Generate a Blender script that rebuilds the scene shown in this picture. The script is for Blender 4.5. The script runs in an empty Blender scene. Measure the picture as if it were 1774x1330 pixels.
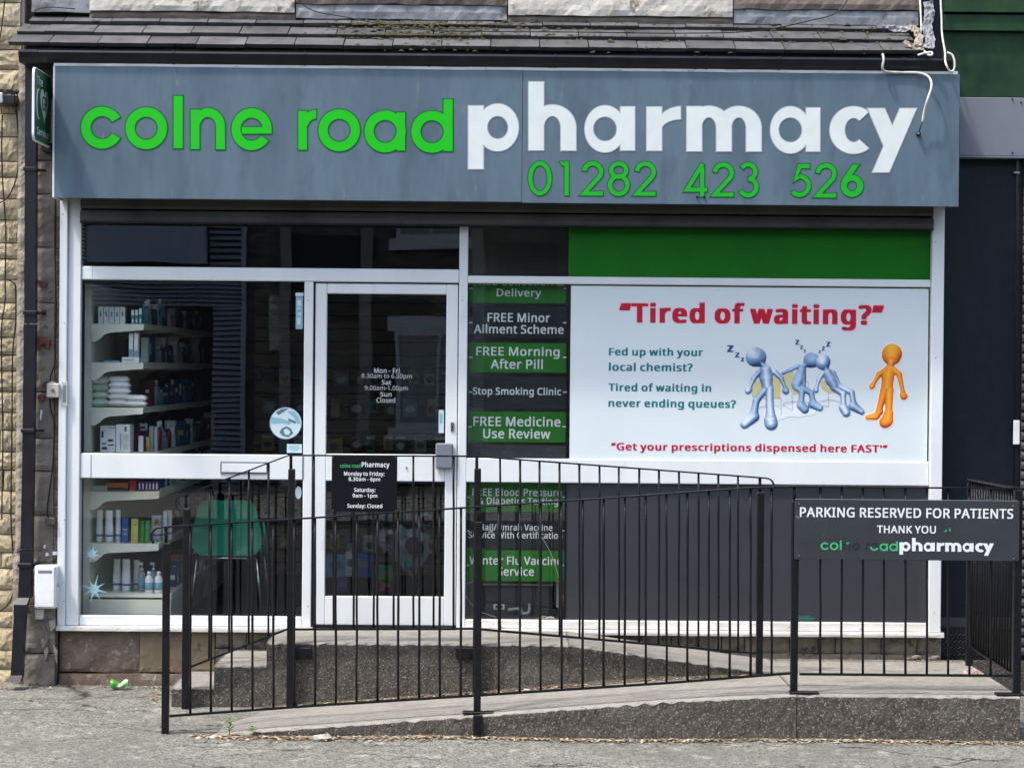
import bpy, bmesh, math, random
from mathutils import Vector, Matrix, noise

random.seed(7)
SC = bpy.context.scene
COL = SC.collection
rad = math.radians

# ------------------------------------------------------------------ camera
F_PX = 3962.0                       # focal length in photo pixels (1774 wide)
CAM = Vector((-0.073, -14.0, 2.03))
YAW, PITCH, ROLL = rad(0.30), rad(-0.36), rad(0.50)
fwd = Vector((math.sin(YAW) * math.cos(PITCH), math.cos(YAW) * math.cos(PITCH), math.sin(PITCH)))
right0 = fwd.cross(Vector((0, 0, 1))).normalized()
up0 = right0.cross(fwd).normalized()
# picture content turns clockwise -> the camera turns anticlockwise
cr, sr = math.cos(ROLL), math.sin(ROLL)
RIGHT = right0 * cr + up0 * sr
UP = up0 * cr - right0 * sr
cam_d = bpy.data.cameras.new('camera')
cam = bpy.data.objects.new('camera', cam_d)
COL.objects.link(cam)
M = Matrix((RIGHT, UP, -fwd)).transposed().to_4x4()
M.translation = CAM
cam.matrix_world = M
cam_d.sensor_width = 36.0
cam_d.lens = 36.0 * F_PX / 1774.0
cam_d.clip_start = 0.1
cam_d.clip_end = 500.0
SC.camera = cam

# ------------------------------------------------------------------ light
SUNV = Vector((-1.5, -1.0, 3.4)).normalized()
w = bpy.data.worlds.new('World'); SC.world = w
w.use_nodes = True
nt = w.node_tree; nt.nodes.clear()
sky = nt.nodes.new('ShaderNodeTexSky'); sky.sky_type = 'NISHITA'; sky.sun_disc = False
sky.sun_elevation = math.asin(SUNV.z)
sky.sun_rotation = math.atan2(SUNV.x, SUNV.y)
sky.air_density = 1.0; sky.dust_density = 3.5; sky.ozone_density = 1.0
bg = nt.nodes.new('ShaderNodeBackground'); bg.inputs[1].default_value = 0.15
wo = nt.nodes.new('ShaderNodeOutputWorld')
nt.links.new(sky.outputs[0], bg.inputs[0]); nt.links.new(bg.outputs[0], wo.inputs[0])
sd = bpy.data.lights.new('sun', 'SUN'); sd.energy = 1.5; sd.angle = rad(3.5); sd.color = (1.0, 0.95, 0.87)
sun = bpy.data.objects.new('sun', sd); COL.objects.link(sun)
sun.rotation_euler = SUNV.to_track_quat('Z', 'Y').to_euler()
sun.location = (-6, -6, 12)
SC.view_settings.view_transform = 'Standard'; SC.view_settings.look = 'None'
SC.view_settings.gamma = 1.0; SC.view_settings.use_curve_mapping = False
SC.view_settings.exposure = 1.34
SC.render.engine = 'CYCLES'
SC.cycles.max_bounces = 8; SC.cycles.transparent_max_bounces = 12
SC.cycles.caustics_reflective = False; SC.cycles.caustics_refractive = False

# ------------------------------------------------------------------ pixel -> world on the plane y = Y (or z = Z)
def ray(px, py):
    return fwd * F_PX + RIGHT * (px - 887.0) - UP * (py - 665.0)
def at(px, py, Y=0.0):
    d = ray(px, py); t = (Y - CAM.y) / d.y
    return CAM + d * t
def X(px, py, Y=0.0): return at(px, py, Y).x
def Z(px, py, Y=0.0): return at(px, py, Y).z
def R(x0, y0, x1, y1, Y=0.0):
    xm, ym = (x0 + x1) / 2, (y0 + y1) / 2
    return X(x0, ym, Y), X(x1, ym, Y), Z(xm, y1, Y), Z(xm, y0, Y)      # x0 x1 z0 z1

# ------------------------------------------------------------------ materials
MATS = {}
def mat(name, c1, c2=None, scale=6.0, rough=0.6, bump=0.0, bscale=None, detail=6, metal=0.0, spec=0.5,
        var=0.0, c3=None, s3=2.0, t3=(0.55, 0.65), stretch=(1, 1, 1), contrast=(0.35, 0.65), spots=None, spot_s=60, spot_t=0.62):
    if name in MATS: return MATS[name]
    m = bpy.data.materials.new(name); m.use_nodes = True
    n = m.node_tree.nodes; L = m.node_tree.links
    b = n['Principled BSDF']
    b.inputs['Roughness'].default_value = rough; b.inputs['Metallic'].default_value = metal
    b.inputs['Specular IOR Level'].default_value = spec
    c1 = (*c1, 1); m.diffuse_color = c1
    tc = n.new('ShaderNodeTexCoord')
    mp = n.new('ShaderNodeMapping'); mp.inputs['Scale'].default_value = stretch
    L.new(tc.outputs['Object'], mp.inputs[0])
    if var:
        oi = n.new('ShaderNodeObjectInfo')
        vm = n.new('ShaderNodeVectorMath'); vm.operation = 'SCALE'
        cx = n.new('ShaderNodeCombineXYZ')
        for i in range(3): L.new(oi.outputs['Random'], cx.inputs[i])
        L.new(cx.outputs[0], vm.inputs[0]); vm.inputs['Scale'].default_value = 37.0
        L.new(vm.outputs[0], mp.inputs['Location'])
    def nz(s, d=detail, r=0.6):
        t = n.new('ShaderNodeTexNoise'); t.inputs['Scale'].default_value = s
        t.inputs['Detail'].default_value = d; t.inputs['Roughness'].default_value = r
        L.new(mp.outputs[0], t.inputs['Vector']); return t
    def ramp(src, lo, hi):
        r = n.new('ShaderNodeMapRange'); r.inputs['From Min'].default_value = lo; r.inputs['From Max'].default_value = hi
        L.new(src, r.inputs['Value']); return r.outputs[0]
    def mix(f, a, bb, mode='MIX'):
        x = n.new('ShaderNodeMix'); x.data_type = 'RGBA'; x.blend_type = mode
        if isinstance(f, float): x.inputs[0].default_value = f
        else: L.new(f, x.inputs[0])
        for v, i in ((a, 6), (bb, 7)):
            if isinstance(v, tuple): x.inputs[i].default_value = v if len(v) == 4 else (*v, 1)
            else: L.new(v, x.inputs[i])
        return x.outputs[2]
    col = c1
    if c2 is not None:
        col = mix(ramp(nz(scale).outputs[0], *contrast), c1, (*c2, 1))
    if c3 is not None:
        col = mix(ramp(nz(s3, 5, 0.65).outputs[0], *t3), col, (*c3, 1))
    if spots is not None:
        col = mix(ramp(nz(spot_s, 2, 0.5).outputs[0], spot_t, spot_t + 0.06), col, (*spots, 1))
    if var:
        r = n.new('ShaderNodeMapRange'); L.new(oi.outputs['Random'], r.inputs['Value'])
        r.inputs['To Min'].default_value = 1 - var; r.inputs['To Max'].default_value = 1 + var
        g = n.new('ShaderNodeCombineColor')
        for i in range(3): L.new(r.outputs[0], g.inputs[i])
        col = mix(1.0, col, g.outputs[0], 'MULTIPLY')
    if isinstance(col, tuple): b.inputs['Base Color'].default_value = col
    else: L.new(col, b.inputs['Base Color'])
    if bump:
        bp = n.new('ShaderNodeBump'); bp.inputs['Strength'].default_value = bump; bp.inputs['Distance'].default_value = 0.01
        L.new(nz(bscale or scale * 4, 8, 0.65).outputs[0], bp.inputs['Height']); L.new(bp.outputs[0], b.inputs['Normal'])
    MATS[name] = m
    return m

def glass_mat(name, tint=(0.96, 0.975, 0.97), f0=0.06):
    m = bpy.data.materials.new(name); m.use_nodes = True
    n = m.node_tree.nodes; L = m.node_tree.links; n.clear()
    lw = n.new('ShaderNodeLayerWeight'); lw.inputs[0].default_value = 0.5
    p = n.new('ShaderNodeMath'); p.operation = 'POWER'; p.inputs[1].default_value = 5
    L.new(lw.outputs['Facing'], p.inputs[0])
    r = n.new('ShaderNodeMapRange'); r.inputs['To Min'].default_value = f0; L.new(p.outputs[0], r.inputs[0])
    t = n.new('ShaderNodeBsdfTransparent'); t.inputs[0].default_value = (*tint, 1)
    g = n.new('ShaderNodeBsdfGlossy'); g.inputs['Roughness'].default_value = 0.004
    tc = n.new('ShaderNodeTexCoord')
    nzt = n.new('ShaderNodeTexNoise'); nzt.inputs['Scale'].default_value = 1.6; nzt.inputs['Detail'].default_value = 1
    L.new(tc.outputs['Object'], nzt.inputs['Vector'])
    bp = n.new('ShaderNodeBump'); bp.inputs['Strength'].default_value = 0.12; bp.inputs['Distance'].default_value = 0.004
    L.new(nzt.outputs[0], bp.inputs['Height']); L.new(bp.outputs[0], g.inputs['Normal'])
    mx = n.new('ShaderNodeMixShader'); L.new(r.outputs[0], mx.inputs[0])
    L.new(t.outputs[0], mx.inputs[1]); L.new(g.outputs[0], mx.inputs[2])
    o = n.new('ShaderNodeOutputMaterial'); L.new(mx.outputs[0], o.inputs[0])
    MATS[name] = m
    return m

def flat(name, c, rough=0.5, spec=0.4): return mat(name, c, rough=rough, spec=spec)

white_frame = mat('white_frame', (0.73, 0.77, 0.77), (0.67, 0.70, 0.70), 3.0, 0.38, 0.03, 40, c3=(0.52, 0.52, 0.50), s3=5, t3=(0.62, 0.8), stretch=(1, 1, .35))
dirty_white = mat('dirty_white', (0.74, 0.74, 0.72), (0.58, 0.57, 0.53), 9.0, 0.6, 0.15, 50, c3=(0.24, 0.22, 0.18), s3=22, t3=(0.60, 0.72), stretch=(.5, 1, 1.6))
fascia_blue = mat('fascia_blue', (0.086, 0.129, 0.166), (0.104, 0.154, 0.194), 2.2, 0.42, 0.03, 60, spec=.3, c3=(0.064, 0.086, 0.118), s3=3.2, t3=(0.50, 0.82), stretch=(2.6, 1, .7), contrast=(.38, .60), spots=(.14, .17, .19), spot_s=9, spot_t=.70)
sign_green = flat('sign_green', (0.008, 0.46, 0.004), 0.35)
sign_green_edge = flat('sign_green_edge', (0.004, 0.105, 0.018), 0.4)
digit_green = flat('digit_green', (0.010, 0.37, 0.018), 0.35)
sign_white = mat('sign_white', (0.66, 0.71, 0.69), (0.60, 0.65, 0.635), 8, 0.35)
sign_white_edge = flat('sign_white_edge', (0.36, 0.38, 0.38), 0.5)
black_plastic = mat('black_plastic', (0.007, 0.0085, 0.012), (0.013, 0.015, 0.019), 8, 0.36, 0.05, 60, spec=.35, c3=(0.04, 0.04, 0.04), s3=14, t3=(0.72, 0.8))
black_iron = mat('black_iron', (0.0035, 0.0038, 0.005), (0.008, 0.008, 0.0095), 25, 0.35, 0.35, 130, spec=.28, c3=(0.055, 0.052, 0.05), s3=70, t3=(0.64, 0.70))
slate_m = mat('slate_m', (0.066, 0.067, 0.071), (0.112, 0.113, 0.116), 5, 0.6, 0.25, 60, spec=.3, var=0.22, c3=(0.030, 0.028, 0.022), s3=14, t3=(0.58, 0.7))
moss_m = mat('moss_m', (0.030, 0.034, 0.010), (0.072, 0.058, 0.026), 60, 0.95, 0.6, 200)
lead_m = mat('lead_m', (0.165, 0.180, 0.20), (0.29, 0.30, 0.315), 7, 0.5, 0.5, 18, c3=(0.10, 0.095, 0.09), s3=12, stretch=(1, 1, 1), t3=(0.55, 0.7))
cream_paint = mat('cream_paint', (0.60, 0.585, 0.52), (0.44, 0.41, 0.34), 7, 0.75, 0.6, 24, c3=(0.20, 0.165, 0.12), s3=8, t3=(0.56, 0.64))
brown_stone = mat('brown_stone', (0.20, 0.165, 0.135), (0.13, 0.105, 0.085), 14, 0.9, 0.6, 40)
yellow_stone = mat('yellow_stone', (0.64, 0.55, 0.375), (0.50, 0.42, 0.275), 10, 0.9, 0.8, 60, var=0.20, c3=(0.30, 0.21, 0.11), s3=7, t3=(0.52, 0.75))
mortar_m = mat('mortar_m', (0.35, 0.31, 0.25), (0.24, 0.215, 0.175), 30, 0.95, 0.6, 70, c3=(0.14, 0.12, 0.10), s3=6, t3=(0.55, 0.7))
pilaster_m = mat('pilaster_m', (0.215, 0.19, 0.155), (0.150, 0.130, 0.108), 5, 0.7, 0.5, 24, c3=(0.060, 0.052, 0.045), s3=9, t3=(0.57, 0.65), var=0.08)
red_paint = mat('red_paint', (0.20, 0.055, 0.035), (0.13, 0.04, 0.03), 20, 0.7, 0.3, 40)
plinth_red = mat('plinth_red', (0.105, 0.068, 0.050), (0.185, 0.145, 0.110), 6, 0.75, 1.0, 14, c3=(0.27, 0.25, 0.20), s3=20, t3=(0.57, 0.66), detail=10)
plinth_tan = mat('plinth_tan', (0.235, 0.180, 0.105), (0.165, 0.130, 0.090), 5, 0.8, 0.5, 24, c3=(0.09, 0.08, 0.06), s3=11, t3=(0.60, 0.7))
plinth_stone = mat('plinth_stone', (0.235, 0.205, 0.155), (0.135, 0.118, 0.092), 12, 0.9, 0.9, 30, c3=(0.05, 0.045, 0.035), s3=16, t3=(0.56, 0.66))
notch = None
ramp_top = mat('ramp_top', (0.30, 0.288, 0.258), (0.215, 0.204, 0.182), 26, 0.85, 0.5, 90, c3=(0.13, 0.118, 0.10), s3=5, t3=(0.52, 0.72), stretch=(.45, 1.6, 1), spots=(0.09, 0.085, 0.07), spot_s=70)
agg_m = mat('agg_m', (0.090, 0.079, 0.065), (0.046, 0.040, 0.032), 38, 0.9, 1.0, 90, contrast=(.36, .64), c3=(0.125, 0.118, 0.10), s3=3.2, t3=(0.52, 0.76), spots=(0.22, 0.205, 0.17), spot_s=88, spot_t=0.58)
grey_panel = mat('grey_panel', (0.025, 0.028, 0.034), (0.030, 0.034, 0.040), 2, 0.5, 0.05, 90)
green_panel = mat('green_panel', (0.003, 0.125, 0.001), (0.004, 0.15, 0.002), 3, 0.45, spec=.25)
navy_panel = mat('navy_panel', (0.0045, 0.007, 0.013), (0.007, 0.010, 0.017), 14, 0.4, 0.15, 80, spec=.3)
dark_shutter = mat('dark_shutter', (0.062, 0.060, 0.058), (0.085, 0.082, 0.080), 12, 0.45, 0.05, 40, c3=(0.028, 0.027, 0.026), s3=3, t3=(.5, .7))
neighbour_green = mat('neighbour_green', (0.012, 0.042, 0.016), (0.022, 0.058, 0.018), 5, 0.55, 0.1, 30, spec=.25, c3=(0.006, 0.026, 0.014), s3=2.2, t3=(0.42, 0.65), stretch=(1, 1, 1))
neighbour_grey = mat('neighbour_grey', (0.165, 0.185, 0.215), (0.152, 0.170, 0.20), 9, 0.5, 0.05, 90, spots=(0.17, 0.17, 0.18), spot_s=160, spot_t=0.68)
white_plastic = mat('white_plastic', (0.80, 0.82, 0.82), (0.70, 0.71, 0.70), 8, 0.35)
cream_plastic = mat('cream_plastic', (0.55, 0.54, 0.48), (0.42, 0.41, 0.36), 12, 0.5)
cable_black = flat('cable_black', (0.006, 0.006, 0.006), 0.5)
cable_white = mat('cable_white', (0.62, 0.61, 0.55), (0.45, 0.44, 0.38), 20, 0.5)
metal_bright = mat('metal_bright', (0.62, 0.62, 0.62), None, rough=0.3, metal=0.9)
poster_white = mat('poster_white', (0.67, 0.745, 0.76), (0.64, 0.72, 0.74), 2, 0.25)
poster_red = flat('poster_red', (0.50, 0.010, 0.035), 0.35)
poster_pink = flat('poster_pink', (0.80, 0.50, 0.52), 0.35)
poster_teal = flat('poster_teal', (0.008, 0.17, 0.19), 0.35)
poster_navy = flat('poster_navy', (0.020, 0.075, 0.22), 0.35)
poster_yellow = flat('poster_yellow', (0.60, 0.54, 0.25), 0.35)
poster_line = flat('poster_line', (0.44, 0.45, 0.38), 0.35)
notice_green = mat('notice_green', (0.010, 0.145, 0.006), (0.014, 0.17, 0.009), 4, 0.4)
notice_dark = flat('notice_dark', (0.013, 0.016, 0.020), 0.4)
letter_white = mat('letter_white', (0.78, 0.80, 0.80), (0.70, 0.72, 0.72), 30, 0.45)
letter_dim = flat('letter_dim', (0.42, 0.44, 0.44), 0.5)
ghost_m = flat('ghost_m', (0.018, 0.019, 0.022), 0.5)
sign_board_dark = mat('sign_board_dark', (0.034, 0.038, 0.044), (0.027, 0.030, 0.035), 7, 0.45, 0.05, 60, spots=(0.12, .12, .12), spot_s=30, spot_t=.72)
worn_green = flat('worn_green', (0.05, 0.42, 0.16), 0.5)
board_black = flat('board_black', (0.003, 0.0035, 0.006), 0.4, .3)
glass = glass_mat('window_glass')
shelf_m = mat('shelf_m', (0.74, 0.75, 0.64), (0.66, 0.67, 0.57), 5, 0.5)
chair_green = mat('chair_green', (0.001, 0.30, 0.17), (0.001, 0.26, 0.15), 4, 0.28, spec=0.6)
chrome = mat('chrome', (0.5, 0.5, 0.5), None, rough=0.25, metal=1.0)
floor_in = mat('floor_in', (0.055, 0.056, 0.060), (0.045, 0.046, 0.05), 10, 0.45)
wall_in = mat('wall_in', (0.12, 0.12, 0.11), (0.10, 0.10, 0.09), 3, 0.8)
slat_in = mat('slat_in', (0.26, 0.19, 0.12), (0.19, 0.14, 0.09), 6, 0.6, stretch=(1, 1, 8))

# ground: worn asphalt with cracks
def asphalt(name, base, dark, light):
    m = bpy.data.materials.new(name); m.use_nodes = True
    n = m.node_tree.nodes; L = m.node_tree.links; b = n['Principled BSDF']
    b.inputs['Roughness'].default_value = 0.9; b.inputs['Specular IOR Level'].default_value = 0.25
    tc = n.new('ShaderNodeTexCoord')
    def nz(s, d=6, r=0.6, vec=None):
        t = n.new('ShaderNodeTexNoise'); t.inputs['Scale'].default_value = s
        t.inputs['Detail'].default_value = d; t.inputs['Roughness'].default_value = r
        L.new(vec or tc.outputs['Object'], t.inputs['Vector']); return t
    def mr(src, lo, hi, a=0.0, c=1.0):
        r = n.new('ShaderNodeMapRange'); r.inputs[1].default_value = lo; r.inputs[2].default_value = hi
        r.inputs[3].default_value = a; r.inputs[4].default_value = c; L.new(src, r.inputs[0]); return r.outputs[0]
    def mix(f, a, c, mode='MIX'):
        x = n.new('ShaderNodeMix'); x.data_type = 'RGBA'; x.blend_type = mode; L.new(f, x.inputs[0])
        for v, i in ((a, 6), (c, 7)):
            if isinstance(v, tuple): x.inputs[i].default_value = (*v, 1)
            else: L.new(v, x.inputs[i])
        return x.outputs[2]
    c = mix(mr(nz(34, 7, .85).outputs[0], .43, .54), dark, base)
    c = mix(mr(nz(85, 3, .7).outputs[0], .56, .64), c, light)
    c = mix(mr(nz(40, 3, .7).outputs[0], .62, .70), c, dark)
    c = mix(mr(nz(1.3, 7, .7).outputs[0], .44, .64, 0, .6), c, tuple(v * .5 for v in base))
    c = mix(mr(nz(7, 5, .7).outputs[0], .56, .72, 0, .5), c, tuple(v * 1.25 for v in light))
    # cracks
    wv = nz(2.4, 5, .6)
    add = n.new('ShaderNodeVectorMath'); add.operation = 'MULTIPLY_ADD'
    add.inputs[1].default_value = (.55, .55, 0)
    L.new(wv.outputs['Color'], add.inputs[0]); L.new(tc.outputs['Object'], add.inputs[2])
    mp = n.new('ShaderNodeMapping'); mp.inputs['Scale'].default_value = (.55, 2.3, 1); L.new(add.outputs[0], mp.inputs[0])
    vo = n.new('ShaderNodeTexVoronoi'); vo.feature = 'DISTANCE_TO_EDGE'; vo.inputs['Scale'].default_value = 1.15
    L.new(mp.outputs[0], vo.inputs['Vector'])
    ck = mr(vo.outputs['Distance'], 0.001, 0.013, 1, 0)
    ms = mr(nz(1.7, 3, .5).outputs[0], .47, .56)
    mu = n.new('ShaderNodeMath'); mu.operation = 'MULTIPLY'; L.new(ck, mu.inputs[0]); L.new(ms, mu.inputs[1])
    c = mix(mu.outputs[0], c, (0.03, 0.028, 0.022))
    L.new(c, b.inputs['Base Color'])
    h = n.new('ShaderNodeMath'); h.operation = 'MULTIPLY_ADD'; h.inputs[1].default_value = -2.0
    L.new(mu.outputs[0], h.inputs[0]); L.new(nz(90, 5, .75).outputs[0], h.inputs[2])
    bp = n.new('ShaderNodeBump'); bp.inputs['Strength'].default_value = .9; bp.inputs['Distance'].default_value = .012
    L.new(h.outputs[0], bp.inputs['Height']); L.new(bp.outputs[0], b.inputs['Normal'])
    return m
pave_m = asphalt('pave_m', (0.245, 0.247, 0.216), (0.078, 0.078, 0.064), (0.46, 0.46, 0.41))
road_m = asphalt('road_m', (0.06, 0.06, 0.06), (0.035, 0.035, 0.035), (0.11, 0.11, 0.11))

# ------------------------------------------------------------------ object helpers
def tag(o, label=None, cat=None, group=None, kind=None):
    if label: o['label'] = label
    if cat: o['category'] = cat
    if group: o['group'] = group
    if kind: o['kind'] = kind
    return o
def empty(name, loc, label, cat, group=None):
    o = bpy.data.objects.new(name, None); COL.objects.link(o); o.location = loc; o.empty_display_size = .1
    return tag(o, label, cat, group)
def link(name, me, m=None, parent=None, smooth=False):
    if m is not None and not me.materials:
        for k in (m if isinstance(m, (list, tuple)) else [m]): me.materials.append(k)
    o = bpy.data.objects.new(name, me); COL.objects.link(o)
    if parent is not None:
        o.parent = parent
        o.matrix_parent_inverse = Matrix.Translation(-wloc(parent))
    return o
def wloc(p):
    v = Vector(p.location)
    return v
class MB:
    def __init__(s): s.v = []; s.f = []; s.mi = []; s.sm = []
    def face(s, idx, mi=0, sm=False): s.f.append(idx); s.mi.append(mi); s.sm.append(sm)
    def box(s, x0, x1, y0, y1, z0, z1, mi=0):
        b = len(s.v)
        s.v += [(x, y, z) for z in (z0, z1) for y in (y0, y1) for x in (x0, x1)]
        for q in ((0, 2, 3, 1), (4, 5, 7, 6), (0, 1, 5, 4), (2, 6, 7, 3), (0, 4, 6, 2), (1, 3, 7, 5)):
            s.face([b + i for i in q], mi)
        return s
    def cbox(s, x0, x1, y0, y1, z0, z1, c=0.003, mi=0):
        """box with chamfered edges"""
        c = min(c, (x1 - x0) * .3, (y1 - y0) * .3, (z1 - z0) * .3)
        lo, hi = (x0, y0, z0), (x1, y1, z1)
        b = len(s.v); idx = {}
        for sx in (0, 1):
            for sy in (0, 1):
                for sz in (0, 1):
                    sg = (sx, sy, sz)
                    p = [hi[k] if sg[k] else lo[k] for k in range(3)]
                    for ax in range(3):
                        q = [p[k] if k == ax else p[k] + (-c if sg[k] else c) for k in range(3)]
                        idx[(sg, ax)] = len(s.v); s.v.append(tuple(q))
        def F(l):
            P = [Vector(s.v[i]) for i in l]
            n = (P[1] - P[0]).cross(P[2] - P[0]); ctr = sum(P, Vector()) / len(P) - Vector([(lo[k] + hi[k]) / 2 for k in range(3)])
            s.face(l if n.dot(ctr) > 0 else l[::-1], mi)
        for ax in range(3):
            o = [k for k in range(3) if k != ax]
            for sd_ in (0, 1):
                l = []
                for a_, b_ in ((0, 0), (1, 0), (1, 1), (0, 1)):
                    sg = [0, 0, 0]; sg[ax] = sd_; sg[o[0]] = a_; sg[o[1]] = b_
                    l.append(idx[(tuple(sg), ax)])
                F(l)
            for a_ in (0, 1):
                for b_ in (0, 1):
                    s0 = [0, 0, 0]; s0[o[0]] = a_; s0[o[1]] = b_
                    s1 = list(s0); s1[ax] = 1
                    F([idx[(tuple(s0), o[0])], idx[(tuple(s1), o[0])], idx[(tuple(s1), o[1])], idx[(tuple(s0), o[1])]])
        for sx in (0, 1):
            for sy in (0, 1):
                for sz in (0, 1): F([idx[((sx, sy, sz), k)] for k in range(3)])
        return s
    def hexa(s, p, mi=0):
        """8 points: bottom 4 (ccw from above) then top 4"""
        b = len(s.v); s.v += [tuple(q) for q in p]
        for q in ((3, 2, 1, 0), (4, 5, 6, 7), (0, 1, 5, 4), (1, 2, 6, 5), (2, 3, 7, 6), (3, 0, 4, 7)): s.face([b + i for i in q], mi)
        return s
    def prism_xz(s, pts, y0, y1, mi=0):
        """polygon in x,z extruded along y"""
        a = sum(pts[i][0] * pts[(i + 1) % len(pts)][1] - pts[(i + 1) % len(pts)][0] * pts[i][1] for i in range(len(pts)))
        if a < 0: pts = pts[::-1]
        b = len(s.v); n = len(pts)
        s.v += [(p[0], y0, p[1]) for p in pts] + [(p[0], y1, p[1]) for p in pts]
        s.face([b + i for i in range(n)], mi); s.face([b + n + i for i in range(n)][::-1], mi)
        for i in range(n):
            j = (i + 1) % n; s.face([b + j, b + i, b + n + i, b + n + j], mi)
        return s
    def prism_yz(s, pts, x0, x1, mi=0):
        a = sum(pts[i][0] * pts[(i + 1) % len(pts)][1] - pts[(i + 1) % len(pts)][0] * pts[i][1] for i in range(len(pts)))
        if a < 0: pts = pts[::-1]
        b = len(s.v); n = len(pts)
        s.v += [(x0, p[0], p[1]) for p in pts] + [(x1, p[0], p[1]) for p in pts]
        s.face([b + i for i in range(n)][::-1], mi); s.face([b + n + i for i in range(n)], mi)
        for i in range(n):
            j = (i + 1) % n; s.face([b + i, b + j, b + n + j, b + n + i], mi)
        return s
    def tube(s, pts, r, seg=8, mi=0, cap=True, flat_y=1.0):
        pts = [Vector(p) for p in pts]; rings = []
        rr = r if isinstance(r, (list, tuple)) else [r] * len(pts)
        prev = None
        for i, p in enumerate(pts):
            t = (pts[min(i + 1, len(pts) - 1)] - pts[max(i - 1, 0)]).normalized()
            ref = prev if prev is not None else (Vector((0, 0, 1)) if abs(t.z) < .9 else Vector((0, 1, 0)))
            u = (ref - t * ref.dot(t)).normalized(); v = t.cross(u); prev = u
            b = len(s.v)
            for k in range(seg):
                a = 2 * math.pi * k / seg
                s.v.append(tuple(p + (u * math.cos(a) + v * math.sin(a)) * rr[i]))
            rings.append(b)
        for i in range(len(rings) - 1):
            for k in range(seg):
                j = (k + 1) % seg
                s.face([rings[i] + k, rings[i] + j, rings[i + 1] + j, rings[i + 1] + k], mi, True)
        if cap:
            s.face([rings[0] + k for k in range(seg)][::-1], mi); s.face([rings[-1] + k for k in range(seg)], mi)
        return s
    def lathe(s, prof, c=(0, 0, 0), seg=14, mi=0, sy=1.0):
        rings = []
        for r, z in prof:
            b = len(s.v)
            for k in range(seg):
                a = 2 * math.pi * k / seg
                s.v.append((c[0] + r * math.cos(a), c[1] + r * math.sin(a) * sy, c[2] + z))
            rings.append(b)
        for i in range(len(rings) - 1):
            for k in range(seg):
                j = (k + 1) % seg
                s.face([rings[i] + k, rings[i] + j, rings[i + 1] + j, rings[i + 1] + k], mi, True)
        s.face([rings[0] + k for k in range(seg)][::-1], mi); s.face([rings[-1] + k for k in range(seg)], mi)
        return s
    def mesh(s, name):
        me = bpy.data.meshes.new(name); me.from_pydata([tuple(v) for v in s.v], [], s.f)
        me.polygons.foreach_set('material_index', s.mi); me.polygons.foreach_set('use_smooth', s.sm)
        me.update(); return me
    def build(s, name, m, parent=None):
        return link(name, s.mesh(name), m, parent)
def curve_pts(pts, n=6):
    """catmull-rom through the points"""
    P = [Vector(p) for p in pts]; P = [P[0] * 2 - P[1]] + P + [P[-1] * 2 - P[-2]]; out = []
    for i in range(1, len(P) - 2):
        for k in range(n):
            t = k / n
            out.append(.5 * ((2 * P[i]) + (-P[i - 1] + P[i + 1]) * t + (2 * P[i - 1] - 5 * P[i] + 4 * P[i + 1] - P[i + 2]) * t * t + (-P[i - 1] + 3 * P[i] - 3 * P[i + 1] + P[i + 2]) * t ** 3))
    out.append(P[-2]); return out

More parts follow.
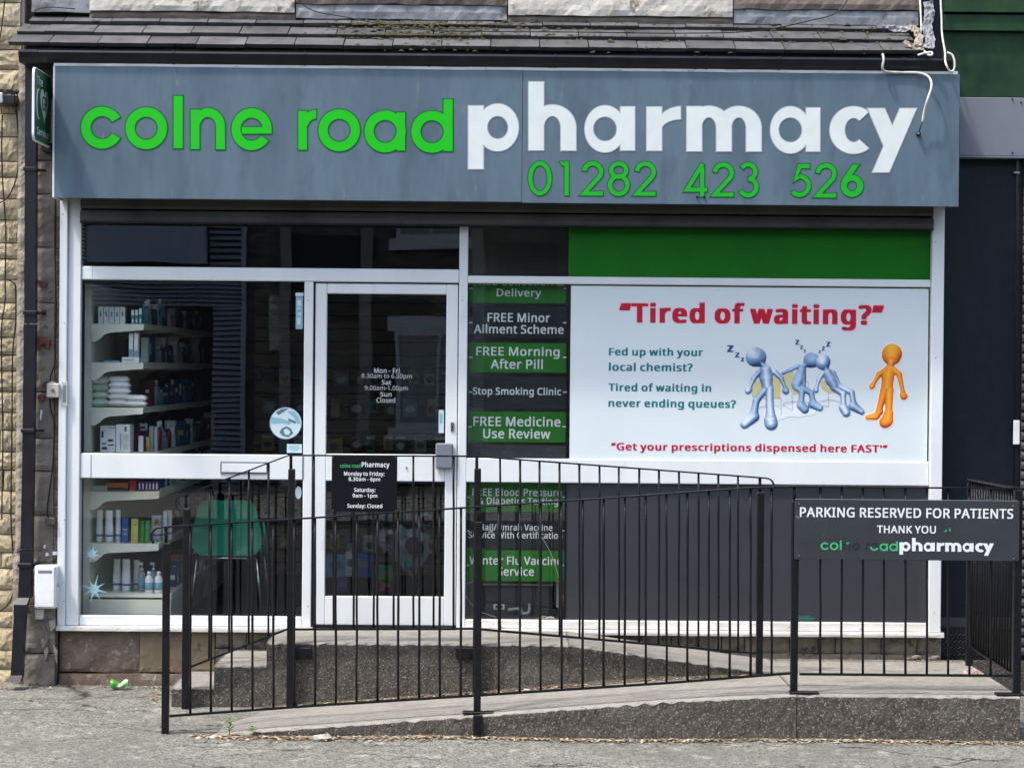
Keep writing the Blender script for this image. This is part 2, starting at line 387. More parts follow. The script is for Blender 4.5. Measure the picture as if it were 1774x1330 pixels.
# lettering outlines (500 units per em), one glyph per line: char | advance | loops
GLYPHS = """&|294|122,291 136,290 148,287 159,283 168,278 176,271 183,262 188,252 190,241 191,229 189,213 184,199 175,186 163,175 150,164 134,154 211,79 218,88 224,98 228,108 239,143 275,143 270,126 265,111 259,95 252,81 244,69 234,57 293,0 245,0 210,34 202,27 193,20 183,14 173,9 163,4 151,1 139,-2 126,-3 111,-4 94,-3 78,0 64,5 51,12 41,21 32,32 26,44 22,59 21,75 22,88 25,99 29,110 34,119 41,128 50,136 60,144 71,151 83,159 67,179 62,186 57,194 53,201 50,210 49,219 48,228 49,241 52,252 57,262 64,270 72,278 82,283 94,287 107,290|104,137 80,120 71,111 64,101 61,93 59,85 58,76 60,62 65,50 73,40 84,33 97,29 113,27 129,28 144,31 157,36 168,42 179,48 188,56|121,262 110,261 101,258 93,253 87,246 84,238 83,229 83,219 86,210 90,202 96,193 103,184 112,175 127,184 138,192 146,201 152,209 155,219 156,229 155,238 152,246 147,253 140,258 131,261
'|90|64,286 56,183 34,183 26,286
-|129|16,92 16,123 113,123 113,92
.|107|29,22 31,34 36,43 44,47 53,49 63,47 71,43 77,34 79,22 77,9 71,1 63,-4 53,-6 44,-4 36,1 31,9
/|149|145,286 38,0 4,0 111,286
0|229|210,144 209,121 207,100 204,81 200,64 195,49 188,35 179,23 170,14 158,6 145,0 131,-3 114,-4 94,-2 76,4 61,14 48,27 38,44 30,64 24,88 21,114 20,144 21,173 24,200 29,223 37,243 47,260 59,273 75,283 93,289 114,291 134,289 152,283 168,273 181,260 191,243 199,223 205,200 209,173|55,144 56,119 58,97 61,78 65,62 72,49 80,39 89,32 101,28 114,26 128,27 139,32 149,39 157,49 163,62 168,78 171,97 173,119 174,144 173,168 171,190 168,209 163,225 157,237 149,248 139,255 128,259 114,261 101,259 89,255 80,248 72,237 65,225 61,209 58,190 56,168
1|229|142,0 108,0 108,200 108,220 109,235 109,249 98,239 85,227 54,202 36,226 113,286 142,286
3|229|198,219 197,207 194,196 190,186 185,177 178,170 170,163 160,158 150,154 138,151 138,149 159,145 176,138 190,128 199,115 205,99 206,81 205,65 201,51 195,37 186,25 174,15 159,7 141,1 120,-3 97,-4 82,-4 68,-2 55,-1 42,2 30,6 18,12 18,45 30,39 43,34 57,31 71,28 84,26 97,26 120,27 139,32 153,41 162,52 168,66 170,82 169,93 165,103 160,111 153,118 144,123 133,128 120,130 105,132 89,133 62,133 62,163 90,163 105,164 118,166 129,170 139,175 147,181 153,189 158,197 161,207 162,217 160,230 155,241 148,249 137,256 124,259 109,261 100,260 90,259 82,258 59,249 37,237 20,261 31,268 43,275 58,281 73,286 91,289 109,290 136,288 159,281 176,270 188,256 195,239
6|229|22,122 22,139 24,155 25,171 28,187 32,202 37,217 44,230 51,243 61,255 71,265 84,274 98,281 114,286 133,289 153,290 172,289 188,287 188,257 172,260 154,261 137,260 121,257 108,252 96,245 87,237 79,227 72,216 67,203 63,190 61,176 59,161 57,146 60,146 67,155 75,163 82,168 89,172 97,175 106,177 116,179 128,179 143,178 158,175 171,169 183,161 192,151 200,139 206,125 209,110 211,92 209,73 206,56 199,41 191,28 180,16 168,8 153,1 137,-3 119,-4 106,-3 93,-1 81,4 70,10 60,17 50,27 42,38 35,51 29,66 25,83 23,102|119,26 135,27 148,33 160,42 169,55 174,71 176,92 174,109 169,124 162,136 151,144 137,150 120,152 108,151 97,148 87,144 79,138 71,131 66,124 61,116 59,108 58,99 58,90 59,82 62,73 65,65 68,57 73,49 79,43 85,37 92,32 100,29 109,26
8|229|114,290 130,289 145,287 159,282 171,276 181,269 189,259 195,248 199,236 200,222 199,211 197,201 193,192 187,183 181,176 173,169 164,163 155,157 146,152 157,146 168,139 178,133 187,125 194,117 201,108 205,98 208,87 209,74 208,59 204,45 198,33 189,22 178,13 165,6 150,0 134,-3 115,-4 96,-3 78,0 63,5 50,12 39,21 31,31 25,44 21,57 20,73 21,85 23,97 28,107 34,116 41,125 50,132 59,139 69,144 79,150 70,155 61,161 54,168 46,175 40,183 35,191 32,201 30,211 29,222 30,236 34,248 40,259 48,268 59,276 71,282 84,287 99,289|54,73 56,59 61,48 69,38 81,30 96,26 115,24 133,26 148,30 159,38 168,48 173,60 175,74 174,83 172,91 167,98 162,105 155,112 147,117 137,123 126,128 115,133 108,135 97,130 87,124 79,119 71,113 65,106 60,99 57,91 55,82|114,262 100,261 88,257 78,251 70,243 65,233 63,221 64,211 66,203 70,196 76,189 82,184 89,179 116,165 141,178 151,186 159,196 162,203 164,211 165,221 164,233 159,243 151,251 141,257 128,261
9|229|209,164 208,148 207,131 205,115 202,99 198,84 193,70 187,56 179,43 170,31 159,21 147,12 132,5 116,0 98,-3 77,-4 58,-3 41,0 41,30 58,26 76,25 94,26 109,29 122,34 134,41 144,49 152,59 158,70 163,83 167,96 170,110 172,125 173,140 170,140 164,132 155,123 149,119 141,115 133,111 124,109 113,108 102,107 87,108 72,112 59,117 48,125 38,135 30,147 25,161 21,176 20,194 21,213 25,230 31,245 40,259 51,270 63,279 78,285 94,289 111,290 125,289 137,287 150,282 161,276 171,269 180,259 189,248 195,235 201,220 205,203 208,184|111,261 96,259 82,253 71,244 62,231 57,215 55,194 56,177 61,162 68,151 79,142 93,136 110,135 122,136 133,138 143,143 152,148 159,155 165,162 169,170 172,179 173,187 172,196 171,204 169,213 166,222 162,230 158,237 152,244 146,249 138,254 130,258 121,260
:|107|29,22 31,34 36,43 44,47 53,49 63,47 71,43 77,34 79,22 77,9 71,1 63,-4 53,-6 44,-4 36,1 31,9|29,193 31,206 36,215 44,219 53,221 63,219 71,215 77,206 79,193 77,181 71,172 63,168 53,166 44,168 36,172 31,181
?|174|56,91 56,101 57,110 59,118 63,128 70,139 75,146 82,152 90,160 114,182 121,190 126,199 129,208 130,219 129,231 124,241 117,249 108,255 96,258 81,259 69,259 57,257 47,254 17,243 5,271 16,276 28,281 40,285 54,288 68,290 84,290 107,288 127,282 143,271 154,257 161,240 164,220 163,209 161,198 158,189 153,181 148,174 141,166 116,144 96,124 90,116 87,107 84,87 84,81 56,81|47,22 49,34 54,43 62,47 72,49 81,47 89,43 94,34 96,22 94,9 89,1 81,-4 72,-6 62,-4 54,1 49,9
A|256|219,0 184,89 71,89 36,0 0,0 112,287 144,287 256,0|141,207 137,219 132,236 128,250 123,234 119,219 115,207 83,121 173,121
B|261|121,286 154,285 181,279 202,270 217,257 226,239 229,215 229,205 227,195 223,185 218,177 212,170 205,164 196,159 186,155 175,152 175,150 186,148 197,144 207,140 217,134 224,127 231,118 235,108 238,95 239,81 238,65 234,50 227,37 218,26 206,17 193,9 177,4 159,1 140,0 39,0 39,286|128,164 150,166 167,170 178,176 186,185 191,197 192,211 190,226 185,237 175,245 162,251 144,254 122,255 75,255 75,164|75,134 75,30 133,30 156,32 173,37 186,45 194,56 199,69 200,84 200,94 198,103 194,111 188,118 181,123 172,128 160,132 146,134 130,134
C|253|162,259 147,258 133,255 120,251 109,245 98,237 89,228 81,217 75,205 69,191 66,177 63,160 63,143 64,121 67,100 74,82 82,66 93,52 106,42 122,34 140,29 161,28 174,28 185,29 197,31 230,39 230,8 219,4 208,1 197,-1 185,-3 171,-4 156,-4 128,-2 104,4 83,14 65,28 50,45 39,65 31,89 26,115 24,144 25,165 28,184 33,203 40,220 49,235 60,249 72,261 87,272 103,280 121,286 141,289 162,290 177,290 191,288 204,286 218,283 230,278 241,273 227,243 197,254 186,256 174,258
D|293|268,146 266,116 260,89 250,65 237,45 220,29 199,16 176,7 149,2 119,0 39,0 39,286 127,286 155,285 180,279 202,270 222,258 238,242 251,223 261,201 266,175|230,145 229,169 225,189 218,207 208,222 196,234 181,244 163,250 144,254 122,255 75,255 75,31 114,31 149,34 178,44 201,60 217,82 227,110
E|223|199,0 39,0 39,286 199,286 199,255 75,255 75,165 192,165 192,134 75,134 75,32 199,32
F|208|75,0 39,0 39,286 199,286 199,255 75,255 75,153 191,153 191,121 75,121
G|292|163,151 262,151 262,11 247,6 231,2 215,0 199,-2 181,-4 162,-4 133,-2 108,4 87,14 68,27 52,44 40,65 31,88 26,114 24,143 26,172 32,198 42,221 56,241 72,258 93,272 116,282 143,288 173,290 189,290 204,288 218,286 232,283 246,278 258,273 245,242 234,247 223,250 210,254 197,256 184,258 171,259 149,257 130,252 112,245 97,234 85,221 75,205 68,186 64,166 62,143 63,121 67,101 73,83 82,67 93,53 108,42 125,34 146,29 170,27 202,29 226,34 226,119 163,119
H|297|258,0 222,0 222,134 75,134 75,0 39,0 39,286 75,286 75,165 222,165 222,286 258,286
I|136|119,0 16,0 16,21 50,28 50,257 16,265 16,286 119,286 119,265 86,257 86,28 119,21
K|248|248,0 206,0 104,137 75,111 75,0 39,0 39,286 75,286 75,145 99,172 124,200 202,286 244,286 130,162
M|364|165,0 71,251 69,251 71,231 72,203 72,174 72,0 39,0 39,286 92,286 180,52 182,52 272,286 325,286 325,0 289,0 289,176 289,204 291,230 292,251 290,251 195,0
N|305|266,0 224,0 71,238 69,238 70,216 72,189 72,160 72,0 39,0 39,286 81,286 233,49 235,49 234,69 233,97 232,125 232,286 266,286
O|313|289,144 288,122 285,102 280,83 274,66 265,50 255,36 243,24 229,14 214,6 197,1 178,-3 157,-4 135,-3 116,1 98,7 83,15 69,25 57,37 47,51 39,66 32,83 28,102 25,122 24,144 26,172 31,198 39,221 50,241 65,258 83,272 104,283 129,289 157,291 184,289 208,283 229,272 247,259 262,242 274,221 282,198 287,172|63,144 64,121 67,100 73,81 80,65 91,52 104,41 119,34 137,29 157,27 177,29 195,34 210,41 222,52 233,65 241,81 246,100 249,121 251,144 248,177 241,205 228,228 210,245 187,256 157,259 137,257 119,253 104,245 91,235 80,221 73,205 67,187 64,166
P|243|115,286 149,284 176,276 196,264 211,248 219,227 222,202 221,190 220,179 216,168 212,158 205,148 197,139 187,131 176,124 162,119 146,115 128,112 108,111 75,111 75,0 39,0 39,286|111,255 75,255 75,142 104,142 121,143 136,145 149,148 160,153 169,159 176,167 181,176 184,187 185,200 183,217 177,231 167,242 153,249 135,254
R|249|118,286 140,285 160,282 177,277 191,270 202,261 211,250 217,237 221,222 222,205 221,191 218,178 214,167 208,157 200,149 192,143 183,137 174,132 165,128 243,0 201,0 132,118 75,118 75,0 39,0 39,286|116,255 75,255 75,149 118,149 139,150 156,155 169,163 178,173 183,187 185,203 184,215 182,225 177,233 172,240 164,246 155,250 144,253 131,254
S|220|201,77 200,60 196,46 189,33 179,22 168,13 153,6 137,0 119,-3 99,-4 68,-2 42,2 20,10 20,44 31,40 43,36 56,32 71,30 86,28 101,27 114,28 126,30 136,33 145,37 152,43 158,49 162,56 164,64 165,73 164,86 159,97 154,103 147,109 139,115 127,120 114,126 98,132 66,147 57,152 49,158 43,165 37,172 32,179 29,188 26,197 25,207 24,217 25,232 29,245 36,256 44,266 55,275 68,281 82,286 98,289 115,290 131,290 145,288 159,286 171,283 183,279 194,274 183,243 151,254 139,257 127,258 115,259 103,258 93,256 85,253 74,247 67,239 62,229 61,217 62,204 67,193 71,187 78,181 86,176 96,170 109,165 123,159 139,153 153,146 166,139 176,132 185,123 192,114 197,103 200,91
T|223|130,0 93,0 93,255 4,255 4,286 219,286 219,255 130,255
U|293|257,101 255,82 251,64 245,48 235,33 223,20 208,10 190,2 169,-2 145,-4 112,-1 85,9 64,25 48,47 39,72 36,102 36,286 72,286 72,101 74,79 80,61 91,47 105,36 124,29 147,27 163,28 178,31 189,37 199,44 207,52 213,63 218,74 220,87 221,101 221,286 257,286
V|241|241,286 138,0 102,0 0,286 38,286 102,103 110,80 116,60 120,40 125,60 131,81 138,103 202,286
W|373|368,286 291,0 255,0 199,188 194,205 190,222 187,236 185,244 183,236 180,222 176,205 171,186 117,0 81,0 5,286 43,286 87,111 91,93 95,76 98,59 101,43 103,60 107,77 111,95 116,113 166,286 204,286 256,112 261,94 266,75 269,58 272,43 275,64 280,87 286,112 330,286
Y|227|113,146 188,286 227,286 132,111 132,0 95,0 95,109 0,286 39,286
a|225|115,219 139,217 159,211 174,201 184,188 190,169 192,146 192,0 167,0 160,30 158,30 152,23 146,17 139,11 132,6 125,2 117,0 108,-2 98,-4 86,-4 74,-3 62,-1 52,3 42,8 34,15 27,24 22,34 19,46 18,60 21,80 30,96 44,109 64,119 90,125 121,128 158,130 158,142 157,158 153,171 146,180 138,185 127,189 113,190 102,189 92,188 81,185 53,174 42,200 52,205 63,209 75,213 88,216 102,218|126,104 102,102 83,97 70,91 62,83 57,72 55,59 56,48 60,40 66,33 74,28 83,25 94,24 111,26 126,31 140,39 150,51 156,67 158,86 158,105
b|247|69,231 69,205 67,186 69,186 76,195 85,203 95,209 106,214 120,217 136,219 161,215 182,206 200,191 214,169 222,141 225,107 223,84 220,64 214,46 205,31 195,18 182,8 168,2 153,-3 136,-4 120,-3 106,0 95,5 85,12 76,19 69,27 67,27 59,0 34,0 34,305 69,305|130,189 116,188 104,185 94,181 86,174 80,165 75,154 72,141 70,126 69,109 69,107 71,83 75,62 82,46 94,35 110,28 131,25 148,28 163,35 174,47 182,63 186,83 188,108 186,133 182,153 174,169 163,180 148,187
c|192|120,-4 102,-3 85,1 70,8 56,17 44,29 35,44 28,62 23,82 22,106 24,131 28,153 35,171 45,186 57,198 71,207 87,214 104,218 123,219 134,219 144,217 154,216 164,213 172,210 179,207 168,178 146,185 122,188 108,187 96,184 86,179 78,172 71,163 65,152 62,139 59,124 59,107 59,90 62,76 65,63 71,52 77,43 86,36 96,31 107,27 120,26 131,27 142,28 151,30 176,39 176,8 168,4 160,1 152,-1 142,-3 132,-4
d|247|110,-4 85,-1 64,8 46,24 33,45 25,73 22,107 25,141 33,169 46,191 64,206 86,216 111,219 121,218 131,217 140,215 152,210 162,203 170,196 177,187 180,187 178,203 177,219 177,305 213,305 213,0 184,0 179,29 177,29 170,20 162,12 152,6 140,0 131,-2 121,-4|116,25 136,27 152,34 164,44 171,58 176,77 178,100 178,107 176,131 172,152 164,168 153,180 137,187 115,190 98,187 84,180 73,167 65,150 60,130 59,106 60,83 65,63 73,47 84,35 98,28
e|226|117,219 135,218 150,214 165,207 177,198 187,186 195,173 201,158 205,141 206,122 206,101 59,101 61,78 67,60 77,45 91,35 107,28 127,26 140,26 152,28 163,30 196,41 196,10 185,6 174,2 164,-1 152,-2 140,-4 126,-4 106,-3 88,2 72,8 57,18 45,30 35,46 28,63 24,83 22,106 23,128 27,148 34,166 43,182 54,195 67,205 82,213 99,217|117,190 101,188 88,183 77,174 68,162 63,147 59,129 169,129 168,140 166,151 163,161 159,169 153,176 146,182 138,187 128,189
f|138|133,188 79,188 79,0 44,0 44,188 6,188 6,204 44,216 44,229 45,246 47,261 52,273 58,284 66,292 76,299 87,303 99,306 113,307 137,305 155,300 146,272 131,276 114,278 103,277 94,273 88,266 83,257 80,244 79,229 79,215 133,215
g|247|110,219 124,218 137,215 149,211 159,205 169,196 178,186 180,186 184,215 213,215 213,-4 211,-23 208,-40 202,-55 194,-67 183,-78 170,-86 155,-92 137,-95 116,-96 101,-96 87,-95 74,-93 61,-90 50,-87 39,-83 39,-50 50,-55 62,-59 75,-63 89,-65 103,-66 118,-67 135,-65 150,-60 162,-51 171,-39 176,-24 178,-6 178,2 178,16 179,28 177,28 169,18 160,10 149,4 138,0 125,-3 111,-4 85,-1 63,9 46,25 32,47 25,75 22,107 25,139 32,166 46,189 63,205 85,216|115,189 104,188 93,185 84,180 77,172 70,163 65,152 61,138 59,123 59,107 60,82 65,62 73,46 84,34 99,27 116,25 126,25 136,27 144,29 155,34 163,42 168,49 172,57 174,65 176,75 178,86 178,99 178,107 177,125 175,141 171,154 166,165 159,174 151,181 141,186 129,188
h|248|69,215 69,200 67,185 70,185 75,192 80,198 87,204 94,208 102,212 110,215 119,217 128,218 137,219 153,218 168,215 180,210 191,204 200,195 206,185 211,172 214,157 215,140 215,0 180,0 180,138 179,153 175,166 169,176 160,184 147,188 132,189 117,188 105,185 95,180 86,173 80,164 75,154 72,141 70,127 69,111 69,0 34,0 34,305 69,305
i|103|69,215 69,0 34,0 34,215|52,296 60,294 66,290 71,283 73,273 71,263 66,256 60,252 52,251 44,252 37,256 33,263 31,273 33,283 37,290 44,294
j|103|9,-96 -9,-95 -22,-91 -22,-63 -10,-66 4,-67 16,-65 26,-60 30,-54 33,-45 34,-33 34,215 69,215 69,-32 69,-45 67,-56 63,-67 58,-75 51,-83 43,-89 34,-93 22,-95|31,273 33,283 37,290 44,294 52,296 60,294 66,290 71,283 73,273 71,263 66,256 60,252 52,251 44,252 37,256 33,263
k|214|69,146 68,129 67,111 69,111 76,120 86,132 95,142 163,215 204,215 117,123 211,0 168,0 93,100 69,79 69,0 34,0 34,305 69,305
l|103|69,0 34,0 34,305 69,305
m|375|270,219 292,217 310,211 324,200 334,185 340,165 342,140 342,0 308,0 308,138 306,154 303,166 297,176 289,184 277,188 264,189 245,187 230,181 219,171 212,157 207,140 206,119 206,0 171,0 171,138 170,149 169,158 166,167 160,177 152,184 145,187 136,189 127,189 113,188 102,185 93,180 85,173 79,165 75,154 72,142 70,127 69,111 69,0 34,0 34,215 63,215 68,186 70,186 77,196 86,204 97,211 108,215 116,217 125,219 133,219 149,218 163,215 175,210 185,203 193,194 199,183 201,183 209,194 219,203 230,210 243,215 256,218
n|248|138,219 161,217 180,211 196,200 207,185 213,165 215,140 215,0 180,0 180,138 179,153 175,166 169,176 160,184 147,188 132,189 111,187 95,180 83,169 75,154 71,135 69,111 69,0 34,0 34,215 63,215 68,186 70,186 75,193 81,199 88,204 95,209 103,212 111,215 120,217 129,219
o|243|221,108 220,91 218,75 214,60 209,47 202,36 194,25 185,16 174,9 162,3 149,-1 135,-3 121,-4 107,-3 94,-1 81,3 70,9 59,16 50,25 42,36 35,47 29,60 25,75 23,91 22,108 23,130 27,151 34,168 43,183 55,196 69,206 84,213 102,217 122,219 141,217 158,213 173,206 187,196 199,183 208,168 215,151 220,130|59,108 59,92 61,77 65,64 70,52 77,43 86,35 96,30 108,26 121,25 135,26 147,30 157,35 166,43 173,52 178,64 182,77 184,92 184,108 184,124 181,139 178,152 172,163 165,172 157,179 147,185 135,188 121,189 101,187 85,180 73,168 65,151 60,131
p|247|136,219 161,216 182,207 200,191 214,170 222,142 225,108 223,85 220,64 214,46 205,31 195,18 183,9 169,2 153,-3 136,-4 125,-4 116,-2 107,0 95,5 85,12 69,27 67,27 69,10 69,-8 69,-96 34,-96 34,215 63,215 68,186 69,186 76,194 85,202 95,209 106,215 115,217 125,218|130,189 116,188 105,186 95,181 87,175 81,166 76,156 72,144 70,131 69,115 69,108 70,91 72,76 75,63 80,52 86,42 94,35 104,30 116,26 131,25 143,26 154,30 163,36 171,44 177,54 182,66 185,79 187,93 188,108 186,131 182,151 174,167 163,179 148,187
q|247|177,-4 178,12 179,29 177,29 170,20 161,12 151,6 139,0 126,-3 109,-4 85,-1 64,8 46,24 33,45 25,73 22,107 23,130 27,151 33,169 42,184 52,197 65,206 79,213 94,218 111,219 126,218 140,215 152,209 162,202 170,195 178,186 179,186 184,215 213,215 213,-96 177,-96|116,25 130,26 142,29 152,33 160,40 166,48 171,58 175,70 177,84 178,99 178,107 176,132 172,152 164,169 153,180 136,187 115,190 98,187 84,180 73,167 65,150 60,130 59,106 60,83 65,63 73,47 84,35 98,28
r|166|134,219 147,218 160,217 155,184 144,186 132,187 120,186 108,182 98,175 88,167 83,160 78,153 74,144 72,135 70,125 69,115 69,0 34,0 34,215 63,215 67,176 69,176 73,183 79,191 85,197 92,204 99,209 107,213 116,216 125,218
s|192|174,59 173,46 169,35 164,24 156,16 146,9 134,3 120,-1 105,-3 88,-4 74,-4 61,-2 50,0 39,2 30,6 21,10 21,42 52,30 64,27 77,25 89,24 105,25 118,28 128,33 135,39 139,47 140,56 139,64 136,71 129,77 120,83 87,98 51,114 42,120 35,126 28,133 24,141 21,151 20,162 23,179 30,193 43,204 59,212 79,217 101,219 114,219 126,217 138,215 149,212 159,209 170,204 158,176 129,186 119,188 109,190 99,190 85,189 74,187 66,183 57,175 54,164 55,156 59,149 66,143 77,137 109,123 144,107 153,102 161,95 166,88 171,80 173,70
t|145|106,25 122,26 136,29 136,2 120,-2 100,-4 89,-3 79,-1 69,2 60,7 52,13 46,22 41,33 38,46 37,63 37,188 6,188 6,204 37,219 51,264 72,264 72,215 134,215 134,188 72,188 72,63 73,51 76,42 82,34 88,29 97,26
u|248|214,215 214,0 185,0 180,28 178,28 173,21 167,15 160,10 153,6 145,2 137,-1 128,-2 119,-4 110,-4 94,-3 79,0 67,4 56,11 47,19 40,30 36,42 33,57 32,74 32,215 67,215 67,77 69,61 73,48 79,38 88,31 100,27 115,25 130,26 143,29 153,34 161,41 168,50 173,61 176,73 178,87 178,103 178,215
v|204|81,0 0,215 38,215 83,88 90,69 97,48 101,31 102,31 107,48 114,69 120,88 166,215 204,215 122,0
w|315|173,121 168,138 164,154 160,168 158,178 156,178 154,168 151,154 147,138 142,121 103,0 63,0 4,215 41,215 71,101 77,77 82,55 85,36 86,36 89,49 92,64 96,80 101,94 139,215 177,215 214,94 220,75 225,54 229,37 230,37 233,54 238,76 245,101 275,215 311,215 251,0 210,0
y|204|0,215 38,215 85,93 92,72 98,52 103,34 104,34 112,60 123,93 166,215 204,215 112,-30 107,-42 101,-54 94,-65 87,-74 78,-82 69,-88 59,-93 47,-95 34,-96 17,-95 4,-93 4,-65 15,-67 28,-67 40,-66 50,-63 58,-57 65,-50 71,-40 76,-29 87,-1
z|188|173,0 16,0 16,23 131,188 22,188 22,215 170,215 170,188 56,27 173,27
“|144|139,286 132,253 124,219 119,188 81,188 78,192 87,223 100,255 113,286|65,286 57,253 50,219 45,188 7,188 5,192 14,223 26,255 39,286
”|144|139,282 130,251 118,219 105,188 78,188 86,221 93,255 99,286 136,286|65,282 56,251 44,219 30,188 5,188 10,212 16,238 21,263 24,286 62,286"""
SPACE = 104
GL = {}
for _l in GLYPHS.split('\n'):
    _p = _l.split('|')
    GL[_p[0]] = (int(_p[1]), [[tuple(int(v) for v in q_.split(',')) for q_ in lp.split()] for lp in _p[2:]])
def text_mesh(body, off=0.0, spacing=1.0):
    cu = bpy.data.curves.new('t', 'CURVE'); cu.dimensions = '2D'; cu.fill_mode = 'FRONT'; cu.offset = 0
    x = 0
    for ch_ in body:
        if ch_ == ' ': x += SPACE; continue
        adv, loops = GL[ch_]
        for lp in loops:
            sp_ = cu.splines.new('POLY'); sp_.points.add(len(lp) - 1); sp_.use_cyclic_u = True
            for k_, (a_, b_) in enumerate(lp): sp_.points[k_].co = ((x + a_) / 500, b_ / 500, 0, 1)
        x += adv + off * 500 * 1.1
    o = bpy.data.objects.new('t', cu); COL.objects.link(o)
    bpy.context.view_layer.update()
    me = bpy.data.meshes.new_from_object(o.evaluated_get(bpy.context.evaluated_depsgraph_get()))
    bpy.data.objects.remove(o); bpy.data.curves.remove(cu)
    base = [(v.co.x, v.co.y) for v in me.vertices]; bf = [list(p.vertices) for p in me.polygons]
    if me.polygons and me.polygons[0].normal.z < 0: bf = [f[::-1] for f in bf]
    bpy.data.meshes.remove(me)
    # bold: the outline is thickened by copies shifted round a circle, each a hair in front of the last
    r_ = off * .62
    sh_ = [(0, 0)] + ([(r_ * a_, r_ * c_ * (.35 if off > .04 else .7)) for a_ in (-1, 0, 1) for c_ in (-1, 0, 1) if a_ or c_] if off > .004 else [])
    vs, fs = [], []
    for li, (sx_, sy_) in enumerate(sh_):
        b_ = len(vs); vs += [(a_ + sx_, c_ + sy_, li) for a_, c_ in base]; fs += [[b_ + q_ for q_ in f] for f in bf]
    xs = [v[0] for v in vs]; ys = [v[1] for v in vs]; x0, x1, y0, y1 = min(xs), max(xs), min(ys), max(ys)
    return [((a_ - x0) / (x1 - x0), (c_ - y0) / (y1 - y0), l_) for a_, c_, l_ in vs], fs
def text_at(name, body, ctr_fn, m, parent, off=0.02, spacing=1.0):
    vs, fs = text_mesh(body, off, spacing)
    me = bpy.data.meshes.new(name); me.from_pydata([ctr_fn(u, v, l_) for u, v, l_ in vs], [], fs); me.update()
    return link(name, me, m, parent)
def text(body, x0, y0, x1, y1, Y, m, parent, off=0.02, name='lettering', spacing=1.0):
    a, b, c, d = R(x0, y0, x1, y1, Y)
    return text_at(name, body, lambda u, v, l_: (a + (b - a) * u, Y - l_ * .00003, c + (d - c) * v), m, parent, off, spacing)
# ================================================================== SETTING
GZ = lambda y: max(-.06, .035 * (y + 1.6) + .03) if y < 1 else .12      # pavement falls away from the shop
def grid_sheet(name, x0, x1, y0, y1, nx, ny, zf, m, kind='structure', parent=None):
    mb = MB()
    for j in range(ny + 1):
        for i in range(nx + 1):
            x = x0 + (x1 - x0) * i / nx; y = y0 + (y1 - y0) * j / ny
            mb.v.append((x, y, zf(x, y)))
    for j in range(ny):
        for i in range(nx):
            a = j * (nx + 1) + i; mb.face([a, a + 1, a + nx + 2, a + nx + 1], 0, True)
    o = mb.build(name, m, parent)
    if kind: tag(o, kind=kind)
    return o
grid_sheet('pavement', -4.5, 4.5, -3.6, .6, 220, 110,
           lambda x, y: GZ(y) + .010 * noise.noise((x * 1.1, y * 1.4, 0)) + .003 * noise.noise((x * 9, y * 9, 3)), pave_m)
grid_sheet('side_pavement', -30, -4.5, -3.6, .6, 10, 4, lambda x, y: GZ(y), pave_m)
grid_sheet('side_pavement', 4.5, 30, -3.6, .6, 10, 4, lambda x, y: GZ(y), pave_m)
tag(MB().box(-30, 30, -3.75, -3.6, -.3, -.055).build('kerb', mortar_m), kind='structure')
tag(MB().box(-60, 60, -17.5, -3.75, -.35, -.18).build('road', road_m), kind='structure')
tag(MB().box(-60, 60, -26, -17.5, -.3, -.06).build('far_pavement', pave_m), kind='structure')
tag(MB().box(-300, 300, -300, 300, -.6, -.4).build('ground', road_m), kind='structure')

# ================================================================== BUILDING SHELL
fx0, fx1 = X(105, 720), X(1629, 720)              # shopfront outer edges
FLOOR = 0.44
# --- interior room
bi = 5.2
tag(MB().box(fx0 + .1, fx1 - .1, .10, bi, FLOOR - .1, FLOOR).build('shop_floor', floor_in), kind='structure')
tag(MB().box(fx0 + .1, fx1 - .1, .10, bi, 3.35, 3.45).build('shop_ceiling', wall_in), kind='structure')
tag(MB().box(fx0 + .02, fx0 + .10, .10, bi, FLOOR, 3.35).build('shop_side_wall', wall_in), kind='structure')
tag(MB().box(fx1 - .10, fx1 - .02, .10, bi, FLOOR, 3.35).build('shop_side_wall', wall_in), kind='structure')
tag(MB().box(fx0, fx1, bi, bi + .1, FLOOR, 3.35).build('shop_back_wall', wall_in), kind='structure')

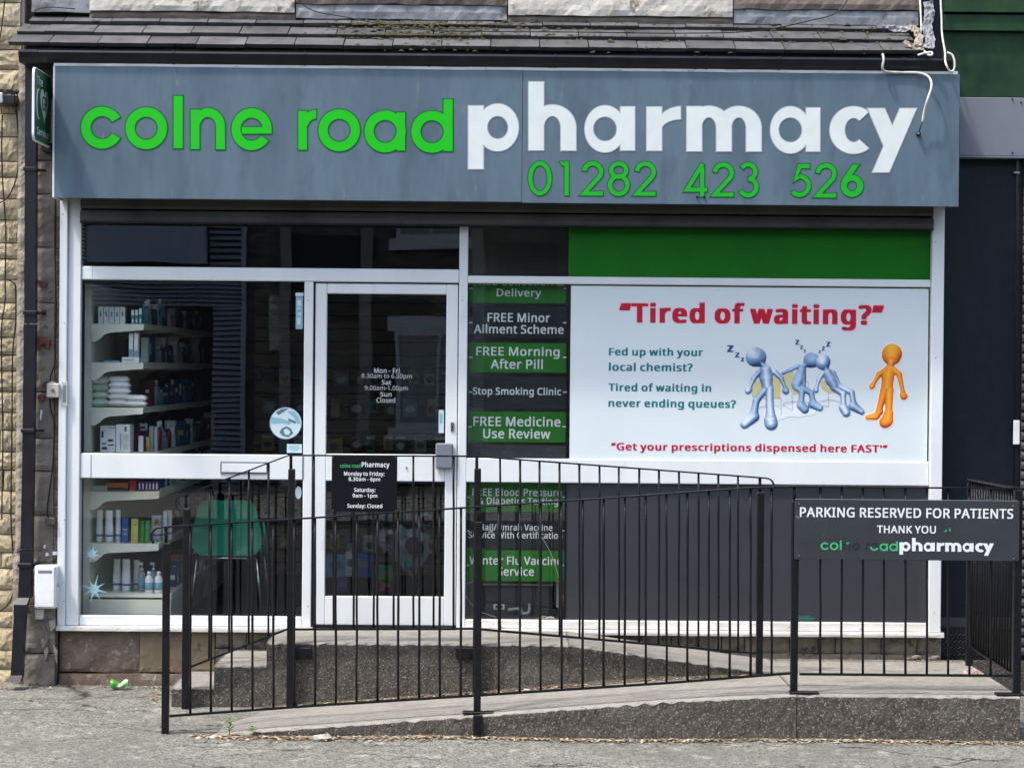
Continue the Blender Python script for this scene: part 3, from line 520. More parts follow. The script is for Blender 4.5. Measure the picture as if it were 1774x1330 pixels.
# --- upper wall above the lean-to
UWY = .16
uw = empty('upper_wall', (0, UWY, 4.1), 'dark stone wall above the lean-to roof with painted and lead covered sill course', 'wall')
MB().box(X(40, 0, UWY), X(1600, 0, UWY), UWY, UWY + .4, 3.4, 9.0).build('masonry', brown_stone, uw)
def lump_box(name, x0, x1, y0, y1, z0, z1, m, parent, amp=.006, step=.05, seed=0):
    """front face subdivided and roughened; a solid block"""
    nx = max(2, int((x1 - x0) / step)); nz = max(2, int((z1 - z0) / step)); mb = MB()
    nx = min(nx, 60)
    for j in range(nz + 1):
        for i in range(nx + 1):
            x = x0 + (x1 - x0) * i / nx; z = z0 + (z1 - z0) * j / nz
            e = amp * (noise.noise((x * 9 + seed, seed, z * 13)) + .6 * noise.noise((x * 31, seed, z * 31)))
            ed = 1 if (i in (0, nx) or j in (0, nz)) else 0
            mb.v.append((x + (e * .4 if 0 < i < nx else 0), y0 + e + ed * amp * .9, z + (noise.noise((x * 7 + seed, 1, z * 2)) * amp * .9 if j in (0, nz) else 0)))
    for j in range(nz):
        for i in range(nx):
            a = j * (nx + 1) + i; mb.face([a, a + 1, a + nx + 2, a + nx + 1])
    # back ring
    per = [i for i in range(nx + 1)] + [j * (nx + 1) + nx for j in range(1, nz + 1)] + [nz * (nx + 1) + i for i in range(nx - 1, -1, -1)] + [j * (nx + 1) for j in range(nz - 1, 0, -1)]
    b = len(mb.v)
    for p in per: mb.v.append((mb.v[p][0], y1, mb.v[p][2]))
    n = len(per)
    for k in range(n):
        mb.face([per[(k + 1) % n], per[k], b + k, b + (k + 1) % n])
    mb.face([b + k for k in range(n)])
    return mb.build(name, m, parent)
ztop = 4.42
for (a, b_, ylo, kind) in ((155, 512, 25, 'c'), (512, 879, 30, 'l'), (879, 1270, 33, 'c'), (1270, 1592, 39, 'l')):
    x0, x1 = X(a, 20, .06), X(b_, 20, .06)
    zb = Z((a + b_) / 2, ylo, .06)
    if kind == 'c':
        lump_box('sill', x0 + .005, x1 - .005, .03, UWY + .02, zb + .015, ztop + .2, cream_paint, uw, .006, .03, a)
        lump_box('sill_bed', x0, x1, .05, UWY + .02, zb - .03, zb + .013, brown_stone, uw, .008, .03, a + 3)
    else:
        lump_box('lead_flashing', x0 + .004, x1 - .004, .045, UWY + .02, zb - .015, zb + .072, lead_m, uw, .006, .04, a)
        lump_box('coping_stone', x0, x1, .03, UWY + .02, zb + .076, ztop + .2, brown_stone, uw, .009, .03, a + 5)
lump_box('lead_flashing', X(55, 20, .06), X(157, 20, .06), .05, UWY + .02, Z(110, 22, .06), ztop, lead_m, uw, .005, .05, 4)
MB().box(X(1592, 20, .06), X(1640, 20, .06), .12, .6, 3.3, 9.0).build('return_wall', navy_panel, uw)

# --- lean-to roof
roof = empty('lean_to_roof', (0, -.3, 3.9), 'low pitched grey slate lean-to roof over the pharmacy sign, patched with moss', 'roof')
EZ = Z(800, 88, -.36) ; RUN, RISE = .17, .090
sl = math.atan2(RISE, RUN)
pyt = lambda c: -.36 + RUN * c
xr = X(1592, 90, -.36)
lefts = [X(14, 66, -.36), X(29, 50, -.19), X(50, 33, -.02)]
TW = .2925
tile_mesh = []
for k in range(6):
    random.seed(k)
    mb = MB(); T = .026; LN = .215; sl = math.atan2(RISE - T, RUN)
    w2 = TW / 2 - .0025
    def pt(u, s_, t):   # u across, s along slope, t thickness
        return (u, s_ * math.cos(sl) - t * math.sin(sl), s_ * math.sin(sl) + t * math.cos(sl))
    n = 8
    e = [random.uniform(-.002, .002) for _ in range(n + 1)]
    for i in range(n):
        u0 = -w2 + 2 * w2 * i / n; u1 = -w2 + 2 * w2 * (i + 1) / n
        mb.hexa([pt(u0, e[i] + .016, 0), pt(u1, e[i + 1] + .016, 0), pt(u1, LN, 0), pt(u0, LN, 0), pt(u0, e[i], T), pt(u1, e[i + 1], T), pt(u1, LN, T), pt(u0, LN, T)])
    tile_mesh.append(mb.mesh('slate'))
    tile_mesh[-1].materials.append(slate_m)
sl = math.atan2(RISE, RUN)
random.seed(11)
def part_copy(me, name, parent, loc, rot=(0, 0, 0), sc=(1, 1, 1)):
    o = bpy.data.objects.new(name, me); COL.objects.link(o); o.parent = parent
    o.matrix_parent_inverse = Matrix.Translation(-Vector(parent.location))
    o.location = loc; o.rotation_euler = rot; o.scale = sc; return o
for c in range(4):
    x = lefts[min(c, 2)] + (c == 3) * .08; first = True
    offs = [.24, .17, .21, .1][c]
    while x < xr - .03:
        wd = TW * (offs / TW if first else 1)
        if first: wd = offs
        wd = min(wd, xr - x)
        o = part_copy(random.choice(tile_mesh), 'slate', roof,
                      (x + wd / 2, pyt(c) + random.uniform(-.004, .004), EZ + RISE * c + random.uniform(-.002, .003)),
                      (random.uniform(-.012, .012), random.uniform(-.006, .006), random.uniform(-.006, .006)), (wd / TW * .995, 1, 1))
        x += wd; first = False
MB().prism_yz([(-.30, EZ - .06), (-.30, EZ + .012), (.15, EZ + .225), (.15, EZ - .06)], lefts[0] + .1, xr - .02).build('roof_deck', notice_dark, roof)
# verge mortar and crumpled flashing at the right end
def crumple(name, pts, r, m, parent, seed, amp=.6):
    """an irregular lump of bent sheet between points"""
    bm = bmesh.new()
    for (p, rr) in zip(pts, r):
        mt = Matrix.Translation(p) @ Matrix.Diagonal((rr, rr * .6, rr, 1))
        bmesh.ops.create_icosphere(bm, subdivisions=3, radius=1, matrix=mt)
    for v in bm.verts:
        d = noise.noise_vector(v.co * 22 + Vector((seed, 0, 0)))
        d2 = noise.noise_vector(v.co * 60 + Vector((seed, 0, 0)))
        v.co += d * amp * .045 + d2 * amp * .012
    me = bpy.data.meshes.new(name); bm.to_mesh(me); bm.free()
    return link(name, me, m, parent)
def folded(name, path, hw, m, parent, seed):
    P = curve_pts(path, 8); mb = MB(); nw_ = 12
    for i_, p in enumerate(P):
        t = (P[min(i_ + 1, len(P) - 1)] - P[max(i_ - 1, 0)]).normalized(); s_ = t.cross(Vector((0, -1, .6))).normalized()
        for k_ in range(nw_ + 1):
            u = (k_ / nw_ * 2 - 1) * hw * (1 + .35 * noise.noise((i_ * .35, seed, 1)))
            c_ = p + s_ * u; f = noise.noise(c_ * 30 + Vector((seed, 0, 0))) * .022 + noise.noise(c_ * 75 + Vector((seed, 0, 0))) * .010
            mb.v.append(tuple(c_ + Vector((0, -1, .5)) * f))
    W2 = nw_ + 1
    for i_ in range(len(P) - 1):
        for k_ in range(nw_): mb.face([i_ * W2 + k_, i_ * W2 + k_ + 1, (i_ + 1) * W2 + k_ + 1, (i_ + 1) * W2 + k_])
    o = mb.build(name, m, parent); md = o.modifiers.new('thick', 'SOLIDIFY'); md.thickness = .003
    return o
folded('crumpled_flashing', [at(1608, 2, -.02), at(1610, 25, -.08), at(1606, 48, -.16), at(1612, 66, -.24), at(1608, 84, -.33)], .030, lead_m, roof, 3)
folded('crumpled_flashing', [at(1530, 44, -.09), at(1556, 50, -.10), at(1582, 50, -.12)], .020, lead_m, roof, 9)
folded('mortar_verge', [at(1566, 46, -.09), at(1582, 50, -.12), at(1592, 62, -.20), at(1590, 80, -.33)], .026, mortar_m, roof, 13)
folded('mortar_verge', [at(1566, 72, -.31), at(1582, 80, -.33), at(1600, 84, -.34)], .018, mortar_m, roof, 15)
# moss
mb = MB(); random.seed(5)
def clump(mb, c, r):
    b = len(mb.v)
    t = 7
    for k in range(t):
        a = 2 * math.pi * k / t
        mb.v.append((c[0] + r * 1.6 * math.cos(a) * random.uniform(.7, 1.2), c[1] + r * math.sin(a) * random.uniform(.7, 1.2), c[2] - r * .2))
    mb.v.append((c[0], c[1], c[2] + r * random.uniform(.5, .9)))
    for k in range(t): mb.face([b + k, b + (k + 1) % t, b + t], 0)
for i in range(1500):
    c = random.choice([0, 1, 1, 2, 2, 3])
    px = random.gauss(745, 75) if random.random() < .6 else random.uniform(560, 1590)
    if c == 0 and random.random() < .75: continue
    x = X(px, 50, -.1); s_ = random.choice([random.uniform(-.004, .012), random.gauss(.0, .02)]) if random.random() < .75 else random.uniform(0, .2)
    y = pyt(c) + s_ * math.cos(sl); z = EZ + RISE * c + s_ * math.sin(sl) + (.024 if s_ > 0 else .004)
    if x < xr: clump(mb, (x, y, z), random.uniform(.004, .017))
tag(mb.build('moss', moss_m, roof), kind='stuff', label='green brown moss clumps along the slate edges')

# --- gutter
GY0, GY1 = -.392, -.29
gl, gr_ = X(33, 95, GY0), X(1650, 110, GY0)
gz1 = Z(800, 94, GY0); gz0 = Z(800, 114, GY0)
gut = empty('roof_gutter', (0, -.35, gz0), 'long black plastic gutter with joint straps running above the pharmacy sign', 'gutter')
def gprof(g=0.0):
    zt, zb = gz1, gz0
    return [(GY0 - g, zt + g), (GY0 - .004 - g, zt - .012), (GY0 - g, zt - .02), (GY0 + .008 - g, zb + .022), (GY0 + .03, zb - g), (GY1 - .01, zb - g), (GY1 + g, zb + .03), (GY1 + g, zt + g), (GY1 - .006, zt + g), (GY1 - .006, zb + .02), (GY0 + .035, zb + .012), (GY0 + .014, zb + .03), (GY0 + .008, zt + g)]
cuts = [33, 300, 528, 743, 962, 1212, 1350, 1566, 1650]
for a, b_ in zip(cuts[:-1], cuts[1:]):
    MB().prism_yz(gprof(), X(a, 100, GY0) + .0005, X(b_, 100, GY0) - .0005).build('gutter_length', black_plastic, gut)
for c_ in [300, 528, 743, 962, 1205, 1224, 1350, 1566]:
    x = X(c_, 100, GY0)
    MB().prism_yz(gprof(.004), x - .007, x + .007).build('joint_strap', black_plastic, gut)
MB().prism_yz(gprof(.003), gl - .004, gl + .11).build('gutter_outlet', black_plastic, gut)
MB().box(X(40, 110, -.26), X(1645, 110, -.26), -.28, -.06, Z(800, 119, -.28), EZ - .01).build('soffit_board', notice_dark, gut)

# --- drainpipe (left)
dp = empty('drainpipe', (X(45, 1180, -.1), -.1, .1), 'black square drainpipe running down the stone pilaster left of the shop window', 'drainpipe')
def sq(mb, pts, wx, wy):
    pts = [Vector(p) for p in pts]; b0 = None
    for p in pts:
        b = len(mb.v)
        mb.v += [(p.x - wx, p.y - wy, p.z), (p.x + wx, p.y - wy, p.z), (p.x + wx, p.y + wy, p.z), (p.x - wx, p.y + wy, p.z)]
        if b0 is not None:
            for k in range(4):
                j = (k + 1) % 4; mb.face([b0 + j, b0 + k, b + k, b + j][::-1] if pts[0].z < pts[-1].z else [b0 + k, b0 + j, b + j, b + k][::-1])
        b0 = b
    mb.face([0, 1, 2, 3]); mb.face([b0 + 3, b0 + 2, b0 + 1, b0])
    return mb
dY = -.13
def pp(px, py, Y=dY): return at(px, py, Y)
sq(MB(), [pp(53.5, 560), pp(54.5, 250), pp(55, 112)], .033, .033).build('pipe', black_plastic, dp)
sq(MB(), [pp(47, 950), pp(50, 800), pp(53, 562)], .034, .033).build('pipe', black_plastic, dp)
sq(MB(), [pp(43.5, 1033), pp(44.5, 1010), pp(47, 952)], .036, .034).build('pipe', black_plastic, dp)
sq(MB(), [pp(30, 1172, -.2), pp(36.5, 1047, -.2)], .034, .034).build('pipe', black_plastic, dp)
sq(MB(), [pp(36.5, 1062, -.2), pp(37, 1046, -.2), pp(42, 1034, -.17)], .038, .036).build('offset_bend', black_plastic, dp)
sq(MB(), [pp(44.5, 1034, -.14), pp(45, 1018, -.14)], .038, .036).build('collar', black_plastic, dp)
sq(MB(), [pp(26, 1180, -.24), pp(30, 1168, -.2)], .037, .037).build('shoe', black_plastic, dp)
for (a, b_) in ((54, 294), (53.5, 542), (50, 746), (44.5, 978)):
    p = pp(a, b_)
    MB().cbox(p.x - .041, p.x + .041, dY - .042, dY + .04, p.z - .012, p.z + .012).build('bracket', black_plastic, dp)
    MB().tube([(p.x + .035, dY + .02, p.z), (p.x + .075, dY + .06, p.z)], .008).build('bracket_arm', black_plastic, dp)

# --- stone pilaster behind the pipe
pil = empty('stone_pilaster', (X(85, 1190), 0, .1), 'worn grey brown painted stone pilaster with red paint scars beside the shopfront', 'pilaster')
px0, px1 = X(44, 700, .0), X(105.5, 700, .0)
random.seed(21)
z = .06; k = 0
while z < 3.95:
    h = random.uniform(.20, .34)
    h = min(h, 3.95 - z)
    lump_box('stone', px0 + .02, px1 - .035 if z > .42 else px1 - .01, -.045 + random.uniform(-.006, .006) - (.05 if z < .3 else 0), .2, z + .003, z + h - .003, pilaster_m, pil, .008, .028, k)
    z += h; k += 1
z = .42
while z < 3.9:
    h = random.uniform(.06, .12)
    lump_box('edge_stone', px1 - .034, px1 - .003, -.03 + random.uniform(-.008, .008), .2, z + .002, z + h - .003, brown_stone, pil, .007, .014, z * 9); z += h
MB().box(px0 - .02, px1 - .008, -.02, .25, .0, 3.95).build('core', mortar_m, pil)
lump_box('render_strip', px0 - .045, px0 + .018, -.06, .2, .9, Z(40, 100), mortar_m, pil, .010, .02, 77)
lump_box('render_strip', px0 - .06, px0 + .018, -.05, .2, .04, .895, mortar_m, pil, .010, .02, 79)
def blot(name, pts, Y, m, parent, th=.002):
    P = [at(a, b_, Y) for a, b_ in pts]
    return MB().prism_xz([(p.x, p.z) for p in P], Y, Y + th).build(name, m, parent)
BY = -.066
for pts in ([(64, 485), (82, 489), (80, 495), (74, 498), (70, 496), (68, 490), (64, 489)],
            [(64, 583), (80, 583), (86, 588), (85, 603), (82, 604), (79, 596), (74, 595), (69, 602), (64, 606)],
            [(72, 538), (78, 536), (79, 545), (75, 547)], [(65, 684), (77, 683), (76, 693), (66, 694)]):
    blot('paint_scar', pts, BY, red_paint, pil, .03)
for pts in ([(79, 957), (83, 958), (84, 962), (79, 963)], [(91, 955), (99, 956), (98, 961), (91, 961)], [(76, 944), (79, 944), (78, 950), (75, 949)], [(70, 710), (73, 710), (71, 728), (69, 727)]):
    blot('plaster_patch', pts, BY, letter_white, pil, .03)
for pts in ([(70, 1104), (80, 1110), (84, 1126), (79, 1146), (76, 1128), (72, 1116)], [(92, 1116), (99, 1128), (98, 1150), (94, 1136)], [(84, 1076), (95, 1072), (96, 1086), (88, 1094)]):
    blot('plaster_patch', pts, -.115, mortar_m, pil, .03)

# --- neighbour stone wall at the left, rock faced blocks
nw = empty('stone_wall', (-3.6, .0, .1), 'cream and yellow rock faced stone wall of the house at the far left', 'wall')
nxr = X(33, 660, .02)
MB().box(-7.5, nxr + .01, .05, .4, -.1, 8.5).build('mortar_bed', mortar_m, nw)
vari = []
for k in range(8):
    random.seed(50 + k); mb = MB(); nx, nz = 9, 5
    for j in range(nz + 1):
        for i in range(nx + 1):
            u, v = i / nx - .5, j / nz - .5
            ed = i in (0, nx) or j in (0, nz)
            bul = 0 if ed else (.35 + .65 * random.random()) * (1 - abs(2 * u) ** 4) * (1 - abs(2 * v) ** 4)
            mb.v.append((u + (0 if ed else random.uniform(-.02, .02)), -bul, v + (0 if ed else random.uniform(-.03, .03))))
    for j in range(nz):
        for i in range(nx):
            a = j * (nx + 1) + i; mb.face([a, a + 1, a + nx + 2, a + nx + 1])
    per = [i for i in range(nx + 1)] + [j * (nx + 1) + nx for j in range(1, nz + 1)] + [nz * (nx + 1) + i for i in range(nx - 1, -1, -1)] + [j * (nx + 1) for j in range(nz - 1, 0, -1)]
    b = len(mb.v)
    for p in per: mb.v.append((mb.v[p][0], 2.0, mb.v[p][2]))
    n = len(per)
    for q in range(n): mb.face([per[(q + 1) % n], per[q], b + q, b + (q + 1) % n])
    me = mb.mesh('stone'); me.materials.append(yellow_stone); vari.append(me)
random.seed(3)
z = .06; row = 0
while z < 4.75:
    h = random.uniform(.095, .15); x = nxr + random.uniform(-.015, .004)
    first = True
    while x > -4.35:
        wd = random.uniform(.09, .34) if first else random.uniform(.2, .4)
        part_copy(random.choice(vari), 'stone', nw, (x - wd / 2, .035, z + h / 2), (0, 0, 0), (wd - .007, .022, h - .007))
        x -= wd; first = False
    z += h; row += 1

# --- neighbour at the right: green boards, grey board, navy door, shutter
nb = empty('neighbour_front', (3.1, 0, .3), 'front of the shop next door with green boards above a grey board and navy door', 'shopfront')
rx = X(1633, 300, .05); far = 7.0
MB().box(rx, far, .10, .5, Z(1700, 168, .1), Z(1700, 56, .1)).build('green_board', neighbour_green, nb)
MB().box(rx, far, .06, .5, Z(1700, 53, .06), Z(1700, 26, .06)).build('green_board', neighbour_green, nb)
MB().box(rx, far, .11, .5, Z(1700, 56, .1) + .001, Z(1700, 53, .06) - .001).build('groove', board_black, nb)
MB().box(rx, far, .04, .5, Z(1700, 21, .04), 8).build('green_board', neighbour_green, nb)
MB().box(rx, far, .09, .5, Z(1700, 26, .06) + .001, Z(1700, 21, .04) - .001).build('groove', board_black, nb)
MB().cbox(X(1662, 220, -.04), far, -.04, .3, Z(1700, 270, -.04), Z(1700, 169, -.04), .003).build('grey_board', neighbour_grey, nb)
MB().box(X(1662, 272, -.05), far, -.05, .2, Z(1700, 273, -.05), Z(1700, 270, -.05) - .001).build('drip_trim', neighbour_grey, nb)
for a, b_ in ((1754, 172), (1769, 178), (1754, 265)):
    p = at(a, b_, -.045); MB().tube([(p.x, -.035, p.z), (p.x, -.047, p.z)], .005).build('bolt', board_black, nb)
dr = MB().box(X(1631, 700, .06), X(1757, 700, .06), .06, .14, Z(1690, 1068, .06), Z(1690, 276, .06)).build('door', navy_panel, nb)
MB().box(X(1761, 700, .04), X(1767, 700, .04), .03, .14, Z(1690, 1068, .06), Z(1690, 276, .06)).build('door_frame', navy_panel, nb)
MB().box(X(1631, 700, .06) , X(1757, 700, .06), .05, .14, Z(1690, 1086, .06), Z(1690, 1069, .06)).build('threshold', sign_board_dark, nb)
MB().box(X(1757, 400, .0), X(1767, 400, .0), .02, .05, Z(1762, 300, .0), Z(1762, 297, .0)).build('hinge', metal_bright, nb)
MB().cbox(X(1757, 745, .0), X(1768, 745, .0), .015, .03, Z(1762, 770, .0), Z(1762, 728, .0)).build('label_plate', white_plastic, nb)
cx0, cx1, cz0, cz1 = R(1631, 1088, 1700, 1142, .02)
cx1 = X(1757, 1110, .02)
MB().box(cx0, cx1, .02, .12, cz0, cz1).build('tread_plate', black_iron, nb)
mb = MB(); i = 0
zz = cz0 + .012
while zz < cz1 - .01:
    xx = cx0 + .012 + (.014 if i % 2 else 0)
    while xx < cx1 - .01:
        s_ = 1 if i % 2 else -1
        mb.hexa([(xx - .009, .019, zz - .006 * s_ - .002), (xx + .009, .019, zz + .006 * s_ - .002), (xx + .009, .0205, zz + .006 * s_ + .002), (xx - .009, .0205, zz - .006 * s_ + .002)] +
                [(xx - .009, .016, zz - .006 * s_), (xx + .009, .016, zz + .006 * s_), (xx + .009, .0165, zz + .006 * s_ + .001), (xx - .009, .0165, zz - .006 * s_ + .001)])
        xx += .028
    zz += .020; i += 1
mb.build('raised_tread', sign_board_dark, nb)
shx = X(1768, 900, .0)
z = .3
while z < Z(1770, 276, .0):
    MB().prism_yz([(.02, z), (-.004, z + .012), (-.008, z + .034), (.0, z + .052), (.02, z + .058)], shx, shx + 1.6).build('shutter_slat', dark_shutter, nb)
    z += .06
MB().box(shx, far, .03, .2, .1, Z(1770, 274, .0)).build('shutter_back', board_black, nb)
MB().box(X(1640, 1140, .0), far, .0, .3, -.1, cz0 - .002).build('base', agg_m, nb)
# ================================================================== SHOPFRONT
sf = empty('shopfront', (0, 0, .4), 'white framed pharmacy shopfront with wide windows and a glazed door, above stone plinth', 'shopfront')
FY0, FY1 = -.035, .045
def bar(name, x0, y0, x1, y1, m=white_frame, ya=FY0, yb=FY1, parent=None, c=.004):
    a, b, c_, d = R(x0, y0, x1, y1, 0.0)
    return MB().cbox(a, b, ya, yb, c_, d, c).build(name, m, parent or sf)
zsill = Z(868, 1095.5); ztopf = Z(868, 340)
def vbar(name, xa, xb, ymid, zlo, zhi, m=white_frame, ya=FY0, yb=FY1, c=.004):
    return MB().cbox(X(xa, ymid), X(xb, ymid), ya, yb, zlo, zhi, c).build(name, m, sf)
z_tr0, z_tr1 = Z(470, 487.5), Z(470, 464.5)       # left transom
z_tR0, z_tR1 = Z(1208, 494.5), Z(1208, 481.5)     # right transom
z_mL0, z_mL1 = Z(335, 829), Z(335, 786)           # mid rail left
z_mR0, z_mR1 = Z(1300, 838.5), Z(1300, 797)
z_bL0, z_bL1 = Z(335, 1083), Z(335, 1065.5)
z_bR0, z_bR1 = Z(1300, 1091), Z(1300, 1075.5)
xL0, xL1, xL2 = X(105.3, 720), X(119, 720), X(141, 720)
xP0, xP1 = X(526, 780), X(541.5, 780)
xM0, xM1 = X(793.5, 740), X(808.5, 740)
xR0, xR1 = X(1608.5, 730), X(1629.5, 730)
MB().cbox(xL0, xL1 - .001, -.075, .05, z_bL0, ztopf, .004).build('guide_rail_cover', white_frame, sf)
MB().cbox(xL1, xL2, -.05, .045, z_bL0 + .001, ztopf, .004).build('frame_post', white_frame, sf)
MB().cbox(xR0, xR1, -.07, .045, zsill + .03, Z(1620, 358), .004).build('frame_post', white_frame, sf)
MB().cbox(xM0, xM1, FY0, FY1, z_bR0, Z(802, 385), .004).build('frame_post', white_frame, sf)
MB().cbox(xP0, xP1, FY0, FY1, z_bL0, z_tr0 - .001, .004).build('frame_post', white_frame, sf)
MB().cbox(xL2 + .001, xM0 - .001, FY0 - .004, FY1, z_tr0, z_tr1, .005).build('transom', white_frame, sf)
MB().cbox(xM1 + .001, xR0 - .001, FY0 - .004, FY1, z_tR0, z_tR1, .005).build('transom', white_frame, sf)
MB().cbox(xL2 + .001, xP0 - .001, FY0 - .002, FY1, z_mL0, z_mL1, .005).build('mid_rail', white_frame, sf)
MB().cbox(xM1 + .001, xR0 - .001, FY0 - .002, FY1, z_mR0, z_mR1, .005).build('mid_rail', white_frame, sf)
MB().cbox(xL2 + .001, xP0 - .001, FY0, FY1, z_bL0 + .001, z_bL1, .005).build('bottom_rail', white_frame, sf)
MB().cbox(xM1 + .001, xR0 - .001, FY0, FY1, z_bR0 + .001, z_bR1, .005).build('bottom_rail', dirty_white, sf)
# outer sills
lump_box('sill', X(101, 1090), xP1 + .02, -.085, .02, zsill, z_bL0 - .001, dirty_white, sf, .0015, .05, 1)
lump_box('sill', xM0, X(1631, 1100), -.085, .02, zsill + .0, z_bR0 - .001, dirty_white, sf, .003, .03, 2)
def pane(name, xa, xb, z0, z1, y=.006, parent=None):
    return MB().box(xa, xb, y, y + .006, z0, z1).build(name, glass, parent or sf)
zt = Z(868, 392)
pane('window_pane', xL2 - .003, xM0 + .003, z_tr1 - .003, zt)
pane('window_pane', xM1 - .003, X(986, 440), z_tR1 - .003, zt)
pane('window_pane', xL2 - .003, xP0 + .003, z_mL1 - .003, z_tr0 + .003)
pane('window_pane', xL2 - .003, xP0 + .003, z_bL1 - .003, z_mL0 + .003)
pane('window_pane', xM1 - .003, X(988, 640), z_mR1 - .003, z_tR0 + .003)
pane('window_pane', xM1 - .003, X(981, 950), z_bR1 - .003, z_mR0 + .003)
# opaque panels
MB().cbox(X(985, 440), xR0, -.012, .02, z_tR1 + .001, zt, .003).build('green_panel', green_panel, sf)
MB().box(X(980, 950), xR0, -.008, .02, z_bR1 + .001, z_mR0 - .001).build('lower_panel', grey_panel, sf)
MB().box(X(977.5, 950), X(980, 950), -.014, .02, z_bR1 + .001, z_mR0 - .001).build('panel_bead', board_black, sf)
blot('paint_scrape', [(1381, 1072), (1384, 1067), (1400, 1066), (1415, 1071), (1405, 1074), (1383, 1074)], -.0115, flat('scrape_green', (0.02, .11, .085)), sf, .003)
MB().cbox(*R(383, 799, 466, 820)[:2], -.045, -.036, *R(383, 799, 466, 820)[2:], .002).build('letterbox', neighbour_grey, sf)
q = R(386, 802, 463, 817); MB().cbox(q[0], q[1], -.049, -.0455, q[2], q[3], .002).build('letterbox_flap', white_frame, sf)
# gaskets beside panes
for xa, z0, z1 in ((xL2, z_mL1, z_tr0), (xP0 - .007, z_mL1, z_tr0), (xP0 - .007, z_bL1, z_mL0), (xM1, z_mR1, z_tR0), (xM1, z_bR1, z_mR0)):
    MB().box(xa + .0005, xa + .0065, -.005, .005, z0 + .001, z1 - .001).build('gasket', board_black, sf)

for (xa_, xb_, zz_) in ((xL2, xM0, z_tr1), (xL2, xP0, z_tr0 - .004), (xL2, xP0, z_mL1), (xL2, xP0, z_mL0 - .004), (xL2, xP0, z_bL1), (xM1, X(986, 440), z_tR1), (xM1, X(988, 640), z_tR0 - .004), (xM1, X(988, 640), z_mR1), (xM1, X(981, 950), z_mR0 - .004), (xM1, X(981, 950), z_bR1)):
    MB().box(xa_ + .007, xb_ - .007, -.004, .005, zz_ + .0005, zz_ + .0035).build('gasket', board_black, sf)
for (xj, za_, zb__) in ((xP0 - .0012, z_mL0, z_mL1), (xL2 + .066, z_mL0, z_mL1), (xL2 + .066, z_tr0, z_tr1)):
    MB().box(xj, xj + .0012, -.0405, -.030, za_ + .004, zb__ - .004).build('frame_joint', neighbour_grey, sf)
for (a, b_) in ((110.5, 372), (113, 560), (113, 900), (112, 1040), (1620, 420), (1620, 620), (1619, 905), (1618, 1060), (533, 520), (533, 1050), (801, 520), (799, 1060)):
    p = at(a, b_, -.05); yy = -.0755 if a < 120 else (-.0705 if a > 1600 else -.0355)
    MB().tube([(p.x, yy + .002, p.z), (p.x, yy - .001, p.z)], .0035, 8).build('screw', neighbour_grey, sf)
# door
xD0, xD1 = X(545, 790), X(791.5, 790)
zD0, zD1 = Z(668, 1082), Z(668, 492)
g0, g1 = X(565, 780), X(771.5, 780)
door = MB()
DY0, DY1 = -.022, .03
zg1, zg0 = Z(668, 509.5), Z(668, 786.5)
zh1, zh0 = Z(668, 833), Z(668, 1032.5)
door.cbox(xD0, g0, DY0, DY1, zD0, zD1, .004).cbox(g1, xD1, DY0, DY1, zD0, zD1, .004)
door.cbox(g0 + .0005, g1 - .0005, DY0 + .001, DY1, zg1, zD1, .004).cbox(g0 + .0005, g1 - .0005, DY0 + .001, DY1, zh1, zg0, .004).cbox(g0 + .0005, g1 - .0005, DY0 + .001, DY1, zD0, zh0, .004)
dob = door.build('door', white_frame, sf)
def sub(mb, name, m, par=None):
    o = mb.build(name, m, None); o.parent = par or dob
    return o
sub(MB().box(g0 - .003, g1 + .003, .004, .010, zg0 - .003, zg1 + .003), 'door_pane', glass)
sub(MB().box(g0 - .003, g1 + .003, .004, .010, zh0 - .003, zh1 + .003), 'door_pane', glass)
sub(MB().box(xD0 - .008, xD0 - .0005, -.015, .03, zD0, zD1 + .008), 'door_gap', board_black)
sub(MB().box(xD0, xD1, -.012, .03, zD1 + .0005, zD1 + .008), 'door_gap', board_black)
sub(MB().box(xD0, xM0 - .001, -.05, .03, zD0 - .012, zD0 - .002), 'door_threshold', board_black)
a = R(755, 767, 785, 811); sub(MB().cbox(a[0], a[1], -.07, DY0 - .001, a[2], a[3], .008), 'handle', neighbour_grey)
a = R(781, 731, 787, 747); sub(MB().cbox(a[0], a[1], -.03, DY0 - .001, a[2], a[3], .004), 'lock_plate', chrome)
p = at(784, 739, -.03); sub(MB().tube([(p.x, -.030, p.z), (p.x, -.036, p.z)], .004, 10), 'lock_cylinder', board_black)
p = at(704, 810, -.03); sub(MB().tube([(p.x, -.0205, p.z), (p.x, -.028, p.z)], .006, 10), 'scratch_plug', neighbour_grey)
p = at(781, 782, -.07)
# hours in lettering on the door glass
ty = .0025
for (s_, x0, y0, x1, y1, off) in (('Mon - Fri', 648, 637.4, 692.6, 646.4, .03), ('8.30am to 6.00pm', 626.3, 647.3, 713.5, 657.5, .006), ('Sat', 661.3, 658, 677.7, 666.4, .03),
                                 ('9.00am-1.00pm', 631.7, 668, 706.7, 678.3, .006), ('Sun', 658.8, 679, 678.5, 687, .03), ('Closed', 652.3, 688.5, 684.7, 697.5, .012)):
    o = text(s_, x0, y0, x1, y1, ty, letter_dim, dob, off, 'lettering'); o.matrix_parent_inverse = Matrix.Translation(-wloc(sf)) @ Matrix.Translation(wloc(sf))

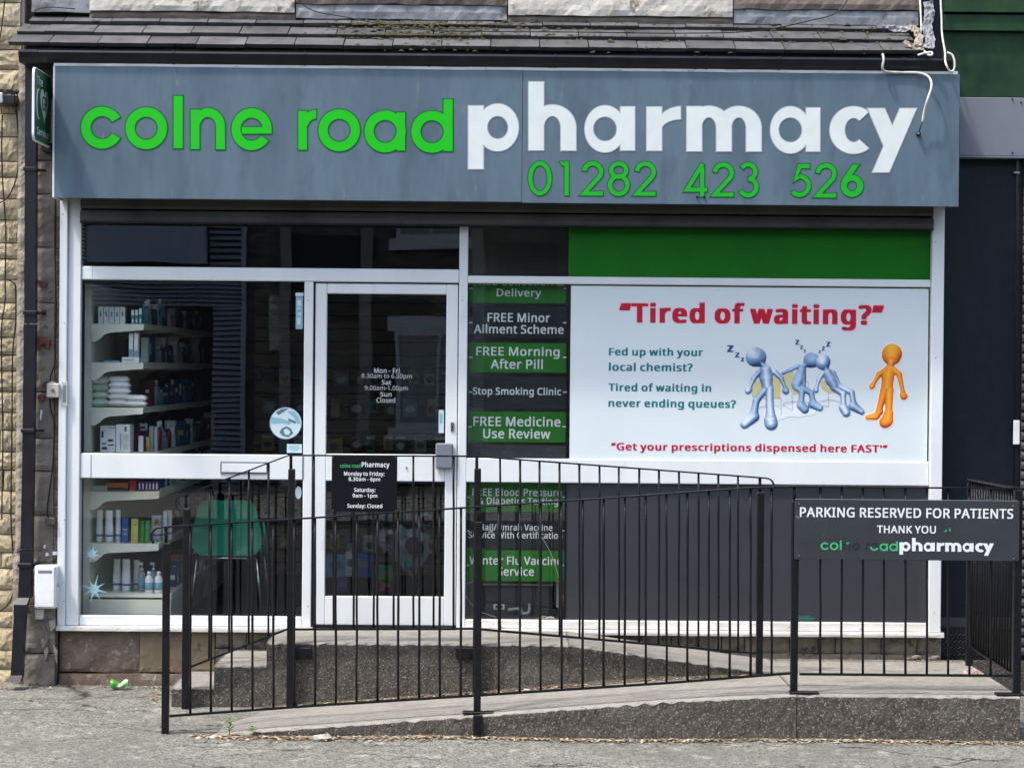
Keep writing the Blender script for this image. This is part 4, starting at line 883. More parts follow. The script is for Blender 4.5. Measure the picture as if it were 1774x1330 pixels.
# plinth below the windows
pl = empty('plinth', (-1.5, -.02, .1), 'low stone plinth under the windows with flaking red and tan paint', 'plinth')
zp = zsill - .001
lump_box('plinth_stone', X(104, 1130), X(242, 1130), -.02, .3, Z(200, 1164, -.02), zp, plinth_red, pl, .007, .02, 5)
lump_box('plinth_stone', X(242.5, 1130), X(372, 1130), -.018, .3, Z(300, 1164, -.02), zp, plinth_tan, pl, .005, .02, 6)
lump_box('plinth_ledge', X(104, 1170), X(372, 1170), -.045, .3, -.02, Z(200, 1166, -.02), plinth_red, pl, .006, .03, 7)
random.seed(9)
x = X(374, 1130); 
zc = Z(420, 1122)
while x < 2.65:
    wd = random.uniform(.10, .30)
    if 2.65 - x < .2: wd = 2.65 - x
    lump_box('plinth_stone', x, x + wd - .006, -.02 + random.uniform(-.006, .006), .3, Z(1400, 1124) - .02, zp, plinth_stone, pl, .009, .02, x * 5)
    x += wd
lump_box('plinth_stone', X(374, 1130), 2.64, -.03, .3, -.02, Z(1400, 1124) - .024, plinth_stone, pl, .008, .03, 15)
random.seed(15)
for (a, b_, r) in ((1588, 1138, .035), (1610, 1137, .02), (1622, 1130, .03), (1575, 1140, .018)):
    p = at(a, b_, -.07)
    bm = bmesh.new(); bmesh.ops.create_icosphere(bm, subdivisions=2, radius=1)
    for v in bm.verts: v.co = Vector((v.co.x * r, v.co.y * r * .7, v.co.z * r * .5)) * (1 + .3 * noise.noise(v.co * 2 + Vector((a, 0, 0))))
    me = bpy.data.meshes.new('rubble'); bm.to_mesh(me); bm.free()
    o = link('loose_stone', me, plinth_stone); o.location = (p.x, -.07 if a < 1620 else -.06, .28 + r * .45)
    tag(o, {1588: 'largest broken stone on the platform at the plinth foot', 1610: 'middle small broken stone at the plinth foot near the white post', 1622: 'broken stone under the right end of the white sill', 1575: 'leftmost and smallest broken stone at the plinth foot'}[a], 'stone')

# ================================================================== ROLLER SHUTTER (rolled up)
rs = empty('roller_shutter', (0, -.1, 3.0), 'rolled up dark metal roller shutter in the recess under the blue sign', 'shutter')
xa, xb = xL2 + .004, xR0 - .002
FZ0 = Z(887, 350, -.36); FZ1 = Z(887, 122, -.36)
r1 = Z(887, 369, -.10); r2 = Z(887, 391, -.12)
MB().prism_yz([(-.10, r1 + .003), (-.105, r1 + .02), (-.10, FZ0 + .12), (.10, FZ0 + .12), (.10, r1 + .003)], xa, xb).build('shutter_slat', dark_shutter, rs)
MB().prism_yz([(-.118, r2 + .004), (-.122, r2 + .03), (-.112, r1 - .008), (-.09, r1 - .004), (-.02, r1 - .004), (-.02, r2 + .004)], xa, xb).build('bottom_bar', dark_shutter, rs)
MB().box(xa, xb, -.125, -.02, r2 - .006, r2 + .0035).build('rubber_seal', board_black, rs)
MB().box(xa, xb, -.02, .10, zt - .002, r1).build('back_box', board_black, rs)
mb = MB()
for i in range(12):
    z = z_tr1 + .012 + i * .023
    mb.box(xL2 + .002, xL2 + .022, -.03, -.022, z, z + .011)
mb.build('slotted_strip', board_black, rs)

# ================================================================== FASCIA SIGN
fs = empty('fascia_sign', (0, -.3, 3.05), 'long blue grey shop sign with green and white letters and telephone number', 'sign')
FYY = -.36
bx0, bx1 = X(94.5, 230, FYY), X(1662, 240, FYY); bs = X(905, 235, FYY)
MB().cbox(bx0, bs - .0012, FYY, FYY + .03, FZ0, FZ1, .0015).build('sign_panel', fascia_blue, fs)
MB().cbox(bs + .0012, bx1, FYY, FYY + .03, FZ0 - .004, FZ1, .0015).build('sign_panel', fascia_blue, fs)
MB().box(bs - .0012, bs + .0012, FYY + .004, FYY + .03, FZ0, FZ1).build('panel_joint', board_black, fs)
lump_box('top_trim', bx0 - .008, bx1 - .012, FYY + .002, -.10, FZ1 + .001, FZ1 + .018, dirty_white, fs, .002, .03, 3)
MB().box(bx0 - .012, bx0 - .001, FYY + .004, -.08, FZ0 + .002, FZ1).build('end_return', dirty_white, fs)
MB().box(bx1 - .03, bx1 - .002, FYY + .031, -.08, FZ0 + .002, FZ1).build('end_return', dark_shutter, fs)
MB().box(bx0 + .002, bx1 - .032, FYY + .031, -.13, FZ0 + .01, FZ0 + .03).build('underside', dark_shutter, fs)
MB().box(bx0 + .002, bx1 - .04, -.12, -.06, FZ0 + .031, FZ1).build('backing_frame', board_black, fs)

# --- glyph pieces in photo pixels (y down)
def arc(cx, cy, rox, roy, rix, riy, a0, a1, n=None):
    n = n or max(6, int(abs(a1 - a0) / 7))
    O, I = [], []
    for k in range(n + 1):
        a = rad(a0 + (a1 - a0) * k / n)
        O.append((cx + rox * math.cos(a), cy - roy * math.sin(a))); I.append((cx + rix * math.cos(a), cy - riy * math.sin(a)))
    return ('arc', (cx, cy, rox, roy, rix, riy, a0, a1))
def bx(x0, y0, x1, y1): return ('poly', [(x0, y0), (x1, y0), (x1, y1), (x0, y1)])
def poly(*p): return ('poly', list(p))
def stroke(pts, w): return ('stroke', pts, w)
def apts(cx, cy, r, a0, a1, n=14, ry=None):
    return [(cx + r * math.cos(rad(a0 + (a1 - a0) * k / n)), cy - (ry or r) * math.sin(rad(a0 + (a1 - a0) * k / n))) for k in range(n + 1)]
def expand(piece, d):
    """piece grown by d -> list of polygons (convex quads or one polygon)"""
    if piece[0] == 'arc':
        cx, cy, rox, roy, rix, riy, a0, a1 = piece[1]
        full = abs(a1 - a0) >= 360
        rox += d; roy += d; rix = max(rix - d, .3); riy = max(riy - d, .3)
        if not full:
            e = math.degrees(d / max(rox, 1)); a0 -= e; a1 += e
        n = max(8, int(abs(a1 - a0) / 6))
        return ('strip', [(cx + rox * math.cos(rad(a0 + (a1 - a0) * k / n)), cy - roy * math.sin(rad(a0 + (a1 - a0) * k / n))) for k in range(n + 1)],
                [(cx + rix * math.cos(rad(a0 + (a1 - a0) * k / n)), cy - riy * math.sin(rad(a0 + (a1 - a0) * k / n))) for k in range(n + 1)])
    if piece[0] == 'stroke':
        pts, w = piece[1], piece[2] / 2 + d
        P = [Vector(p) for p in pts]; A, B = [], []
        for i, p in enumerate(P):
            t0 = (P[i] - P[i - 1]).normalized() if i else None
            t1 = (P[i + 1] - P[i]).normalized() if i < len(P) - 1 else None
            if t0 is None: t = t1; p = p - t * d
            elif t1 is None: t = t0; p = p + t * d
            else: t = (t0 + t1).normalized()
            k = 1.0
            if t0 is not None and t1 is not None: k = 1 / max(.45, t.dot(t1))
            nrm = Vector((-t.y, t.x)) * w * k
            A.append(tuple(p + nrm)); B.append(tuple(p - nrm))
        return ('strip', A, B)
    P = [Vector(p) for p in piece[1]]
    n = len(P); ar = sum(P[i].x * P[(i + 1) % n].y - P[(i + 1) % n].x * P[i].y for i in range(n))
    s_ = 1 if ar > 0 else -1; out = []
    for i in range(n):
        e0 = (P[i] - P[i - 1]).normalized(); e1 = (P[(i + 1) % n] - P[i]).normalized()
        n0 = Vector((e0.y, -e0.x)) * s_; n1 = Vector((e1.y, -e1.x)) * s_
        b = (n0 + n1); b = b / max(.3, 1 + n0.dot(n1))
        out.append(tuple(P[i] + b * d))
    return ('polygon', out)
def glyph_mesh(name, pieces, d, Y0, Y1, conv, mats, parent, mi_side=None):
    """Y0 front; pieces get hair-thin front offsets so joints never coincide"""
    mb = MB()
    for k, pc in enumerate(pieces):
        e = expand(pc, d); y0 = Y0 - .00006 * k
        if e[0] == 'polygon':
            pts = [conv(*p) for p in e[1]]
            b = len(mb.v); mb.prism_xz(pts, y0, Y1)
        else:
            A = [conv(*p) for p in e[1]]; B = [conv(*p) for p in e[2]]; n = len(A); b = len(mb.v)
            mb.v += [(p[0], y0, p[1]) for p in A] + [(p[0], y0, p[1]) for p in B] + [(p[0], Y1, p[1]) for p in A] + [(p[0], Y1, p[1]) for p in B]
            # orientation of the strip
            q0, q1, q2 = Vector(A[0]), Vector(A[1]), Vector(B[0])
            flip = (q1 - q0).cross(q2 - q0) < 0
            def f(l): mb.face(l[::-1] if flip else l)
            for i in range(n - 1):
                f([b + i, b + i + 1, b + n + i + 1, b + n + i])
                f([b + i + 1, b + i, b + 2 * n + i, b + 2 * n + i + 1])
                f([b + n + i, b + n + i + 1, b + 3 * n + i + 1, b + 3 * n + i])
            f([b, b + n, b + 3 * n, b + 2 * n]); f([b + n - 1, b + 3 * n - 1, b + 4 * n - 1, b + 2 * n - 1][::1] if False else [b + n - 1 + n, b + n - 1, b + 3 * n - 1, b + 4 * n - 1])
    return mb.build(name, mats, parent)
GREEN = [
 ('c', [arc(177, 221.7, 37, 37, 19.2, 19.2, 29, 331)]),
 ('o', [arc(253.6, 222.7, 36.7, 37, 19.2, 19.2, 0, 360)]),
 ('l', [bx(300, 166, 317.5, 258)]),
 ('n', [bx(329.8, 189.5, 346.5, 259.5), arc(360.4, 220, 30.2, 33, 13.2, 16, 0, 168), bx(373.6, 216.5, 390.6, 260)]),
 ('e', [arc(436, 224.3, 35.6, 37, 18.6, 19.2, 0, 327), bx(418, 219.8, 471.4, 232.8)]),
 ('r', [bx(516.2, 192, 532.6, 260.5), arc(548.5, 222, 31, 32, 14.5, 15.5, 90, 168)]),
 ('o', [arc(587.7, 226.3, 36.8, 37, 19.2, 19.2, 0, 360)]),
 ('a', [arc(667.3, 228.2, 36.5, 37, 19.2, 19.2, 0, 360), bx(686.5, 194.6, 702.6, 262)]),
 ('d', [arc(748.5, 228.8, 36.8, 37, 19.2, 19.2, 0, 360), bx(767.7, 172, 785, 263)])]
WHITE = [
 ('p', [bx(811, 183.4, 838, 293.7), arc(862.3, 221.5, 36.5, 41.4, 17.9, 19.6, 0, 360)]),
 ('h', [bx(915.4, 142, 942.5, 261.4), arc(957, 222, 41.3, 40.2, 14.4, 20, 0, 165), bx(971.3, 218, 998.4, 261.8)]),
 ('a', [arc(1048.2, 224, 35.4, 41, 20.2, 21, 0, 360), bx(1074.5, 185, 1100.2, 261.6)]),
 ('r', [bx(1120, 185.4, 1147, 262), arc(1181, 224.5, 46, 40, 34, 17, 92, 168)]),
 ('m', [bx(1189.4, 184.7, 1216.4, 263), arc(1228.3, 222.5, 39.4, 38.6, 12.4, 18.5, 0, 165), bx(1240.8, 218.5, 1267.7, 263.1),
        arc(1280, 222.5, 39.4, 38.3, 12.4, 18.3, 0, 163), bx(1292.4, 218.5, 1319.5, 263.2)]),
 ('a', [arc(1369.3, 225.7, 35, 41, 20.2, 21.3, 0, 360), bx(1396.3, 187, 1421, 263.4)]),
 ('c', [arc(1478.8, 226, 41.6, 41.3, 15.2, 20.8, 50, 310)]),
 ('y', [poly((1502.3, 188), (1532.7, 188), (1552, 232), (1535, 256), (1531, 254.5)), poly((1558.8, 188), (1588.6, 188), (1540.6, 299.5), (1510.8, 299.5))])]
D2 = lambda ox, oy: [stroke(apts(ox + 19, oy + 18.5, 14.5, 175, -38, 16) + [(ox + 4, oy + 56), (ox + 37, oy + 56)], 8.2)]
DIGITS = [
 ('digit', [arc(935.4, 309.3, 20.6, 30, 12.6, 22, 0, 360)]),
 ('digit', [bx(977.5, 280, 985.8, 339.2), poly((969, 280), (978, 280), (978, 287.6), (973.5, 287.6))]),
 ('digit', D2(1007.8, 279.5)),
 ('digit', [arc(1071.8, 295.2, 17, 15.2, 9, 7.4, 0, 360), arc(1071.8, 321, 19.2, 19.4, 11, 11.4, 0, 360)]),
 ('digit', D2(1099, 280)),
 ('digit', [stroke([(1217.5, 284), (1190, 329), (1225.4, 329)], 7.6), bx(1212.6, 290, 1220.4, 341.6)]),
 ('digit', D2(1234, 281.5)),
 ('digit', [stroke(apts(1296, 298, 12.8, 150, -88, 12), 8), stroke(apts(1296, 324.4, 14.4, 88, -155, 14), 8)]),
 ('digit', [stroke([(1402.8, 288.4), (1385.5, 288.4), (1379.5, 309)] + apts(1385, 322, 16, 95, -140, 14), 8)]),
 ('digit', D2(1412, 283)),
 ('digit', [arc(1476, 322.5, 19.8, 19.4, 8.6, 8.6, 0, 360), poly((1477, 285), (1489, 285.5), (1470, 312), (1458, 313))])]
def fconv(x, y):
    p = at(x, y, FYY); return (p.x, p.z)
for nm, pcs in GREEN:
    o = glyph_mesh('letter', pcs, -.9, FYY - .0032, FYY + .001, fconv, sign_green, fs)
    glyph_mesh('letter_edge', pcs, 1.3, FYY - .0015, FYY + .001, fconv, sign_green_edge, fs)
for nm, pcs in WHITE:
    o = glyph_mesh('letter', pcs, -.5, FYY - .0032, FYY + .001, fconv, sign_white, fs)
    glyph_mesh('letter_edge', pcs, 1.0, FYY - .0015, FYY + .001, fconv, sign_white_edge, fs)
for nm, pcs in DIGITS:
    glyph_mesh('digit', pcs, -.4, FYY - .003, FYY + .001, fconv, digit_green, fs)
    glyph_mesh('digit_edge', pcs, 1.3, FYY - .0015, FYY + .001, fconv, sign_green_edge, fs)
for a, b_ in ((1208, 341), (1220, 341)):
    p = at(a, b_, FYY - .01); MB().box(p.x - .006, p.x + .006, FYY - .012, FYY, p.z - .004, p.z + .004).build('fixing', board_black, fs)

# loose white cable and lamp stub on the sign
def cable(pts, r, m, label, n=6, cat='cable'):
    o = MB().tube(curve_pts(pts, n), r, 7).build('cable', m); tag(o, label, cat); return o
C = lambda a, b_, Y: at(a, b_, Y)
cable([C(1529, 94, -.40), C(1531, 104, -.42), C(1529, 118, -.41), C(1534, 124, -.38), C(1560, 126, -.375), C(1590, 126.5, -.38), C(1608, 133, -.40), C(1614, 148, -.43), C(1608, 170, -.44), C(1602, 190, -.42), C(1598, 212, -.40)],
      .0075, cable_white, 'cut white cable hanging down over the right end of the blue sign')
st = empty('sign_light_stub', (C(1591, 232, -.36).x, -.36, C(1591, 232, -.36).z), 'small round metal cable stub screwed beside the y of the white lettering', 'light fitting')
MB().tube([C(1591, 233, -.361), C(1591.5, 232, -.39)], .014, 12).build('stub', board_black, st)
MB().tube([C(1591, 231, -.3905), C(1591, 231, -.397)], .008, 10).build('stub_cap', metal_bright, st)
MB().tube([C(1592, 229, -.392), C(1595, 220, -.40), C(1598, 212, -.40)], .0035, 6).build('wire', board_black, st)
cable([C(1593, -12, -.0), C(1595, 20, -.06), C(1596, 50, -.1), C(1593, 68, -.16), C(1597, 82, -.25), C(1606, 94, -.40), C(1614, 96, -.43), C(1614, 91, -.42), C(1604, 92, -.41), C(1590, 96, -.405)],
      .0065, cable_white, 'white cable looping down from the wall onto the end of the slates')
cable([C(1629, -12, .0), C(1631, 30, -.05), C(1632, 60, -.1), C(1637, 90, -.25), C(1638, 108, -.43), C(1645, 123, -.44), C(1652, 122, -.43), C(1654, 110, -.43), C(1650, 96, -.42), C(1641, 91, -.41)],
      .0065, cable_white, 'white cable hanging from above and looped round the gutter end')
cable([C(505, -10, .0), C(540, 18, -.04), C(600, 30, -.07), C(650, 40, -.12), C(760, 53, -.2), C(850, 55, -.2), C(1000, 56, -.2), C(1180, 58, -.2), C(1310, 54, -.16), C(1400, 37, -.06), C(1450, 22, -.01), C(1475, -10, .0)],
      .0035, cable_black, 'thin black cable draped along the slates of the lean-to roof')
cable([C(60, 20, .03), C(72, 14, .02), C(95, 13, .02), C(130, 16, .02)], .0035, cable_black, 'short black cable lying on the lead at the left roof corner', 4)

# ================================================================== PROJECTING SIGN
pX = X(60, 178, -.62)
sgn = empty('projecting_sign', (pX, -.1, 3.3), 'small green projecting sign with white emblem beside the left end of the blue sign', 'sign')
ya, yb_ = -.63, -.14
za, zb = Z(60, 243, ya), Z(60, 115, ya)
def rrect(a0, a1, b0, b1, r, n=5):
    out = []
    for (cx, cy, s0) in ((a1 - r, b1 - r, 0), (a0 + r, b1 - r, 90), (a0 + r, b0 + r, 180), (a1 - r, b0 + r, 270)):
        for k in range(n + 1):
            a = rad(s0 + 90 * k / n); out.append((cx + r * math.cos(a), cy + r * math.sin(a)))
    return out
sign_dkgreen = mat('sign_dkgreen', (0.003, 0.12, 0.045), (0.003, 0.10, 0.038), 4, 0.25)
MB().prism_yz(rrect(ya, yb_, za, zb, .045), pX - .014, pX).build('sign_case', white_plastic, sgn)
MB().prism_yz(rrect(ya + .008, yb_ - .008, za + .008, zb - .008, .04), pX + .0003, pX + .003).build('sign_face', sign_dkgreen, sgn)
def ytext(body, y0, y1, z0, z1, m, off=.02):
    return text_at('lettering', body, lambda u, v, l_: (pX + .0045 + l_ * .00003, y0 + (y1 - y0) * u, z0 + (z1 - z0) * v), m, sgn, off)
H = zb - za; W_ = yb_ - ya
ytext('The', ya + .05, ya + .22, za + H * .78, za + H * .90, letter_white)
ytext('Service', ya + .06, ya + .40, za + H * .10, za + H * .20, letter_white)
emb = mat('emblem_grey', (0.48, 0.55, 0.50), None, rough=.5)
def yz_poly(pts, m, x, name='emblem'):
    MB().prism_yz([(ya + W_ * a, za + H * b_) for a, b_ in pts], x, x + .001).build(name, m, sgn)
heart = []
for k in range(28):
    t = 2 * math.pi * k / 28
    heart.append((.56 + .24 * (16 * math.sin(t) ** 3) / 16, .56 + .24 * (13 * math.cos(t) - 5 * math.cos(2 * t) - 2 * math.cos(3 * t) - math.cos(4 * t)) / 15))
yz_poly(heart, emb, pX + .0035)
ring = MB(); n = 24
for k in range(n):
    pass
ytext('GP', ya + W_ * .42, ya + W_ * .70, za + H * .46, za + H * .66, sign_dkgreen, .03).location.x += .0008
MB().tube([(pX + .004, ya + W_ * (.22 + .12 * math.cos(a * .3)), za + H * (.52 + .2 * math.sin(a * .3))) for a in range(5, 17)], .004, 6).build('emblem_stroke', letter_white, sgn)
MB().box(pX - .05, pX + .06, yb_ + .0, -.04, za - .02, za + .03).build('bracket', board_black, sgn)
MB().box(pX + .03, pX + .08, yb_ + .01, -.10, za + .03, za + .09).build('bracket_plate', metal_bright, sgn)
MB().box(pX - .02, pX - .005, yb_, -.04, zb - .12, zb - .06).build('bracket', board_black, sgn)

# ================================================================== ADVERT BOARD
PY = -.022
ad = empty('advert_board', (1.45, PY, 1.5), 'large white advert board asking Tired of waiting with blue and orange figures', 'advert board')
ax0, ax1 = X(988, 645, PY), X(1607.5, 650, PY); az0, az1 = Z(1298, 796.5, PY), Z(1298, 497.5, PY)
MB().cbox(ax0, ax1, PY, .0, az0, az1, .001).build('board', poster_white, ad)
MB().box(ax0, ax1 - .002, PY - .008, .0, az0 - .006, az0 - .0005).build('bottom_trim', dirty_white, ad)
T = PY - .0012
text('“Tired of waiting?”', 1071.5, 523, 1532.5, 572.5, T + .0005, poster_pink, ad, .10, 'lettering')
text('“Tired of waiting?”', 1073, 525, 1531, 571, T, poster_red, ad, .078)
for s_, x0, y0, x1, y1 in (('Fed up with your', 1054.8, 602.5, 1218, 620.3), ('local chemist?', 1054.8, 628.5, 1200, 643), ('Tired of waiting in', 1054, 664, 1232, 682), ('never ending queues?', 1054, 691.5, 1275, 709.5)):
    text(s_, x0, y0, x1, y1, T, poster_teal, ad, .055)
text("“Get your prescriptions dispensed here FAST'”", 1058.5, 768, 1537.5, 785.5, T, poster_red, ad, .058)
QS = 4.928
def q(x, y): return (1240 + x / QS, 570 + y / QS)
for (a, b_, c_, d_) in ((97, 138, 152, 196), (165, 200, 203, 242), (214, 243, 243, 276), (678, 92, 714, 134), (720, 140, 745, 172), (752, 174, 770, 200), (943, 108, 980, 150), (906, 148, 932, 184), (878, 182, 898, 206)):
    x0, y0 = q(a, b_); x1, y1 = q(c_, d_)
    text('z', x0, y0, x1, y1, T, poster_navy, ad, .07, 'printed_z')
# printed figures: flat print with its own artwork shading
pm = bpy.data.materials.new('print_colours'); pm.use_nodes = True
_n = pm.node_tree.nodes; _a = _n.new('ShaderNodeAttribute'); _a.attribute_name = 'ink'
pm.node_tree.links.new(_a.outputs['Color'], _n['Principled BSDF'].inputs['Base Color']); _n['Principled BSDF'].inputs['Roughness'].default_value = .3
def figure(caps, dark, midc, light, layer, step=3.2, glow=None):
    """caps: (x0,y0,r0,x1,y1,r1) in the enlarged photo pixels"""
    caps = [tuple(v * (1.13 if k in (2, 5) and max(c[2], c[5]) < 60 else 1) for k, v in enumerate(c)) for c in caps]
    X0 = min(min(c[0] - c[2], c[3] - c[5]) for c in caps) - 5; X1 = max(max(c[0] + c[2], c[3] + c[5]) for c in caps) + 5
    Y0 = min(min(c[1] - c[2], c[4] - c[5]) for c in caps) - 5; Y1 = max(max(c[1] + c[2], c[4] + c[5]) for c in caps) + 5
    def sdf(x, y):
        best = 1e9; tot = 1e-30; br = 0
        for (ax_, ay, ra, bx_, by, rb) in caps:
            dx, dy = bx_ - ax_, by - ay; l = dx * dx + dy * dy
            t = max(0, min(1, ((x - ax_) * dx + (y - ay) * dy) / l)) if l > 0 else 0
            r = ra + (rb - ra) * t
            d = math.hypot(x - ax_ - dx * t, y - ay - dy * t) - r
            if d < best: best = d
            w_e = math.exp(min(60, -d / 5.0)); tot += w_e; br += w_e * r
        return -5.0 * math.log(tot) if best < 40 else best, max(1, br / tot)
    nx, ny = int((X1 - X0) / step) + 1, int((Y1 - Y0) / step) + 1
    S = {}
    for j in range(ny + 1):
        for i in range(nx + 1): S[i, j] = sdf(X0 + i * step, Y0 + j * step)
    vid = {}; mb = MB(); cols = []
    def V(i, j):
        if (i, j) in vid: return vid[i, j]
        x, y = X0 + i * step, Y0 + j * step; d, r = S[i, j]
        gx = (S.get((i + 1, j), (d,))[0] - S.get((i - 1, j), (d,))[0]) / (2 * step); gy = (S.get((i, j + 1), (d,))[0] - S.get((i, j - 1), (d,))[0]) / (2 * step)
        if d > 0: x -= gx * d; y -= gy * d; d = 0
        t = min(1, -d / max(r, 1)); e = 1 - t
        lit = .26 + .66 * t ** .8 - gy * e * .55 - gx * e * .18
        lit += .12 * math.sin(x * .03)
        lit = max(0, min(1, lit))
        cc = [dark[k] + (midc[k] - dark[k]) * lit / .6 if lit < .6 else midc[k] + (light[k] - midc[k]) * (lit - .6) / .4 for k in range(3)]
        px, py = q(x, y); p = at(px, py, T - .0003 * layer)
        vid[i, j] = len(mb.v); mb.v.append((p.x, T - .0003 * layer, p.z)); cols.append(cc); return vid[i, j]
    for j in range(ny):
        for i in range(nx):
            k = [(i, j), (i, j + 1), (i + 1, j + 1), (i + 1, j)]
            if sum(S[a_][0] < 0 for a_ in k) >= 2 or min(S[a_][0] for a_ in k) < -step * .4:
                mb.face([V(*a_) for a_ in k])
    o = mb.build('printed_figure', pm, ad)
    at_ = o.data.color_attributes.new('ink', 'FLOAT_COLOR', 'POINT')
    for i, c_ in enumerate(cols): at_.data[i].color = (*c_, 1)
    return o
B0, B1, B2 = (0.010, 0.045, 0.15), (0.19, 0.31, 0.49), (0.70, 0.79, 0.86)
O0, O1, O2 = (0.30, 0.05, 0.01), (0.80, 0.23, 0.02), (0.90, 0.42, 0.04)
# halo under the orange figure, chairs
ORANGE = [(1505, 212, 86, 1502, 222, 84), (1498, 270, 52, 1490, 315, 16), (1485, 345, 36, 1470, 400, 46), (1470, 400, 46, 1462, 500, 44), (1455, 350, 24, 1395, 385, 18), (1395, 385, 18, 1338, 480, 14), (1336, 484, 22, 1330, 490, 20),
          (1515, 345, 24, 1565, 385, 20), (1565, 385, 20, 1598, 530, 15), (1600, 560, 26, 1606, 572, 28), (1440, 520, 30, 1395, 690, 22), (1398, 705, 26, 1365, 745, 24), (1365, 745, 24, 1296, 752, 18),
          (1480, 520, 34, 1478, 700, 25), (1478, 720, 34, 1462, 780, 44), (1462, 780, 44, 1445, 795, 44)]
def flat_print(pts, m, layer, name='printed_shape'):
    P = [at(*q(a, b_), T) for a, b_ in pts]
    mb = MB(); mb.v = [(p.x, T - .0003 * layer, p.z) for p in P]
    n_ = len(P); ar = sum(mb.v[i][0] * mb.v[(i + 1) % n_][2] - mb.v[(i + 1) % n_][0] * mb.v[i][2] for i in range(n_))
    mb.face(list(range(n_)) if ar > 0 else list(range(n_))[::-1])
    return mb.build(name, m, ad)
def line_print(pts, wd, m, layer, name='printed_line'):
    e = expand(('stroke', pts, wd), 0)
    mb = MB(); n_ = len(e[1])
    for a, b_ in list(zip(e[1], e[2])):
        for s_ in (a, b_):
            p = at(*q(*s_), T); mb.v.append((p.x, T - .0003 * layer, p.z))
    for i in range(n_ - 1): mb.face([2 * i, 2 * i + 1, 2 * i + 3, 2 * i + 2])
    return mb.build(name, m, ad)
halo = flat('print_halo', (0.82, 0.80, 0.76), .3)
figure([(c[0], c[1], c[2] + 9, c[3], c[4], c[5] + 9) for c in ORANGE], (.85, .74, .66), (.85, .78, .72), (.86, .80, .76), 0, 5)
figure([(700, 690, 60, 820, 700, 34), (600, 705, 40, 700, 690, 50), (480, 720, 70, 560, 720, 50)], (.72, .77, .80), (.74, .79, .82), (.76, .80, .83), 0, 6)
for P in ([(495, 405), (560, 385), (552, 470), (548, 585), (485, 580), (488, 500)], [(318, 470), (385, 445), (392, 560), (318, 580)], [(575, 400), (665, 358), (655, 440), (690, 530), (780, 545), (660, 558), (625, 500), (575, 470)],
          [(895, 455), (925, 435), (960, 500), (1050, 538), (965, 545), (905, 510)]):
    flat_print(P, poster_yellow, 1)
for L_ in ([(318, 470), (345, 445), (385, 445)], [(315, 580), (315, 480)], [(555, 585), (560, 740)], [(318, 580), (430, 590), (555, 585)], [(350, 670), (450, 655), (530, 660), (560, 690)], [(575, 650), (655, 695), (650, 560)], [(575, 650), (590, 625), (700, 618), (790, 625)],
           [(885, 620), (960, 600), (1060, 620)], [(962, 540), (962, 660), (900, 650)], [(770, 440), (790, 455), (788, 540)]):
    line_print(L_, 5, poster_line, 1)
figure(ORANGE, O0, O1, O2, 2)
figure([(340, 238, 84, 352, 240, 80), (388, 290, 24, 425, 325, 15), (425, 352, 42, 430, 420, 48), (430, 420, 48, 440, 490, 40), (370, 365, 22, 325, 420, 17), (325, 420, 17, 290, 500, 12), (280, 522, 26, 275, 528, 24),
        (500, 365, 22, 560, 420, 17), (560, 420, 17, 592, 500, 12), (596, 525, 27, 600, 530, 24), (415, 520, 28, 345, 610, 24), (345, 610, 24, 325, 720, 30), (325, 745, 42, 245, 812, 32), (458, 510, 32, 460, 640, 28), (460, 640, 28, 468, 740, 38), (468, 780, 50, 472, 805, 50)], B0, B1, B2, 3)
figure([(812, 266, 64, 826, 266, 62), (770, 300, 18, 740, 320, 16), (735, 345, 32, 715, 420, 42), (715, 420, 42, 690, 470, 40), (700, 315, 16, 640, 345, 13), (640, 345, 13, 575, 375, 12), (750, 400, 16, 752, 480, 13), (690, 495, 30, 735, 530, 22), (735, 530, 22, 730, 620, 20), (728, 650, 34, 760, 685, 32),
        (735, 500, 22, 815, 545, 20), (815, 545, 20, 830, 620, 22), (830, 640, 36, 890, 672, 24)], B0, B1, (0.42, 0.58, 0.76), 3)
figure([(918, 278, 54, 915, 284, 56), (938, 325, 16, 945, 350, 16), (955, 375, 34, 985, 430, 44), (985, 430, 44, 1010, 480, 36), (915, 375, 18, 880, 430, 14), (880, 430, 14, 858, 500, 11), (856, 518, 20, 856, 524, 18), (1005, 370, 16, 1030, 430, 14), (1030, 430, 14, 1060, 480, 12),
        (1010, 500, 26, 1085, 550, 22), (1085, 550, 22, 1090, 640, 20), (1088, 670, 34, 1112, 712, 32), (1060, 490, 22, 1160, 540, 20), (1160, 540, 20, 1175, 630, 22), (1175, 655, 36, 1245, 704, 22)], B0, B1, B2, 4)

# ================================================================== NOTICES behind the glass
def notice(x0, y0, x1, y1, m, label, lines, Y=.05, dash=None):
    a, b_, c_, d_ = R(x0, y0, x1, y1, Y)
    e = empty('window_notice', ((a + b_) / 2, Y, c_), label, 'notice', 'service notices hung behind the window glass')
    MB().box(a, b_, Y, Y + .004, c_, d_).build('notice_board', m, e)
    for s_, p0, p1, p2, p3, off in lines: text(s_, p0, p1, p2, p3, Y - .001, letter_white, e, off)
    if dash:
        for xx in (x0 - .5, x1 - 5.5):
            g = R(xx, dash, xx + 6, dash + 2, Y); MB().box(g[0], g[1], Y - .003, Y - .0005, g[2], g[3]).build('hanging_tab', letter_white, e)
notice(813.6, 489, 981, 525, notice_green, 'topmost green notice ending in the word Delivery, cut off by the white transom', [('FREE Collection &', 820, 480, 978, 495, .02), ('Delivery', 860.4, 499.8, 937.7, 517.8, .025)], dash=499)
notice(813, 532, 981, 585, notice_dark, 'dark notice reading FREE Minor Ailment Scheme', [('FREE Minor', 844.6, 542, 953, 558, .03), ('Ailment Scheme', 821, 562, 976.6, 578, .03)], dash=558)
